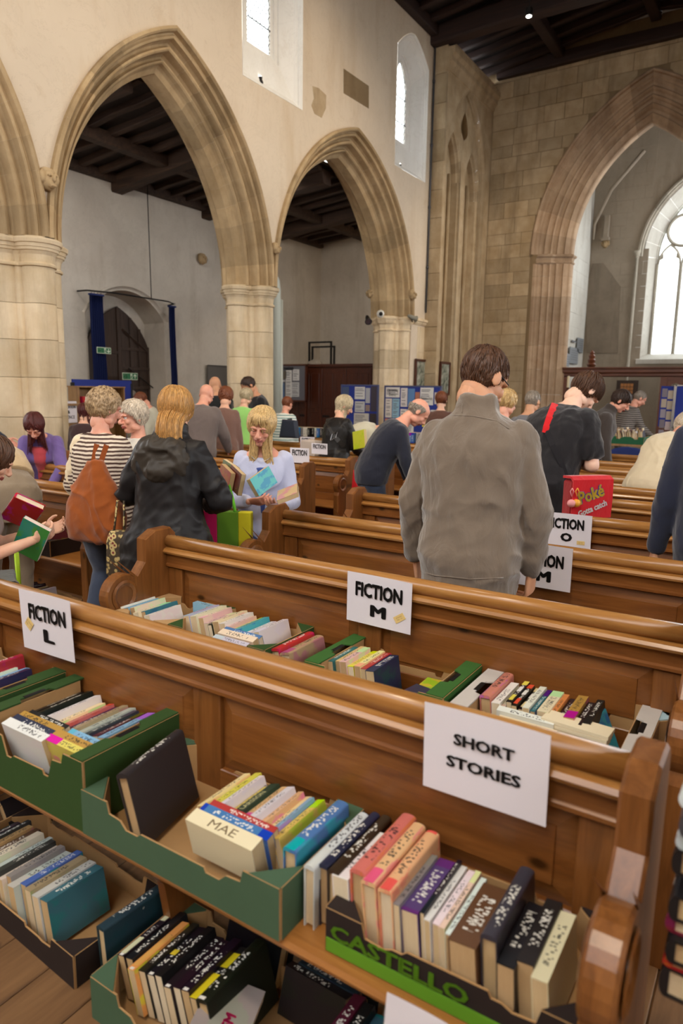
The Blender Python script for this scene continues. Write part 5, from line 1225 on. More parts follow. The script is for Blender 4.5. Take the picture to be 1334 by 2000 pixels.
bm = bmesh.new(); zf = ony(1155, 683, YS + .8).z; lathe(bm, [(.05, 0), (.05, zB + .0), (.09, zB + .06), (.12, zB + .1), (.07, zB + .14), (.10, zB + .2), (.06, zB + .24), (.085, zB + .3), (.05, zB + .34), (.06, zB + .38), (0, max(zf, zB + .45))], 10); link('finial', bm_mesh(bm), M_SCREEN, e)
p = ony(1106, 752, YS - .4); e = empty('processional_candle', (p.x, YS - .25, 0), 0, 'pale candle on a stand by the jamb of the chancel arch', 'candle')
bm = bmesh.new(); lathe(bm, [(.1, 0), (.02, .03), (.015, ony(1106, 757, YS - .25).z - .04), (.05, ony(1106, 757, YS - .25).z)], 10); link('stand', bm_mesh(bm), M_SCREEN, e)
bm = bmesh.new(); lathe(bm, [(.03, 0), (.03, .26), (.005, .27)], 10, (0, 0, ony(1106, 757, YS - .25).z)); link('candle', bm_mesh(bm), M_TINT, e, color=srgb(220, 206, 170))
# wall tablets
def tablet(pts, X, label, col):
    a, b = onx(*pts[0], X), onx(*pts[1], X); e = empty('wall_tablet', (X, (a.y + b.y) / 2, b.z), R(90), label, 'tablet'); w = abs(b.y - a.y); h = a.z - b.z
    link('slab', boxmesh(-w / 2, w / 2, -.03, .0, 0, h, .006), M_TINT, e, color=srgb(*col))
    bm = bmesh.new(); zz = h - .08
    while zz > .06: box(bm, -w * .38, w * .38, -.0325, -.0302, zz - .008, zz + .008); zz -= .06
    link('inscription', bm_mesh(bm), M_TINT, e, color=tuple(.6 * c for c in srgb(*col)))
tablet([(1112, 677), (1126, 712)], XN + .04, 'large grey memorial tablet on the white chancel wall', (128, 132, 136)); tablet([(1127, 659), (1136, 690)], XN + .04, 'upper right dark memorial tablet on the white chancel wall', (120, 124, 128)); tablet([(1116, 664), (1124, 670)], XN + .04, 'tiny memorial plate above the large grey tablet', (110, 112, 116)); tablet([(1103, 690), (1110, 716)], XN + .04, 'narrow memorial tablet beside the chancel arch jamb', (136, 140, 146))
x0, zt = xz(1207, 743, YE - .05); x1, zb = xz(1246, 778, YE - .05)
e = empty('honours_board', ((x0 + x1) / 2, YE - .2, zb), 0, 'dark framed honours board on the far chancel wall', 'board'); w = x1 - x0; h = zt - zb
link('backing', boxmesh(-w / 2, w / 2, 0, .03, 0, h), M_DOOR, e); 
for r_ in range(3):
    for c_ in range(4): link('name_plate', boxmesh(-w * .3 + c_ * w * .15, -w * .3 + c_ * w * .15 + w * .13, -.01, 0, h * .25 + r_ * h * .2, h * .25 + r_ * h * .2 + h * .17), M_TINT, e, color=srgb(176, 116, 60))
# blue board right
x0, zt = xz(1294, 754, 12.6); x1, _ = xz(1345, 754, 12.6); zb = xz(1294, 833, 12.6)[1]
e = empty('display_board', (x0 + .8, 12.6, 0), 0, 'large blue felt display board at the right edge before the screen', 'display board')
link('felt_panel', boxmesh(-.60, .8, 0, .03, zb, zt), M_BLUE, e); link('frame', boxmesh(-.62, -.58, -.02, .05, 0, zt + .02), M_BRASS, e); link('frame', boxmesh(-.6, .8, -.02, .05, zt, zt + .02), M_BRASS, e); link('frame', boxmesh(-.6, .8, -.02, .05, zb - .02, zb), M_BRASS, e)
sp = link('side_wing', boxmesh(-.82, -.62, .03, .05, zb, zt), M_BLUE, e)
for k in range(5): 
    for j in range(2): link('poster', boxmesh(-.80 + j * .09, -.72 + j * .09, .024, .03, zt - .18 - k * .17 - j * .03, zt - .04 - k * .17 - j * .03), M_TINT, e, color=srgb(*rs.choice(((190, 170, 168), (150, 140, 150), (176, 160, 140), (120, 110, 120)))))
# far table with green crate of thin books, blue chair
p = onz(1230, 873, .92); yt = 10.4
p = ony(1230, 866, yt); zt = p.z
e = empty('book_table', (p.x + .3, yt + .1, 0), 0, 'table beyond the last pew carrying the long green crate', 'table')
link('table_top', boxmesh(-.9, 1.2, -.3, .5, zt - .03, zt), M_DESK, e)
for sx in (-.8, 1.1):
    for sy_ in (-.25, .45): link('leg', boxmesh(sx - .03, sx + .03, sy_ - .03, sy_ + .03, 0, zt - .03), M_DESK, e)
x0 = ony(1198, 862, yt).x; x1 = ony(1262, 862, yt).x; cr = crate('long green plastic crate crammed with thin records, beyond the last pew', ((x0 + x1) / 2, yt + .1, zt), x1 - x0, .6, ony(1230, 852, yt).z - zt, srgb(34, 92, 60), 0, .0, .1, False)
n = 34
for r_ in range(3):
    for k in range(n // 1 if r_ == 0 else 26):
        xx = x0 + .03 + (x1 - x0 - .06) * k / (n if r_ == 0 else 26)
        nm, rgb = PAL[rs.choice('wcxtXbKcwmt')]
        book((xx, yt - .08 + r_ * .16, zt + .01 + r_ * .012), .010, .13, rs.uniform(.14, .19), srgb(*rgb), '%s record sleeve, %s from left in %s row of the long green crate' % (nm, ordw(k), ('front', 'middle', 'back')[r_]), (rs.uniform(-.06, .06), rs.uniform(-.3, -.1), 0), group='thin books in the long green crate')
p = ony(1223, 876, 9.6); e = empty('stacking_chair', (p.x, 9.75, 0), 0, 'blue upholstered chair behind the last right pew', 'chair')
bm = bmesh.new(); pts = [(-.24, .5), (.24, .5), (.25, p.z - .08)] + [(.25 * math.cos(a), p.z - .08 + .09 * math.sin(a)) for a in [math.pi * k / 8 for k in range(1, 8)]] + [(-.25, p.z - .08)]; prism(bm, pts, .05, 'y', -.02, bev=.012); link('backrest', bm_mesh(bm), M_CURT, e)
link('seat', boxmesh(-.23, .23, .03, .45, .42, .47, .012), M_CURT, e)
for sx in (-.21, .21):
    for sy_ in (.02, .42): link('leg', tubemesh([(sx, sy_, 0), (sx, sy_, .45)], .012, 6), M_BRASS, e)
# books and cartons on far left pews / table before the boards
x0, z0 = xz(592, 853, 5.9); p = ony(607, 845, 6.5)
e = empty('archive_carton', (ony(609, 850, 6.4).x, 6.4, .88), R(-18), 'pale folded carton standing on a far left pew by the FICTION sheets', 'carton'); link('carton_body', boxmesh(-.13, .13, -.06, .06, 0, .16, .004), M_CARD, e, color=srgb(206, 190, 176)); link('lid', boxmesh(-.125, .125, -.055, .055, .16, .17), M_CARD, e, color=srgb(220, 206, 196)); link('flap_tab', boxmesh(-.03, .03, -.02, .02, .17, .185), M_CARD, e, color=srgb(210, 196, 182))
bt = empty('book_table', (-5.7, 9.6, 0), 0, 'low table of upright books before the blue display boards', 'table'); link('table_top', boxmesh(-1.4, 1.3, -.3, .3, .82, .85), M_DESK, bt)
for sx in (-1.3, 1.2):
    for sy_ in (-.25, .25): link('leg', boxmesh(sx - .03, sx + .03, sy_ - .03, sy_ + .03, 0, .82), M_DESK, bt)
for k in range(46):
    nm, rgb = PAL[rs.choice('nTKkxwGuBcX')]; xx = -7.0 + k * .055
    o = book((xx, 9.45, .852), .045, .15, rs.uniform(.2, .26), srgb(*rgb), '%s book, %s from left in row before the blue display boards' % (nm, ordw(k)), (0, 0, 0), group='row of books before the display boards')
    o.rotation_euler = (R(90), 0, 0); o.location.z += .08; o.location.y += .12
# white printed carton on left pew beside pew end
p = onx(640, 960, -4.0)
crate('white printed banana carton on the seat of a far left pew', (-4.05, 5.32 - .18, .4415), .42, .3, .2, WHITEBOX, 0, .0, .1, False)
books('in white carton on far left pew', (-4.22, 5.05, .46), 'w X w c w u w X', 0, -.1, hs=1.6)
e = empty('red_bag', (-3.6, 5.9, .0), R(-8), 'upright red shopping bag by a left pew end', 'bag')
bm = bmesh.new(); prism(bm, [(-.12, 0), (.12, 0), (.06, .80), (-.05, .82)], .07, 'y', -.035, bev=.01); link('bag_body', bm_mesh(bm), M_TINT, e, color=srgb(196, 24, 34)); link('handle', tubemesh([(-.03, 0, .80), (-.02, 0, .92), (.02, 0, .92), (.04, 0, .80)], .008, 6), M_TINT, e, color=srgb(170, 20, 28))
# ================================================================ PEOPLE
def remesh(bm, voxel, smooth=4):
    me = bm_mesh(bm); o = bpy.data.objects.new('tmp', me); COL.objects.link(o)
    m = o.modifiers.new('r', 'REMESH'); m.mode = 'VOXEL'; m.voxel_size = voxel
    if smooth: s = o.modifiers.new('s', 'SMOOTH'); s.iterations = smooth; s.factor = .5
    out = bpy.data.meshes.new_from_object(o.evaluated_get(bpy.context.evaluated_depsgraph_get()))
    bpy.data.objects.remove(o); bpy.data.meshes.remove(me); out.materials.clear(); return out
def ell(bm, c, r, M=None, sub=2):
    vs = bmesh.ops.create_icosphere(bm, subdivisions=sub, radius=1)['verts']; c = Vector(c)
    for v in vs:
        p = Vector((v.co.x * r[0], v.co.y * r[1], v.co.z * r[2])); v.co = (M @ p if M else p) + c
def loft(bm, rings, n=22, pw=2.3):
    """rings: (centre, right vec, fwd vec, rx, ry_front, ry_back)"""
    rows = []
    for c, x, f, rx, rf, rb_ in rings:
        row = []
        for k in range(n):
            a = 2 * math.pi * k / n; ca, sa = math.cos(a), math.sin(a)
            ca = math.copysign(abs(ca) ** (2 / pw), ca); sa = math.copysign(abs(sa) ** (2 / pw), sa)
            row.append(bm.verts.new(c + x * rx * ca + f * (rf if sa > 0 else rb_) * sa))
        rows.append(row)
    for a, b in zip(rows, rows[1:]):
        for k in range(n): bm.faces.new((a[k], a[(k + 1) % n], b[(k + 1) % n], b[k]))
    bm.faces.new(rows[0][::-1]); bm.faces.new(rows[-1])
def limb(bm, pts, rad, seg=14):
    pts = [Vector(p) for p in pts]; P_, Rr = [], []
    for i in range(len(pts) - 1):
        for k in range(4):
            t = k / 4; P_.append(pts[i].lerp(pts[i + 1], t)); Rr.append(rad[i] + (rad[i + 1] - rad[i]) * t)
    P_.append(pts[-1]); Rr.append(rad[-1])
    tube(bm, P_, Rr, seg)
    for p, r in zip(pts, rad): ell(bm, p, (r, r, r), None, 2)
TORSO = {'m': [(-.10, .155, .10, .115), (-.02, .170, .115, .13), (.06, .166, .118, .12), (.16, .158, .118, .105), (.26, .166, .122, .11), (.36, .182, .125, .115), (.44, .188, .108, .11), (.49, .160, .085, .10), (.53, .095, .065, .08), (.56, .06, .058, .062)],
         'f': [(-.10, .165, .10, .125), (-.02, .182, .115, .14), (.06, .168, .112, .12), (.16, .142, .108, .096), (.26, .148, .118, .096), (.34, .158, .138, .10), (.42, .162, .112, .10), (.48, .140, .08, .09), (.52, .085, .06, .07), (.555, .052, .05, .056)]}
def sm(t): t = max(0, min(1, t)); return t * t * (3 - 2 * t)
class Body:
    def __init__(b, sex, lean, s, fat=1.0, twist=0, hz=.93):
        b.sex, b.s, b.fat, b.lean, b.twist = sex, s, fat, lean, twist
        b.hy = -.17 * math.sin(lean); b.tab = {}; b.hz = hz
        p = Vector((0, b.hy, hz)); st = .01; b.tab[0] = p.copy()
        for k in range(1, 61):
            a = b.ang(k * st); p = p + Vector((0, math.sin(a), math.cos(a))) * st; b.tab[k] = p.copy()
    def ang(b, t): return b.lean * (.45 + .55 * sm(t / .38)) if t > 0 else b.lean * .45 * sm((t + .12) / .12)
    def fr(b, t):
        k = max(0, min(60, round(t * 100))); a = b.ang(t); c = b.tab[k].copy()
        if t < 0: c = b.tab[0] + Vector((0, 0, t))
        tw = b.twist * sm(t / .45); x = Vector((math.cos(tw), math.sin(tw), 0)); f = Vector((-math.sin(tw) * math.cos(a), math.cos(tw) * math.cos(a), -math.sin(a)))
        return c, x, f
    def rings(b, t0, t1, d, flare=0.0):
        T = TORSO[b.sex]; out = []; n = 16
        for k in range(n + 1):
            t = t0 + (t1 - t0) * k / n
            for q in range(len(T) - 1):
                if T[q][0] <= t <= T[q + 1][0] or (q == 0 and t < T[0][0]) or (q == len(T) - 2 and t > T[-1][0]): break
            u = max(0, min(1, (t - T[q][0]) / (T[q + 1][0] - T[q][0]))); v = [T[q][i] + (T[q + 1][i] - T[q][i]) * sm(u) for i in (1, 2, 3)]
            c, x, f = b.fr(t); ft = 1 + (b.fat - 1) * (1 - sm((t - .3) / .25)) if t > .3 else b.fat
            dd = d(t) if callable(d) else d; fl = flare * sm((.1 - t) / .3)
            out.append((c * b.s, x, f, (v[0] * ft + dd + fl) * b.s, (v[1] * ft + dd + fl * .8) * b.s, (v[2] * ft + dd + fl * .8) * b.s))
        return out
    def shoulder(b, sd):
        c, x, f = b.fr(.45); return (c + x * sd * (.158 if b.sex == 'm' else .136) * (1 + (b.fat - 1) * .4)) * b.s
    def leg(b, sd, spread=.1, step=0):
        k = max(0, .93 - b.hz); return [Vector((sd * .088, b.hy, b.hz - .03)) * b.s, Vector((sd * spread, b.hy * .5 + .03 + step * .6 + k ** .5 * .35, .49 - k * .5)) * b.s, Vector((sd * spread, -.03 + step, .075)) * b.s]
def wrinkle(me, A, fx=7, fz=2.6, seed=0, fine=.3):
    nv = len(me.vertices); co = np.empty(nv * 3, 'f'); no = np.empty(nv * 3, 'f'); me.vertices.foreach_get('co', co); me.vertices.foreach_get('normal', no); co = co.reshape(-1, 3); no = no.reshape(-1, 3)
    d = np.empty(nv, 'f'); nz = noise.noise
    for i in range(nv):
        x, y, z = co[i]; w = .12 * nz((x * 4 + seed, y * 4, z * 4))
        a = 1 - 2 * abs(nz(((x + z * .45 + w) * fx + seed, (y - z * .25) * fx, z * fz + w * 6))); a = a * abs(a) + .35 * (1 - 2 * abs(nz(((x - z * .8) * fx * 1.7 - seed, (y + z * .5) * fx * 1.7, z * fz * 2)))); b = nz((x * 22 + seed, y * 22, z * 13))
        d[i] = A * (a * .8 - .3 + fine * b)
    co += no * d[:, None]; me.vertices.foreach_set('co', co.ravel()); me.update()
def hand(bm_out, wrist, d, n, side, curl, s, thumb=.6, spread=1.0):
    """d fingers direction, n palm-facing normal, side: +1 thumb towards d x n"""
    bm = bmesh.new(); d = Vector(d).normalized(); n = Vector(n); n = (n - d * n.dot(d)).normalized(); l = d.cross(n).normalized() * side; w = Vector(wrist)
    rows = []
    for q, (u, hw, ht) in enumerate(((-.03, .024, .018), (.0, .026, .017), (.03, .036, .016), (.06, .041, .0145), (.088, .040, .012), (.096, .036, .009))):
        c = w + d * u * s; rows.append([bm.verts.new(c + l * math.cos(a) * hw * s + n * math.sin(a) * ht * s) for a in [2 * math.pi * k / 14 for k in range(14)]])
    for a, b in zip(rows, rows[1:]):
        for k in range(14): bm.faces.new((a[k], a[(k + 1) % 14], b[(k + 1) % 14], b[k]))
    bm.faces.new(rows[0][::-1]); bm.faces.new(rows[-1])
    ell(bm, w + (d * .035 + l * .024 + n * .008) * s, (.02 * s, .02 * s, .02 * s))
    for i, L in enumerate((.078, .086, .080, .062)):
        x = (.030 - i * .0205) * spread; p = w + (d * .086 + l * x) * s; ang = 0; pts = [p - d * .012 * s, p]; dd = d + l * (x * 1.6)
        for k, f in enumerate((.45, .32, .23)):
            ang += curl * (R(52), R(68), R(44))[k] * (1 + .06 * i); p = p + (dd * math.cos(ang) + n * math.sin(ang)).normalized() * L * f * s; pts.append(p)
        tube(bm, pts, [.0098 * s, .0095 * s, .0088 * s, .008 * s, .0065 * s], 8); ell(bm, pts[-1], (.0068 * s,) * 3, None, 1)
        for p in pts[1:-1]: ell(bm, p, (.0094 * s,) * 3, None, 1)
    t0 = w + (d * .022 + l * .026 + n * .006) * s; t1 = t0 + (d * .55 + l * .75 + n * .25 * thumb).normalized() * .038 * s; t2 = t1 + (d * .8 + l * .25 + n * .6 * thumb).normalized() * .032 * s; t3 = t2 + (d * .85 - l * .1 + n * .7 * thumb).normalized() * .024 * s
    tube(bm, [t0, t1, t2, t3], [.014 * s, .0115 * s, .0105 * s, .0075 * s], 8); ell(bm, t3, (.0078 * s,) * 3, None, 1); ell(bm, t1, (.0118 * s,) * 3, None, 1)
    bmesh.ops.recalc_face_normals(bm, faces=bm.faces[:]); me = remesh(bm, .0042, 2); bm_out.from_mesh(me); bpy.data.meshes.remove(me)
def head_mesh(s, sex, fine, old=0, smile=0):
    bm = bmesh.new(); k = .97 if sex == 'f' else 1.0
    ell(bm, (0, -.012, .035), (.076 * k, .096, .090), None, 3); ell(bm, (0, .022, -.03), (.060 * k, .070, .082), None, 3); ell(bm, (0, .052, -.088), (.030 * k, .032, .026)); ell(bm, (0, .035, .045), (.064 * k, .058, .060), None, 3)
    for sx in (-1, 1):
        ell(bm, (sx * .037, .064, -.022), (.024, .022, .024)); ell(bm, (sx * .052 * k, .012, -.068), (.018, .036, .026)); tube(bm, [(sx * .010, .090, .026), (sx * .030, .092, .030), (sx * .052, .074, .022)], [.009, .010, .008], 8)
        ell(bm, (sx * .078 * k, -.012, .0), (.010, .021, .033), Euler((R(12), 0, R(sx * -22))).to_matrix()); ell(bm, (sx * .013, .105, -.030), (.010, .011, .009))
        tube(bm, [(sx * .018, .086, .000), (sx * .033, .087, -.0045), (sx * .048, .074, .0)], [.005, .0055, .005], 6)
    tube(bm, [(0, .088, .022), (0, .104, -.005), (0, .118, -.028)], [.009, .011, .014], 8); ell(bm, (0, .112, -.030), (.014, .014, .011))
    tube(bm, [(-.024, .080, -.056 + smile * .004), (-.010, .095, -.052), (0, .096, -.054), (.010, .095, -.052), (.024, .080, -.056 + smile * .004)], [.004, .007, .0065, .007, .004], 8)
    tube(bm, [(-.023, .079, -.058 + smile * .004), (0, .095, -.066), (.023, .079, -.058 + smile * .004)], [.004, .0085, .004], 8)
    limb(bm, [(0, -.020, -.045), (0, -.030, -.095)], [.053 * k, .050 * k])
    for v in bm.verts: v.co *= s
    bmesh.ops.recalc_face_normals(bm, faces=bm.faces[:]); me = remesh(bm, (.0048 if fine else .008) * s, 3 if fine else 2)
    me.materials.append(M_SKIN); me.materials.append(M_LIP)
    for p in me.polygons:
        c = p.center / s
        if abs(c.x) < .025 and c.y > .070 and -.0745 + abs(c.x) * .25 < c.z < -.0465 - abs(c.x) * .25: p.material_index = 1
    return me
ZH = [(0, .086), (40, .070), (62, .045), (78, .0), (95, -.018), (110, -.04), (135, -.075), (180, -.088)]
def hairline(phi, dz):
    a = abs(math.degrees(phi))
    for (a0, z0), (a1, z1) in zip(ZH, ZH[1:]):
        if a <= a1: return z0 + (z1 - z0) * (a - a0) / (a1 - a0) + dz
    return ZH[-1][1] + dz
def hair_mesh(s, style, M, seed, n=200, push=0.0, bangs=0):
    """hair in head space: scalp cap plus combed locks; M = head rotation (for gravity)"""
    st = dict(short=(.045, .004, -.012, .0), mop=(.075, .012, -.042, .12), curly=(.035, .018, -.018, 1.), bob=(.27, .010, -.03, .0), long=(.62, .012, -.02, .0), fringe=(.03, .002, .0, .0), pale=(.06, .016, -.025, .6), updo=(.06, .008, 0, 0))[style]
    L, off, dz, curl = st; rr = random.Random(seed); bm = bmesh.new(); C0 = Vector((0, -.012, .035)); Rd = Vector((.080 + off * .6, .100 + off * .6, .095 + off * .7))
    vs = bmesh.ops.create_icosphere(bm, subdivisions=5 if n > 120 else 4, radius=1)['verts']
    bald = style == 'fringe'
    for v in vs: v.co = Vector((v.co.x * Rd.x, v.co.y * Rd.y, v.co.z * Rd.z)) + C0
    def inside(p, m=0):
        phi = math.atan2(p.x, p.y); z = hairline(phi, dz) + m
        if bald and p.z > .05 - .02 * math.cos(phi * 2): return False
        return p.z > z
    bmesh.ops.delete(bm, geom=[v for v in bm.verts if not inside(v.co)], context='VERTS')
    for v in bm.verts:
        d = (v.co - C0).normalized(); a = math.atan2(d.x, d.y)
        if curl: v.co += d * (.010 * curl * (1 - 2 * abs(noise.noise(v.co * 38 + Vector((seed, 0, 0))))) + .004 * noise.noise(v.co * 80))
        else: v.co += d * (.006 * noise.noise(Vector((a * 7 + seed, v.co.z * 12, d.y * 5))) + .002 * noise.noise(Vector((a * 30, v.co.z * 8, seed))))
    g = M.inverted() @ Vector((0, 0, -1)); crown = Vector((0, -.05, .13))
    k = 0; tries = 0
    while k < n and tries < n * 8:
        tries += 1
        th = rr.uniform(-math.pi, math.pi); cz = rr.uniform(-.9, 1); q = math.sqrt(1 - cz * cz); p = C0 + Vector((q * math.sin(th) * Rd.x, q * math.cos(th) * Rd.y, cz * Rd.z))
        if not inside(p, .004): continue
        k += 1; pts = [p]; d0 = (p - crown); ln = L * rr.uniform(.7, 1.1); stp = .013 if L < .12 else .028; m = max(2, int(ln / stp)); o = rr.uniform(.2, 1.0) * (off + .003); jit = Vector((rr.uniform(-1, 1), rr.uniform(-1, 1), rr.uniform(-1, 1))) * ((.25 if L < .12 else .10) + curl)
        vel = None; fall = 0
        for i in range(m):
            p = pts[-1]; e = Vector(((p.x - C0.x) / Rd.x ** 2, (p.y - C0.y) / Rd.y ** 2, (p.z - C0.z) / Rd.z ** 2)).normalized()
            on = L < .12 or (p.z > -.03 and i < 9)
            if on:
                t = (p - crown) + jit * .03 + g * .05; t = (t - e * t.dot(e)).normalized(); p2 = p + t * stp
                r = (p2 - C0); sc = 1 / math.sqrt((r.x / Rd.x) ** 2 + (r.y / Rd.y) ** 2 + (r.z / Rd.z) ** 2); p2 = C0 + r * sc * (1 + o * (5 if L < .12 else 3))
                if not inside(p2, -.012) and L < .12: break
                if L >= .12 and p2.y > .052 and p2.z < .085: p2.y -= .010; p2.x += math.copysign(.010, p2.x)
                vel = t
            else:
                vel = (vel or g).lerp(g, .5).normalized(); p2 = p + (vel + jit * .25 + Vector((0, -push * max(0, 1 - fall / 5), 0))).normalized() * stp; fall += 1
                if p2.y > .035: p2.x += math.copysign(.004, p2.x); p2.y -= .004
            pts.append(p2)
        if len(pts) < 2: continue
        w = ((.0045 if n > 200 else .007) if L < .12 else .0115) * rr.uniform(.6, 1.2); nn = len(pts)
        tube(bm, pts, [w * (.6 + .4 * min(1, i / 2)) * (1 - .75 * (i / (nn - 1)) ** 2) for i in range(nn)], 5, flat=.4)
    for k in range(bangs):
        x = -.045 + .09 * k / max(1, bangs - 1) + rr.uniform(-.004, .004); y = .084 - 6 * x * x; p0 = Vector((x * .75, y - .03, .122)); pts = [p0, Vector((x * .9, y + .006, .108)), Vector((x * 1.0, y + .020, .085)), Vector((x * 1.12, y + .021 - abs(x) * .2, .062)), Vector((x * 1.25, y + .018 - abs(x) * .4, .046 - abs(x) * .5 + rr.uniform(-.004, .006)))]
        tube(bm, pts, [.006, .007, .006, .005, .002], 5, flat=.5)
    for v in bm.verts: v.co *= s
    return bm_mesh(bm, smooth=True)
SKINS = dict(light=srgb(226, 178, 150), pink=srgb(224, 164, 140), tan=srgb(206, 154, 120), pale=srgb(232, 192, 168))
HAIRS = dict(brown=srgb(92, 62, 44), dark=srgb(58, 40, 32), blond=srgb(216, 184, 130), gold=srgb(196, 148, 86), grey=srgb(150, 140, 130), white=srgb(222, 210, 194), auburn=srgb(86, 34, 32), red=srgb(128, 72, 44), ash=srgb(204, 190, 160), sandy=srgb(178, 152, 118))
NP = [0]
def person(label, px, py, Y, face, lean, sex='m', top=None, topc=(100, 100, 100), topm=None, hem=-.12, ease=.018, puff=.010, flare=.0, sleeve='long', legc=(50, 60, 80), legs='trousers', hair='short', hairc='brown', skin='light', pitch=20, yaw=0, roll=0, armR=None, armL=None, handR=None, handL=None, fat=1.0, fine=False, face_on=False, eyes='down', collar=False, wr=.008, step=0, twist=0, nlock=None, spread=.1, hemdip=0, neck=.525, st=None, root=None, push=0.0, bangs=0, topname='jumper'):
    NP[0] += 1; lean_ = R(lean); pc = ony(px, py, Y)
    b0 = Body(sex, lean_, 1, fat, R(twist))
    nd = b0.ang(.6) * .8 + R(pitch) * .5; c0 = b0.tab[56] + Vector((0, math.sin(nd), math.cos(nd))) * .115 + Vector((0, .02, 0))
    s = pc.z / c0.z; hz = .93
    if root: s = st / 1.75
    elif st: s = st / 1.75; hz = .93 + pc.z / s - c0.z; c0.z += hz - .93
    b = Body(sex, lean_, s, fat, R(twist), hz); Rz = Matrix.Rotation(R(face), 3, 'Z'); hc = c0 * s
    root = Vector((*root, 0)) if root else pc - Rz @ hc
    root.z = 0
    e = empty('person', root, R(face), label, 'person')
    HM = Matrix.Rotation(R(yaw), 3, 'Z') @ Matrix.Rotation(R(roll), 3, 'Y') @ Matrix.Rotation(-R(pitch), 3, 'X')
    HG = Matrix.Rotation(R(face), 3, 'Z') @ HM
    vox = .009 if fine else .014
    arms = {}
    for sd, spec in ((1, armR), (-1, armL)):
        u, f = spec or ((.16, .02, -1), (.06, .22, -1)); u = Vector((u[0] * sd, u[1], u[2])).normalized(); f = Vector((f[0] * sd, f[1], f[2])).normalized()
        S = b.shoulder(sd); E_ = S + u * .285 * s; W_ = E_ + f * .245 * s; arms[sd] = (S, E_, W_, u, f)
    # --- the body: one surface
    bm = bmesh.new(); loft(bm, b.rings(-.10, .54, -.012)); nk = .052 if sex == 'f' else .057
    c_, x_, f_ = b.fr(.50); limb(bm, [c_ * s, hc.lerp(c_ * s, .5) - (HM @ Vector((0, .018, 0))) * s, HM @ (Vector((0, -.026, -.06)) * s) + hc], [nk * 1.12 * s, nk * s, nk * .96 * s])
    for sd in (1, -1):
        S, E_, W_, u, f = arms[sd]; bare = sleeve == 'short'
        limb(bm, [S, E_, W_, W_ + f * .01 * s], [.046 * s * fat ** .5, .040 * s * fat ** .5, .027 * s, .026 * s])
        L = b.leg(sd, spread, step * sd); limb(bm, L, [.078 * s * fat, .050 * s * fat ** .5, .036 * s]); ell(bm, L[2] + Vector((0, .06, -.035)) * s, (.042 * s, .11 * s, .035 * s))
    bmesh.ops.recalc_face_normals(bm, faces=bm.faces[:]); bd = remesh(bm, vox * 1.2, 4); B = bmesh.new(); B.from_mesh(bd); bpy.data.meshes.remove(bd)
    hm = head_mesh(s, sex, fine or face_on); k0 = len(B.verts); B.from_mesh(hm); B.verts.ensure_lookup_table()
    for v in B.verts[k0:]: v.co = HM @ v.co + hc
    for sd, hs in ((1, handR), (-1, handL)):
        S, E_, W_, u, f = arms[sd]; hs = hs or {}
        n = Vector(hs.get('n', (-1, .2, 0))); n = Vector((n.x * sd, n.y, n.z)); d = hs.get('d'); d = Vector((d[0] * sd, d[1], d[2])) if d else f
        hand(B, W_ + d.normalized() * .012 * s, d, n, hs.get('t', 1) * sd, hs.get('curl', .45), s * (1.0 if sex == 'm' else .93), hs.get('thumb', .6))
    me = bm_mesh(B, smooth=True); me.materials.append(M_SKIN); me.materials.append(M_LIP); link('body', me, None, e, color=SKINS[skin]); bpy.data.meshes.remove(hm)
    # --- top garment
    if top is None: top = topm or M_FAB
    bm = bmesh.new(); loft(bm, b.rings(hem, .545 if collar else neck, lambda t: ease * (1 - .75 * sm((t - .38) / .12)), flare))
    for sd in (1, -1):
        S, E_, W_, u, f = arms[sd]; a = fat ** .5
        if sleeve == 'long': limb(bm, [S, E_, W_ - f * .012 * s], [(.053 * a + ease * .55) * s, (.046 * a + ease * .55) * s, (.034 + ease * .45) * s])
        elif sleeve == 'short': limb(bm, [S, S.lerp(E_, .62)], [(.056 * a + ease * .6) * s, (.062 * a + ease * .8) * s])
    if collar:
        c, x, f = b.fr(.545); u_ = (b.fr(.58)[0] - b.fr(.54)[0]).normalized(); loft(bm, [((c - u_ * .05) * s, x, f, .11 * s, .085 * s, .095 * s), ((c + u_ * .01) * s, x, f, .080 * s, .07 * s, .078 * s), ((c + u_ * .055) * s, x, f, .074 * s, .066 * s, .075 * s)])
    bmesh.ops.recalc_face_normals(bm, faces=bm.faces[:]); me = remesh(bm, vox, 5); wrinkle(me, wr * s, seed=NP[0] * 3.7); me.shade_smooth(); link(topname, me, top, e, color=srgb(*topc))
    # --- legs
    if legs == 'trousers':
        bm = bmesh.new(); loft(bm, b.rings(-.13, max(.05, hem + .05), .006))
        for sd in (1, -1):
            L = b.leg(sd, spread, step * sd); limb(bm, [L[0], L[1], L[2] + Vector((0, 0, .02))], [.090 * s * fat, .070 * s * fat ** .5, .060 * s])
        bmesh.ops.recalc_face_normals(bm, faces=bm.faces[:]); me = remesh(bm, vox * 1.15, 5); wrinkle(me, .006 * s, 9, 5, NP[0]); me.shade_smooth(); link('trousers', me, M_FAB, e, color=srgb(*legc))
    elif legs == 'skirt':
        bm = bmesh.new(); c0_ = b.fr(0); rr_ = b.rings(-.10, .06, .02)
        low = [(Vector((0, b.hy * .6, z)) * s, Vector((1, 0, 0)), Vector((0, 1, 0)), w * s, w * .8 * s, w * .85 * s) for z, w in ((.25, .30), (.45, .28), (.62, .26), (.75, .24))]
        loft(bm, low + rr_); bmesh.ops.recalc_face_normals(bm, faces=bm.faces[:]); me = remesh(bm, vox * 1.15, 4); wrinkle(me, .016 * s, 12, 1, NP[0]); me.shade_smooth(); link('skirt', me, M_SKIRT, e, color=srgb(*legc))
    bm = bmesh.new()
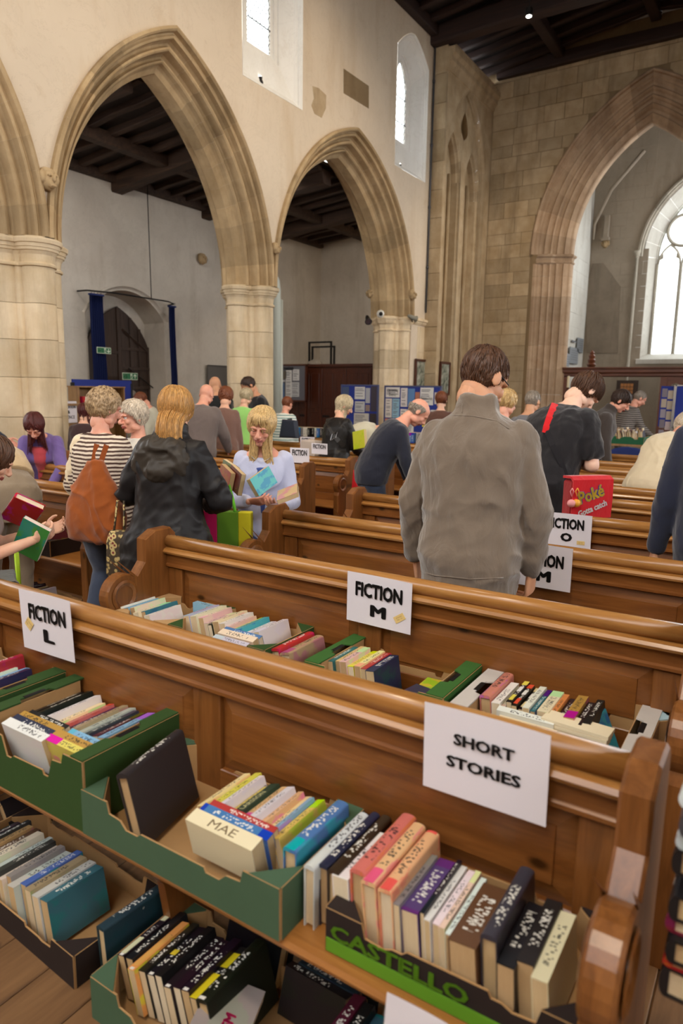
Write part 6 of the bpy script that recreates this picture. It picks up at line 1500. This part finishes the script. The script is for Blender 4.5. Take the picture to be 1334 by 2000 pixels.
    for sd in (1, -1):
        L = b.leg(sd, spread, step * sd); ell(bm, L[2] + Vector((0, .055, -.034)) * s, (.048 * s, .125 * s, .042 * s), None, 3); ell(bm, L[2] + Vector((0, .0, -.01)) * s, (.045 * s, .05 * s, .055 * s), None, 3)
    for v in bm.verts: v.co.z = max(v.co.z, .0)
    link('shoes', bm_mesh(bm, smooth=True), M_LEATHER, e, color=(.03, .026, .024))
    # --- hair and face
    if hair != 'bald':
        hm = hair_mesh(s * 1.0, hair, HG, NP[0] * 7, nlock or ((800 if hair in ('short', 'mop', 'curly', 'pale') else 520) if fine else 150), push, bangs)
        o = link('hair', hm, M_HAIR, e, hc, color=HAIRS[hairc]); o.rotation_euler = HM.to_euler()
    if face_on:
        for sx in (-1, 1):
            o = link('eye', EYEM, None, e, HM @ (Vector((sx * .032, .0775, .0085)) * s) + hc); o.rotation_euler = (HM @ Matrix.Rotation(R(-18 if eyes == 'down' else 0), 3, 'X')).to_euler(); o.scale = (s, s, s)
            bm = bmesh.new(); tube(bm, [Vector((sx * .016, .0935, .024)) * s, Vector((sx * .032, .0965, .031)) * s, Vector((sx * .050, .082, .025)) * s], [.0022 * s, .003 * s, .0015 * s], 6); o = link('eyebrow', bm_mesh(bm, smooth=True), M_HAIR, e, hc, color=tuple(.6 * c for c in HAIRS[hairc])); o.rotation_euler = HM.to_euler()
            bm = bmesh.new(); z = .0055 if eyes == 'down' else .0155; tube(bm, [Vector((sx * (.032 - .014), .0865, z + .000)) * s, Vector((sx * .032, .0915, z - (.003 if eyes == 'down' else -.002))) * s, Vector((sx * .047, .082, z)) * s], [.0012 * s, .0017 * s, .0012 * s], 5); o = link('eyelash', bm_mesh(bm, smooth=True), M_INK, e, hc); o.rotation_euler = HM.to_euler()
            if eyes == 'down':
                bm = bmesh.new(); ell(bm, Vector((sx * .032, .0785, .0105)) * s, (.0145 * s, .0128 * s, .0112 * s), None, 3); o = link('eyelid', bm_mesh(bm, smooth=True), M_SKIN, e, hc, color=SKINS[skin]); o.rotation_euler = HM.to_euler()
    e['stature'] = round(1.75 * s, 2)
    wm = Matrix.Translation(root) @ Rz.to_4x4()
    return dict(e=e, b=b, s=s, arms={k: [wm @ q for q in v[:3]] for k, v in arms.items()}, loc={k: v for k, v in arms.items()}, hc=hc, wm=wm, HM=HM)
bm = bmesh.new(); bmesh.ops.create_uvsphere(bm, u_segments=16, v_segments=12, radius=.0122)
for f in bm.faces:
    c = f.calc_center_median(); a = math.hypot(c.x, c.z)
    f.material_index = (2 if a < .0026 else 1) if c.y > 0 and a < .0058 else 0
EYEM = bm_mesh(bm, smooth=True); EYEM.materials.append(plain('eye_white', srgb(226, 220, 214), .2)); EYEM.materials.append(plain('iris_blue', srgb(84, 104, 116), .2)); EYEM.materials.append(M_INK)
t = NT('flowered_skirt_cloth'); v = t.coord(); vo = t.n('ShaderNodeTexVoronoi', i_Scale=9.0); t.l(v, vo.inputs['Vector'])
k = t.ramp(vo.outputs['Distance'], [(.30, (1, 1, 1)), (.34, (0, 0, 0))]); c0 = t.ramp(vo.outputs['Distance'], [(.06, (1, 1, 1)), (.09, (0, 0, 0))])
t.base(t.mix(t.math('MULTIPLY', k, t.math('GREATER_THAN', t.noise(v, 4), .45)), srgb(214, 204, 184), srgb(128, 112, 86)), .9); M_SKIRT = t.m
# ---- the near figures
P1 = person('man in grey fleece seen from behind between the second and third pews', 944, 742, 2.66, 10, 5, 'm', M_FLEECE, (118, 104, 90), hem=-.17, ease=.024, collar=True, hair='short', hairc='brown', skin='tan', pitch=30, yaw=-32, armR=((.30, .05, -1), (-.05, .22, -1)), armL=((.34, .0, -1), (-.02, .26, -1)), handR=dict(n=(-1, .3, 0), curl=.6), legc=(60, 76, 60), fine=True, fat=1.04, wr=.014, twist=-4, st=1.80, topname='fleece_jacket')
P2 = person('young person in black t-shirt with red bag strap, back turned, behind the FICTION O sheet', 1142, 766, 4.80, -30, 28, 'm', M_FAB, (34, 32, 35), hem=-.14, ease=.026, sleeve='short', hair='mop', hairc='brown', skin='pale', pitch=56, yaw=-8, armR=((.30, .0, -1), (-.85, .55, -.1)), armL=((.28, .2, -1), (-.3, .8, .2)), legc=(24, 23, 26), fine=True, fat=1.26, wr=.014, st=1.82, topname='t_shirt')
P3 = person('blond woman in lavender cardigan facing us with books in both hands', 511, 834, 3.42, -148, 12, 'f', M_FAB, (186, 190, 216), hem=-.10, ease=.012, hair='long', hairc='blond', skin='pink', pitch=20, yaw=-4, roll=-6, armR=((.16, .18, -1), (-.45, .82, .12)), armL=((.22, .12, -1), (-.14, .9, .06)), handR=dict(n=(-.2, -.7, .8), d=(-.85, .35, .1), curl=.35, t=-1), handL=dict(n=(-.5, .2, .8), d=(-.5, .8, .05), curl=.55, t=-1), bangs=12, legc=(46, 58, 92), fine=True, face_on=True, wr=.007, fat=1.06, neck=.485, st=1.72, topname='cardigan')
P4 = person('woman in black hooded jacket with long golden hair, back to us in the aisle', 343, 803, 2.62, 18, 8, 'f', M_SHELL, (34, 32, 33), hem=-.24, ease=.040, flare=.06, hair='long', hairc='gold', skin='light', pitch=22, yaw=10, push=1.3, armR=((.52, .12, -.9), (-.55, .75, -.25)), armL=((.55, .1, -.9), (-.5, .75, -.25)), legc=(26, 26, 32), fine=True, wr=.022, collar=True, fat=1.0, st=1.70, topname='hooded_jacket')
P5 = person('grey haired woman in brown striped top carrying an orange tote bag', 204, 800, 2.78, 14, 4, 'f', M_STR1, (255, 255, 255), hem=-.12, ease=.024, hair='curly', hairc='sandy', skin='pink', pitch=14, yaw=-22, armR=((.2, .1, -1), (-.2, .5, -.8)), armL=((.34, .0, -1), (-.2, .55, -.8)), legc=(78, 86, 104), fine=True, fat=1.08, wr=.010, st=1.66, topname='striped_top')
P6 = person('white haired elderly woman facing left, behind the striped top woman', 260, 816, 3.32, 172, 6, 'f', M_FAB, (214, 208, 196), hair='pale', hairc='white', skin='pink', pitch=6, yaw=-6, fine=True, face_on=True, eyes='open', legc=(110, 108, 110), fat=1.1, st=1.62, topname='blouse')
P7 = person('woman in purple cardigan and coral top leaning on the pew by the pier', 68, 832, 3.72, -140, 34, 'f', M_FAB, (112, 92, 150), hem=-.14, ease=.024, hair='bob', hairc='auburn', skin='pink', pitch=44, armR=((.15, .45, -.9), (-.35, .75, -.85)), armL=((.25, .4, -.9), (-.45, .7, -.85)), legc=(40, 40, 48), fine=True, face_on=True, fat=1.12, st=1.65, topname='cardigan')
P8 = person('person in navy sleeve cut by the left edge beside the purple cardigan', -64, 748, 3.75, -38, 26, 'm', M_FAB, (44, 46, 58), hair='short', hairc='grey', skin='pink', pitch=35, armR=((.25, .45, -.85), (.0, .6, -.85)), armL=((.1, .7, -.7), (0, .8, -.6)), legc=(50, 50, 56), topname='shirt')
P9 = person('brown haired youngster at the left edge holding a green book', -18, 898, 1.75, -34, 12, 'f', M_FAB, (150, 132, 120), hair='bob', hairc='brown', skin='light', pitch=32, yaw=10, sleeve='short', armR=((.06, .12, -1), (-.10, .92, .30)), armL=((.1, .3, -1), (-.15, .95, .25)), handR=dict(n=(-.8, .0, .6), curl=.6), handL=dict(n=(-.8, .1, .6), curl=.5), legc=(120, 104, 88), fine=True, st=1.52, topname='t_shirt')
P10 = person('person in taupe trousers and tan jacket bending over the left pew', -92, 1012, 2.98, 74, 80, 'f', M_FAB, (196, 170, 132), hem=.13, ease=.035, hair='short', hairc='brown', skin='light', pitch=60, armR=((.1, .4, -1), (0, .3, -1)), armL=((.1, .4, -1), (0, .3, -1)), legc=(140, 124, 104), fat=1.16, fine=True, st=1.72, root=(-4.16, 2.44), topname='jacket')
P17 = person('grey haired man in navy jumper stooping beyond the third pew end', 815, 806, 5.45, -52, 38, 'm', M_FAB, (36, 38, 50), hem=-.10, ease=.024, hair='fringe', hairc='grey', skin='pink', pitch=46, armR=((.15, .2, -1), (0, .35, -.9)), armL=((.15, .25, -1), (0, .4, -.9)), legc=(46, 54, 72), fat=1.12)
P21 = person('elderly woman in cream cardigan and flowered skirt stooping at the right edge', 1338, 836, 6.40, -18, 46, 'f', M_FAB, (214, 198, 168), hem=-.16, ease=.036, hair='pale', hairc='white', skin='pink', pitch=50, armR=((.2, .1, -1), (0, .2, -1)), armL=((.34, .05, -1), (.05, .15, -1)), legs='skirt', legc=(210, 200, 180), fat=1.2, fine=True, topname='cardigan', flare=.02)
P22 = person('person in navy coat cut off by the right edge, hand holding something red', 1428, 760, 3.58, 14, 8, 'm', M_FAB, (40, 44, 62), hair='short', hairc='grey', skin='tan', pitch=30, armL=((.22, .05, -1), (.10, .15, -1)), handL=dict(n=(-1, .2, 0), curl=.85), legc=(70, 70, 80), topname='coat')
# ---- further back
person('bald man in grey long sleeved top bending away, left of the blond woman', 403, 772, 5.92, 16, 22, 'm', M_FAB, (104, 92, 88), hem=-.12, ease=.03, hair='bald', skin='pink', pitch=34, armR=((.3, .3, -1), (-.1, .6, -.7)), armL=((.3, .3, -1), (-.1, .6, -.7)), legc=(60, 60, 70), fat=1.2)
person('bald man in black beyond the grey long sleeved top', 420, 754, 7.4, 60, 14, 'm', M_FAB, (30, 30, 32), hair='bald', skin='tan', pitch=30)
person('curly brown haired person between the bald man and the octagonal pier', 441, 776, 6.45, 30, 12, 'f', M_FAB, (120, 90, 80), hair='curly', hairc='red', skin='light', pitch=30)
person('red haired man in pale shirt looking down before the old door', 276, 782, 6.9, 128, 22, 'm', M_FAB, (200, 196, 178), hair='short', hairc='red', skin='pink', pitch=44)
person('dark haired person almost hidden left of the striped top woman', 166, 806, 5.0, 30, 10, 'f', M_FAB, (60, 40, 40), hair='bob', hairc='auburn', skin='light', pitch=20)
person('grey haired person beyond the red haired man', 257, 776, 8.0, 20, 14, 'm', M_FAB, (180, 170, 150), hair='short', hairc='grey', skin='pink', pitch=24)
person('dark haired person in black against the octagonal pier', 486, 754, 7.9, 150, 18, 'm', M_FAB, (32, 32, 36), hair='short', hairc='dark', skin='tan', pitch=40)
person('light haired woman in lime green top before the octagonal pier', 481, 776, 7.32, 10, 12, 'f', M_FAB, (150, 206, 112), hair='mop', hairc='ash', skin='light', pitch=26)
P14 = person('short haired woman in white and teal striped jumper with a dark shoulder bag', 561, 790, 8.06, 4, 10, 'f', M_STR2, (255, 255, 255), hair='short', hairc='red', skin='pink', pitch=22, legc=(50, 54, 66), fat=1.1, ease=.03, topname='striped_jumper')
P15 = person('ash blond woman in black leather jacket standing behind the left pews', 672, 793, 6.50, -18, 10, 'f', M_LEATHER, (34, 31, 30), hem=-.16, ease=.034, hair='bob', hairc='ash', skin='light', pitch=26, yaw=-30, armR=((.2, .35, -1), (-.2, .75, -.5)), armL=((.25, .2, -1), (-.2, .7, -.6)), handR=dict(n=(-.6, 0, .8), curl=.6), legc=(40, 40, 46), fine=True, fat=1.1, wr=.012, topname='leather_jacket')
person('person in pale knitted jumper bent double beside the leather jacket woman', 762, 838, 7.5, -62, 74, 'f', M_FAB, (196, 190, 168), hem=-.1, ease=.035, hair='mop', hairc='brown', skin='light', pitch=60, legc=(190, 186, 176), fat=1.15)
person('woman with blond hair pinned up between the fleece man and the black t-shirt', 990, 788, 6.0, -10, 10, 'f', M_FAB, (150, 140, 130), hair='mop', hairc='blond', skin='pink', pitch=20)
person('grey haired person behind the black t-shirt shoulder', 1040, 786, 7.38, -10, 10, 'm', M_FAB, (110, 110, 116), hair='short', hairc='grey', skin='tan', pitch=20)
person('brown haired person before the upcoming events board', 862, 782, 8.95, 20, 8, 'f', M_FAB, (90, 60, 50), hair='mop', hairc='red', skin='light', pitch=10)
person('dark haired man in dark jacket bending right near the green crate', 1212, 784, 8.28, -78, 26, 'm', M_FAB, (64, 56, 52), ease=.035, hair='mop', hairc='dark', skin='pink', pitch=34, fat=1.15, collar=True, face_on=True)
person('short grey haired man in striped jersey at the far table', 1249, 779, 12.4, -58, 20, 'm', M_STR3, (255, 255, 255), hair='short', hairc='grey', skin='pink', pitch=34, armR=((.1, .4, -.9), (0, .7, -.6)), armL=((.2, .3, -1), (0, .7, -.6)), legc=(90, 84, 80), fat=1.15, face_on=True)
# ================================================================ THINGS WORN, CARRIED AND HELD
def garment(P, name): return [c for c in P['e'].children if c.name.split('.')[0] == name][0]
def on_cloth(P, name, px, py, off=.006):
    """point on the surface of a garment under a surveyed line of sight"""
    o = garment(P, name); wm = P['wm']; iw = wm.inverted(); d = ray(px, py).normalized(); a = iw @ CP; b = (iw.to_3x3() @ d).normalized()
    ok, loc, nrm, _ = o.ray_cast(a, b)
    return wm @ (loc + nrm * off) if ok else None
def strap(P, name, pts, w, parent, mat, col, nm, th=.35):
    L = [p if isinstance(p, Vector) else on_cloth(P, name, *p) for p in pts]; L = [p for p in L if p is not None]
    iw = Matrix.Translation(parent.location) @ Euler(parent.rotation_euler).to_matrix().to_4x4(); iw = iw.inverted()
    if len(L) < 2: return
    bm = bmesh.new(); Q = [iw @ p for p in L]; n = len(Q); rows = []
    cl = iw @ CP
    for i, p in enumerate(Q):
        d = (Q[min(i + 1, n - 1)] - Q[max(i - 1, 0)]).normalized(); v = (cl - p).normalized(); sd = d.cross(v).normalized()
        rows.append([bm.verts.new(p + sd * w / 2 * a + v * .004 * b) for a, b in ((-1, -1), (1, -1), (1, 1), (-1, 1))])
    for a, b in zip(rows, rows[1:]):
        for k in range(4): bm.faces.new((a[k], a[(k + 1) % 4], b[(k + 1) % 4], b[k]))
    bm.faces.new(rows[0][::-1]); bm.faces.new(rows[-1]); bmesh.ops.recalc_face_normals(bm, faces=bm.faces[:])
    return link(nm, bm_mesh(bm), mat, parent, color=col)
bpy.context.view_layer.update()
# fleece man: yoke seam, centre back seam, hem, spectacles
def seam(P, name, pts, r=.0025, nm='seam'):
    L = []
    for (a, b), (c, d) in zip(pts, pts[1:]):
        for k in range(5): L.append(on_cloth(P, name, a + (c - a) * k / 5, b + (d - b) * k / 5, .0005))
    L = [P['wm'].inverted() @ p for p in L if p is not None]
    if len(L) > 2: link(nm, tubemesh(L, r, 5), garment(P, name).data.materials[0], P['e'], color=tuple(garment(P, name).color[:3]))
seam(P1, 'fleece_jacket', [(806, 838), (826, 818), (870, 811), (920, 812), (970, 822), (1000, 842)]); seam(P1, 'fleece_jacket', [(904, 788), (902, 812)]); seam(P1, 'fleece_jacket', [(790, 1108), (850, 1124), (920, 1131), (1000, 1128)])
HM = P1['HM']; s1 = P1['s']
gl = [HM @ (Vector(v) * s1) + P1['hc'] for v in ((.081, -.02, .016), (.083, .02, .014), (.078, .06, .012))]
link('spectacles', tubemesh(gl, .0026, 6), M_IRON, P1['e'])
# black jacket: crumpled hood, back seams
def hood(P, c, w, h, mat, col):
    bm = bmesh.new(); ell(bm, (0, 0, 0), (w, .055, h), None, 4); ell(bm, (0, .02, h * .7), (w * .8, .08, h * .5), None, 4); ell(bm, (0, -.015, -h * .45), (w * .62, .065, h * .6), None, 4)
    me = remesh(bm, .009, 6); wrinkle(me, .022, 11, 9, 4.2); me.shade_smooth(); link('hood', me, mat, P['e'], c, color=col)
c, x, f = P4['b'].fr(.39); hood(P4, c * P4['s'] + f * -.098 * P4['s'] + Vector((0, 0, .0)), .16, .115, M_SHELL, srgb(58, 52, 46))
# striped woman: cream cardigan sleeve on her left arm
S, E_, W_, u, f = P5['loc'][-1]; bm = bmesh.new(); limb(bm, [S, E_, W_ - f * .0], [.072 * P5['s'], .064 * P5['s'], .05 * P5['s']]); me = remesh(bm, .009, 4); wrinkle(me, .010, 9, 8, 2); me.shade_smooth()
link('cardigan_sleeve', me, M_FAB, P5['e'], color=srgb(226, 208, 176))
# orange tote
tb = empty('tote_bag', ony(190, 1060, 2.46), R(14), 'rust orange cloth tote bag hanging from the striped top woman shoulder', 'bag')
bm = bmesh.new(); loft(bm, [(Vector((x_, 0, z)), Vector((1, 0, 0)), Vector((0, 1, 0)), w_, d_, d_) for z, w_, d_, x_ in ((.0, .13, .03, .0), (.02, .175, .055, 0), (.10, .195, .075, -.005), (.22, .18, .075, -.005), (.34, .13, .06, .0), (.43, .07, .04, .01), (.47, .045, .03, .012))], 24, 2.6)
bmesh.ops.recalc_face_normals(bm, faces=bm.faces[:]); me = remesh(bm, .008, 3); wrinkle(me, .016, 9, 3, 1.5); me.shade_smooth(); link('bag_body', me, M_FAB, tb, color=srgb(150, 78, 30))
tp = tb.matrix_basis @ Vector((.012, -.01, .46))
for a in (((183, 905), (190, 868), (204, 842), (212, 828)), ((196, 908), (208, 870), (218, 846), (224, 832))):
    strap(P5, 'striped_top', [tb.location + Vector((0, 0, .455)) + Vector((.02 if a[0][0] > 190 else -.01, 0, 0))] + list(a), .030, tb, M_FAB, srgb(146, 74, 30), 'strap')
pm = empty('bag_charm', ony(147, 985, 2.40), 0, 'pink pompom and tassel charm dangling from the rust tote bag', 'charm')
bm = bmesh.new(); ell(bm, (0, 0, 0), (.022, .022, .022), None, 3); link('pompom', bm_mesh(bm, smooth=True), M_FAB, pm, color=srgb(226, 60, 110)); bm = bmesh.new(); ell(bm, (-.004, 0, -.05), (.02, .02, .02), None, 3); link('pompom', bm_mesh(bm, smooth=True), M_FAB, pm, color=srgb(150, 150, 170))
bm = bmesh.new()
for k in range(10): tube(bm, [(-.01, 0, -.065), (-.02 + .004 * k - .02, .006 * math.sin(k), -.12)], .003, 4)
link('tassel', bm_mesh(bm), M_FAB, pm, color=srgb(206, 180, 120))
# patterned bag by the black jacket
t = NT('floral_bag_cloth'); vo = t.n('ShaderNodeTexVoronoi', i_Scale=34.0); t.l(t.coord(), vo.inputs['Vector']); t.base(t.ramp(vo.outputs['Distance'], [(.2, srgb(120, 40, 36)), (.3, srgb(206, 186, 130)), (.5, srgb(196, 172, 112)), (.6, srgb(70, 56, 40))]), .8)
fb_ = empty('floral_bag', ony(236, 1128, 2.40), R(20), 'small floral cloth bag hanging between the tote and the black jacket', 'bag')
bm = bmesh.new(); loft(bm, [(Vector((0, 0, z)), Vector((1, 0, 0)), Vector((0, 1, 0)), w_, .03, .03) for z, w_ in ((0, .07), (.02, .085), (.2, .075), (.26, .05))], 16); link('bag_body', bm_mesh(bm, smooth=True), t.m, fb_)
link('handle', tubemesh([(-.03, 0, .25), (-.02, .03, .42), (.02, .03, .42), (.03, 0, .25)], .006, 6), t.m, fb_)
# blond woman: blue vest, books, shopping bag
c, x, f = P3['b'].fr(.40); bm = bmesh.new()
loft(bm, [tuple([r[0] + r[2] * .004] + [r[1], r[2], r[3] * .42, r[4] * 1.0, r[5] * .4]) for r in P3['b'].rings(.10, .43, .012)], 20); me = remesh(bm, .008, 2); me.shade_smooth(); link('vest', me, M_FAB, P3['e'], color=srgb(60, 78, 140))
link('necklace', tubemesh([P3['b'].fr(.50)[0] * P3['s'] + x * a * .07 * P3['s'] + f * (.085 + .02 * (1 - a * a)) * P3['s'] + Vector((0, 0, -.03 * (1 - a * a))) for a in [k / 4 - 1 for k in range(9)]], .0015, 5), M_BRASS, P3['e'])
W3, L3 = P3['arms'][1][2], P3['arms'][-1][2]
def held(px, py, Y, T, L, Wd, col, label, rot, hard=False): return book(ony(px, py, Y), T, L, Wd, srgb(*col), label, rot, hard, 'books held by the blond woman')
held(446, 915, 3.06, .030, .19, .13, (150, 60, 40), 'reddish paperback held against the blond woman chest, leftmost', (R(180 + 12), R(8), R(62)))
held(466, 917, 3.05, .028, .19, .13, (90, 40, 36), 'dark red paperback held against the blond woman chest, middle', (R(180 + 12), R(8), R(62)))
held(452, 905, 3.12, .024, .20, .13, (110, 116, 84), 'olive paperback behind the two red ones the blond woman holds', (R(180 + 10), R(4), R(66)))
held(503, 924, 3.02, .034, .165, .11, (80, 176, 176), 'turquoise paperback tilted in the arm of the blond woman', (R(180 + 24), R(-16), R(-12)))
held(543, 972, 2.99, .026, .19, .12, (206, 178, 130), 'pale paperback lying open in the left hand of the blond woman', (R(20), R(66), R(55)))
sb = empty('shopping_bag', ony(446, 1066, 2.98), R(24), 'green pink and yellow shopping bag held by the blond woman', 'bag')
for a, b, c_ in ((-.155, -.06, (214, 30, 100)), (-.06, .07, (104, 150, 44)), (.07, .145, (216, 206, 40))): link('printed_panel', boxmesh(a, b, -.028, .028, 0, .21, .004), M_CARD, sb, color=srgb(*c_))
link('handle', tubemesh([(-.05, -.02, .21), (-.02, .0, .30), (.0, .03, .36), (.03, .0, .28), (.05, -.02, .21)], .010, 6), M_CARD, sb, color=srgb(120, 214, 60))
# purple cardigan: coral top
bm = bmesh.new(); loft(bm, [tuple([r[0] + r[2] * .010] + [r[1], r[2], r[3] * .50, r[4], r[5] * .4]) for r in P7['b'].rings(-.08, .47, .026)], 20); me = remesh(bm, .009, 3); wrinkle(me, .006, 8, 4, 9); me.shade_smooth(); link('coral_top', me, M_FAB, P7['e'], color=srgb(196, 76, 84))
# black t-shirt: red strap and satchel
st = empty('satchel', ony(1142, 1010, 4.23), R(48), 'red shoulder satchel with lettered flap behind the FICTION O sheet', 'bag')
link('bag_body', boxmesh(-.13, .13, -.05, .06, 0, .23, .015), M_FAB, st, color=srgb(150, 16, 24))
bm = bmesh.new(); prism(bm, [(-.062, .005), (-.066, .12), (-.062, .235), (-.03, .255), (.05, .25), (.05, .235), (-.03, .24), (-.05, .225), (-.054, .12), (-.052, .005)], .27, 'x', -.135); link('flap', bm_mesh(bm), M_FAB, st, color=srgb(196, 18, 30))
for off_, col_, b_ in ((-.0675, (40, 60, 140), .09), (-.0685, (232, 196, 60), .035)):
    o = text('lettering', 'Poké', .10, (-.015, off_, .15), (R(90), R(-18), 0), st, M_TINT, b_, color=srgb(*col_)); fit(o, .17 + b_ * .08, .075 + b_ * .06)
o = text('lettering', 'Gotta catch', .04, (.0, -.069, .065), (R(90), R(-20), 0), st, M_TINT, .05, color=srgb(230, 226, 224)); fit(o, .20, .04)
pad = strap(P2, 't_shirt', [(1086, 790), (1082, 800), (1076, 816), (1071, 834), (1068, 846)], .055, st, M_FAB, srgb(204, 28, 34), 'strap_pad')
strap(P2, 't_shirt', [(1069, 842), (1080, 870), (1096, 905), (1106, 935), (1112, 955)] + [st.location + Vector((-.10, -.05, .20))], .034, st, M_FAB, srgb(30, 28, 32), 'strap')
for k, (dx, c_) in enumerate((((-.15), (226, 150, 150)), ((-.115), (226, 160, 50)))):
    cm = empty('key_charm', st.matrix_basis @ Vector((dx, -.075, .14)), 0, ('pink' if k == 0 else 'orange') + ' round charm clipped to the red satchel', 'charm')
    link('clip', tubemesh([(0, 0, .05), (.01, 0, .03), (0, 0, .0), (-.01, 0, .03), (0, 0, .05)], .003, 6), M_TINT, cm, color=srgb(*c_)); bm = bmesh.new(); bmesh.ops.create_uvsphere(bm, u_segments=14, v_segments=10, radius=.024); link('ball', bm_mesh(bm, smooth=True), M_TINT, cm, (0, 0, -.04), color=srgb(*c_))
# striped jumper shoulder bag, leather jacket details
hb = empty('shoulder_bag', ony(566, 855, 7.62), R(6), 'dark shoulder bag at the side of the white and teal striped jumper', 'bag')
bm = bmesh.new(); prism(bm, [(-.15, 0), (.15, 0), (.11, .24), (-.10, .25)], .10, 'y', -.06, bev=.02); link('bag_body', bm_mesh(bm), M_LEATHER, hb, color=srgb(46, 50, 62)); strap(P14, 'striped_jumper', [hb.location + Vector((.04, 0, .25)), (562, 822), (566, 806), (571, 800)], .05, hb, M_LEATHER, srgb(46, 50, 62), 'strap')
cb = empty('crossbody_strap', P15['e'].location + Vector((0, 0, 1.2)), 0, 'black crossbody strap with silver buckle over the leather jacket', 'strap')
strap(P15, 'leather_jacket', [(640, 800), (641, 818), (645, 835), (652, 850), (662, 862), (672, 872)], .05, cb, M_LEATHER, srgb(40, 36, 34), 'strap')
p = on_cloth(P15, 'leather_jacket', 654, 851, .02)
if p is not None:
    q = p - cb.location; bm = bmesh.new()
    tube(bm, [q + CR * a + CU * b for a, b in ((-.04, -.05), (.02, -.02), (.04, .05), (-.02, .02), (-.04, -.05))], .0035, 5); link('buckle', bm_mesh(bm), M_BRASS, cb)
bm = bmesh.new(); loft(bm, P15['b'].rings(-.205, -.165, .042), 24); link('white_hem', bm_mesh(bm, smooth=True), M_FAB, P15['e'], color=srgb(206, 200, 190))
book(ony(704, 876, 6.25), .03, .24, .19, srgb(206, 210, 60), 'lime yellow book held open by the leather jacket woman', (R(-10), R(0), R(62)), False)
# youngster and neighbour at the left edge
hp = P9['arms'][1][2]
book(hp + Vector((.02, .05, -.03)), .022, .20, .13, srgb(64, 140, 62), 'green book held open by the youngster at the left edge', (R(58), R(20), R(-64)), False, pages=srgb(226, 206, 196))
book(hp + Vector((-.10, .10, .08)), .030, .20, .14, srgb(186, 34, 36), 'red hardback with cream edges held at the left edge', (R(50), R(40), R(-60)), True)
hp = P22['arms'][-1][2]
rb2 = empty('red_purse', hp + Vector((-.03, -.02, -.27)), 0, 'red pointed purse dangling from the hand at the right edge', 'purse'); bm = bmesh.new(); prism(bm, [(-.04, 0), (.05, 0), (.012, .17), (0, .2), (-.01, .17)], .02, 'y', -.01, bev=.003); link('purse_body', bm_mesh(bm), M_TINT, rb2, color=srgb(196, 24, 44))
# lime strap bag on the floor behind the nearest pew, far left
lb = empty('lime_bag', onz(8, 1128, .55), R(-30), 'dark bag with lime green handles at the left behind the nearest pew', 'bag'); lb.location.z = 0
bm = bmesh.new(); prism(bm, [(-.16, 0), (.16, 0), (.14, .56), (-.14, .56)], .14, 'y', -.07, bev=.02); link('bag_body', bm_mesh(bm), M_FAB, lb, color=srgb(70, 70, 66))
for yy_ in (-.07, .07): link('handle', tubemesh([(-.1, yy_, .5), (-.06, yy_, .66), (.03, yy_, .70), (.1, yy_, .5)], .012, 6), M_TINT, lb, color=srgb(170, 206, 40))
print('statures', [(o.get('stature'), o['label'][:40]) for o in COL.objects if o.get('category') == 'person'])
print('tris', sum(sum(len(p.vertices) - 2 for p in o.data.polygons) for o in COL.objects if o.type == 'MESH'))
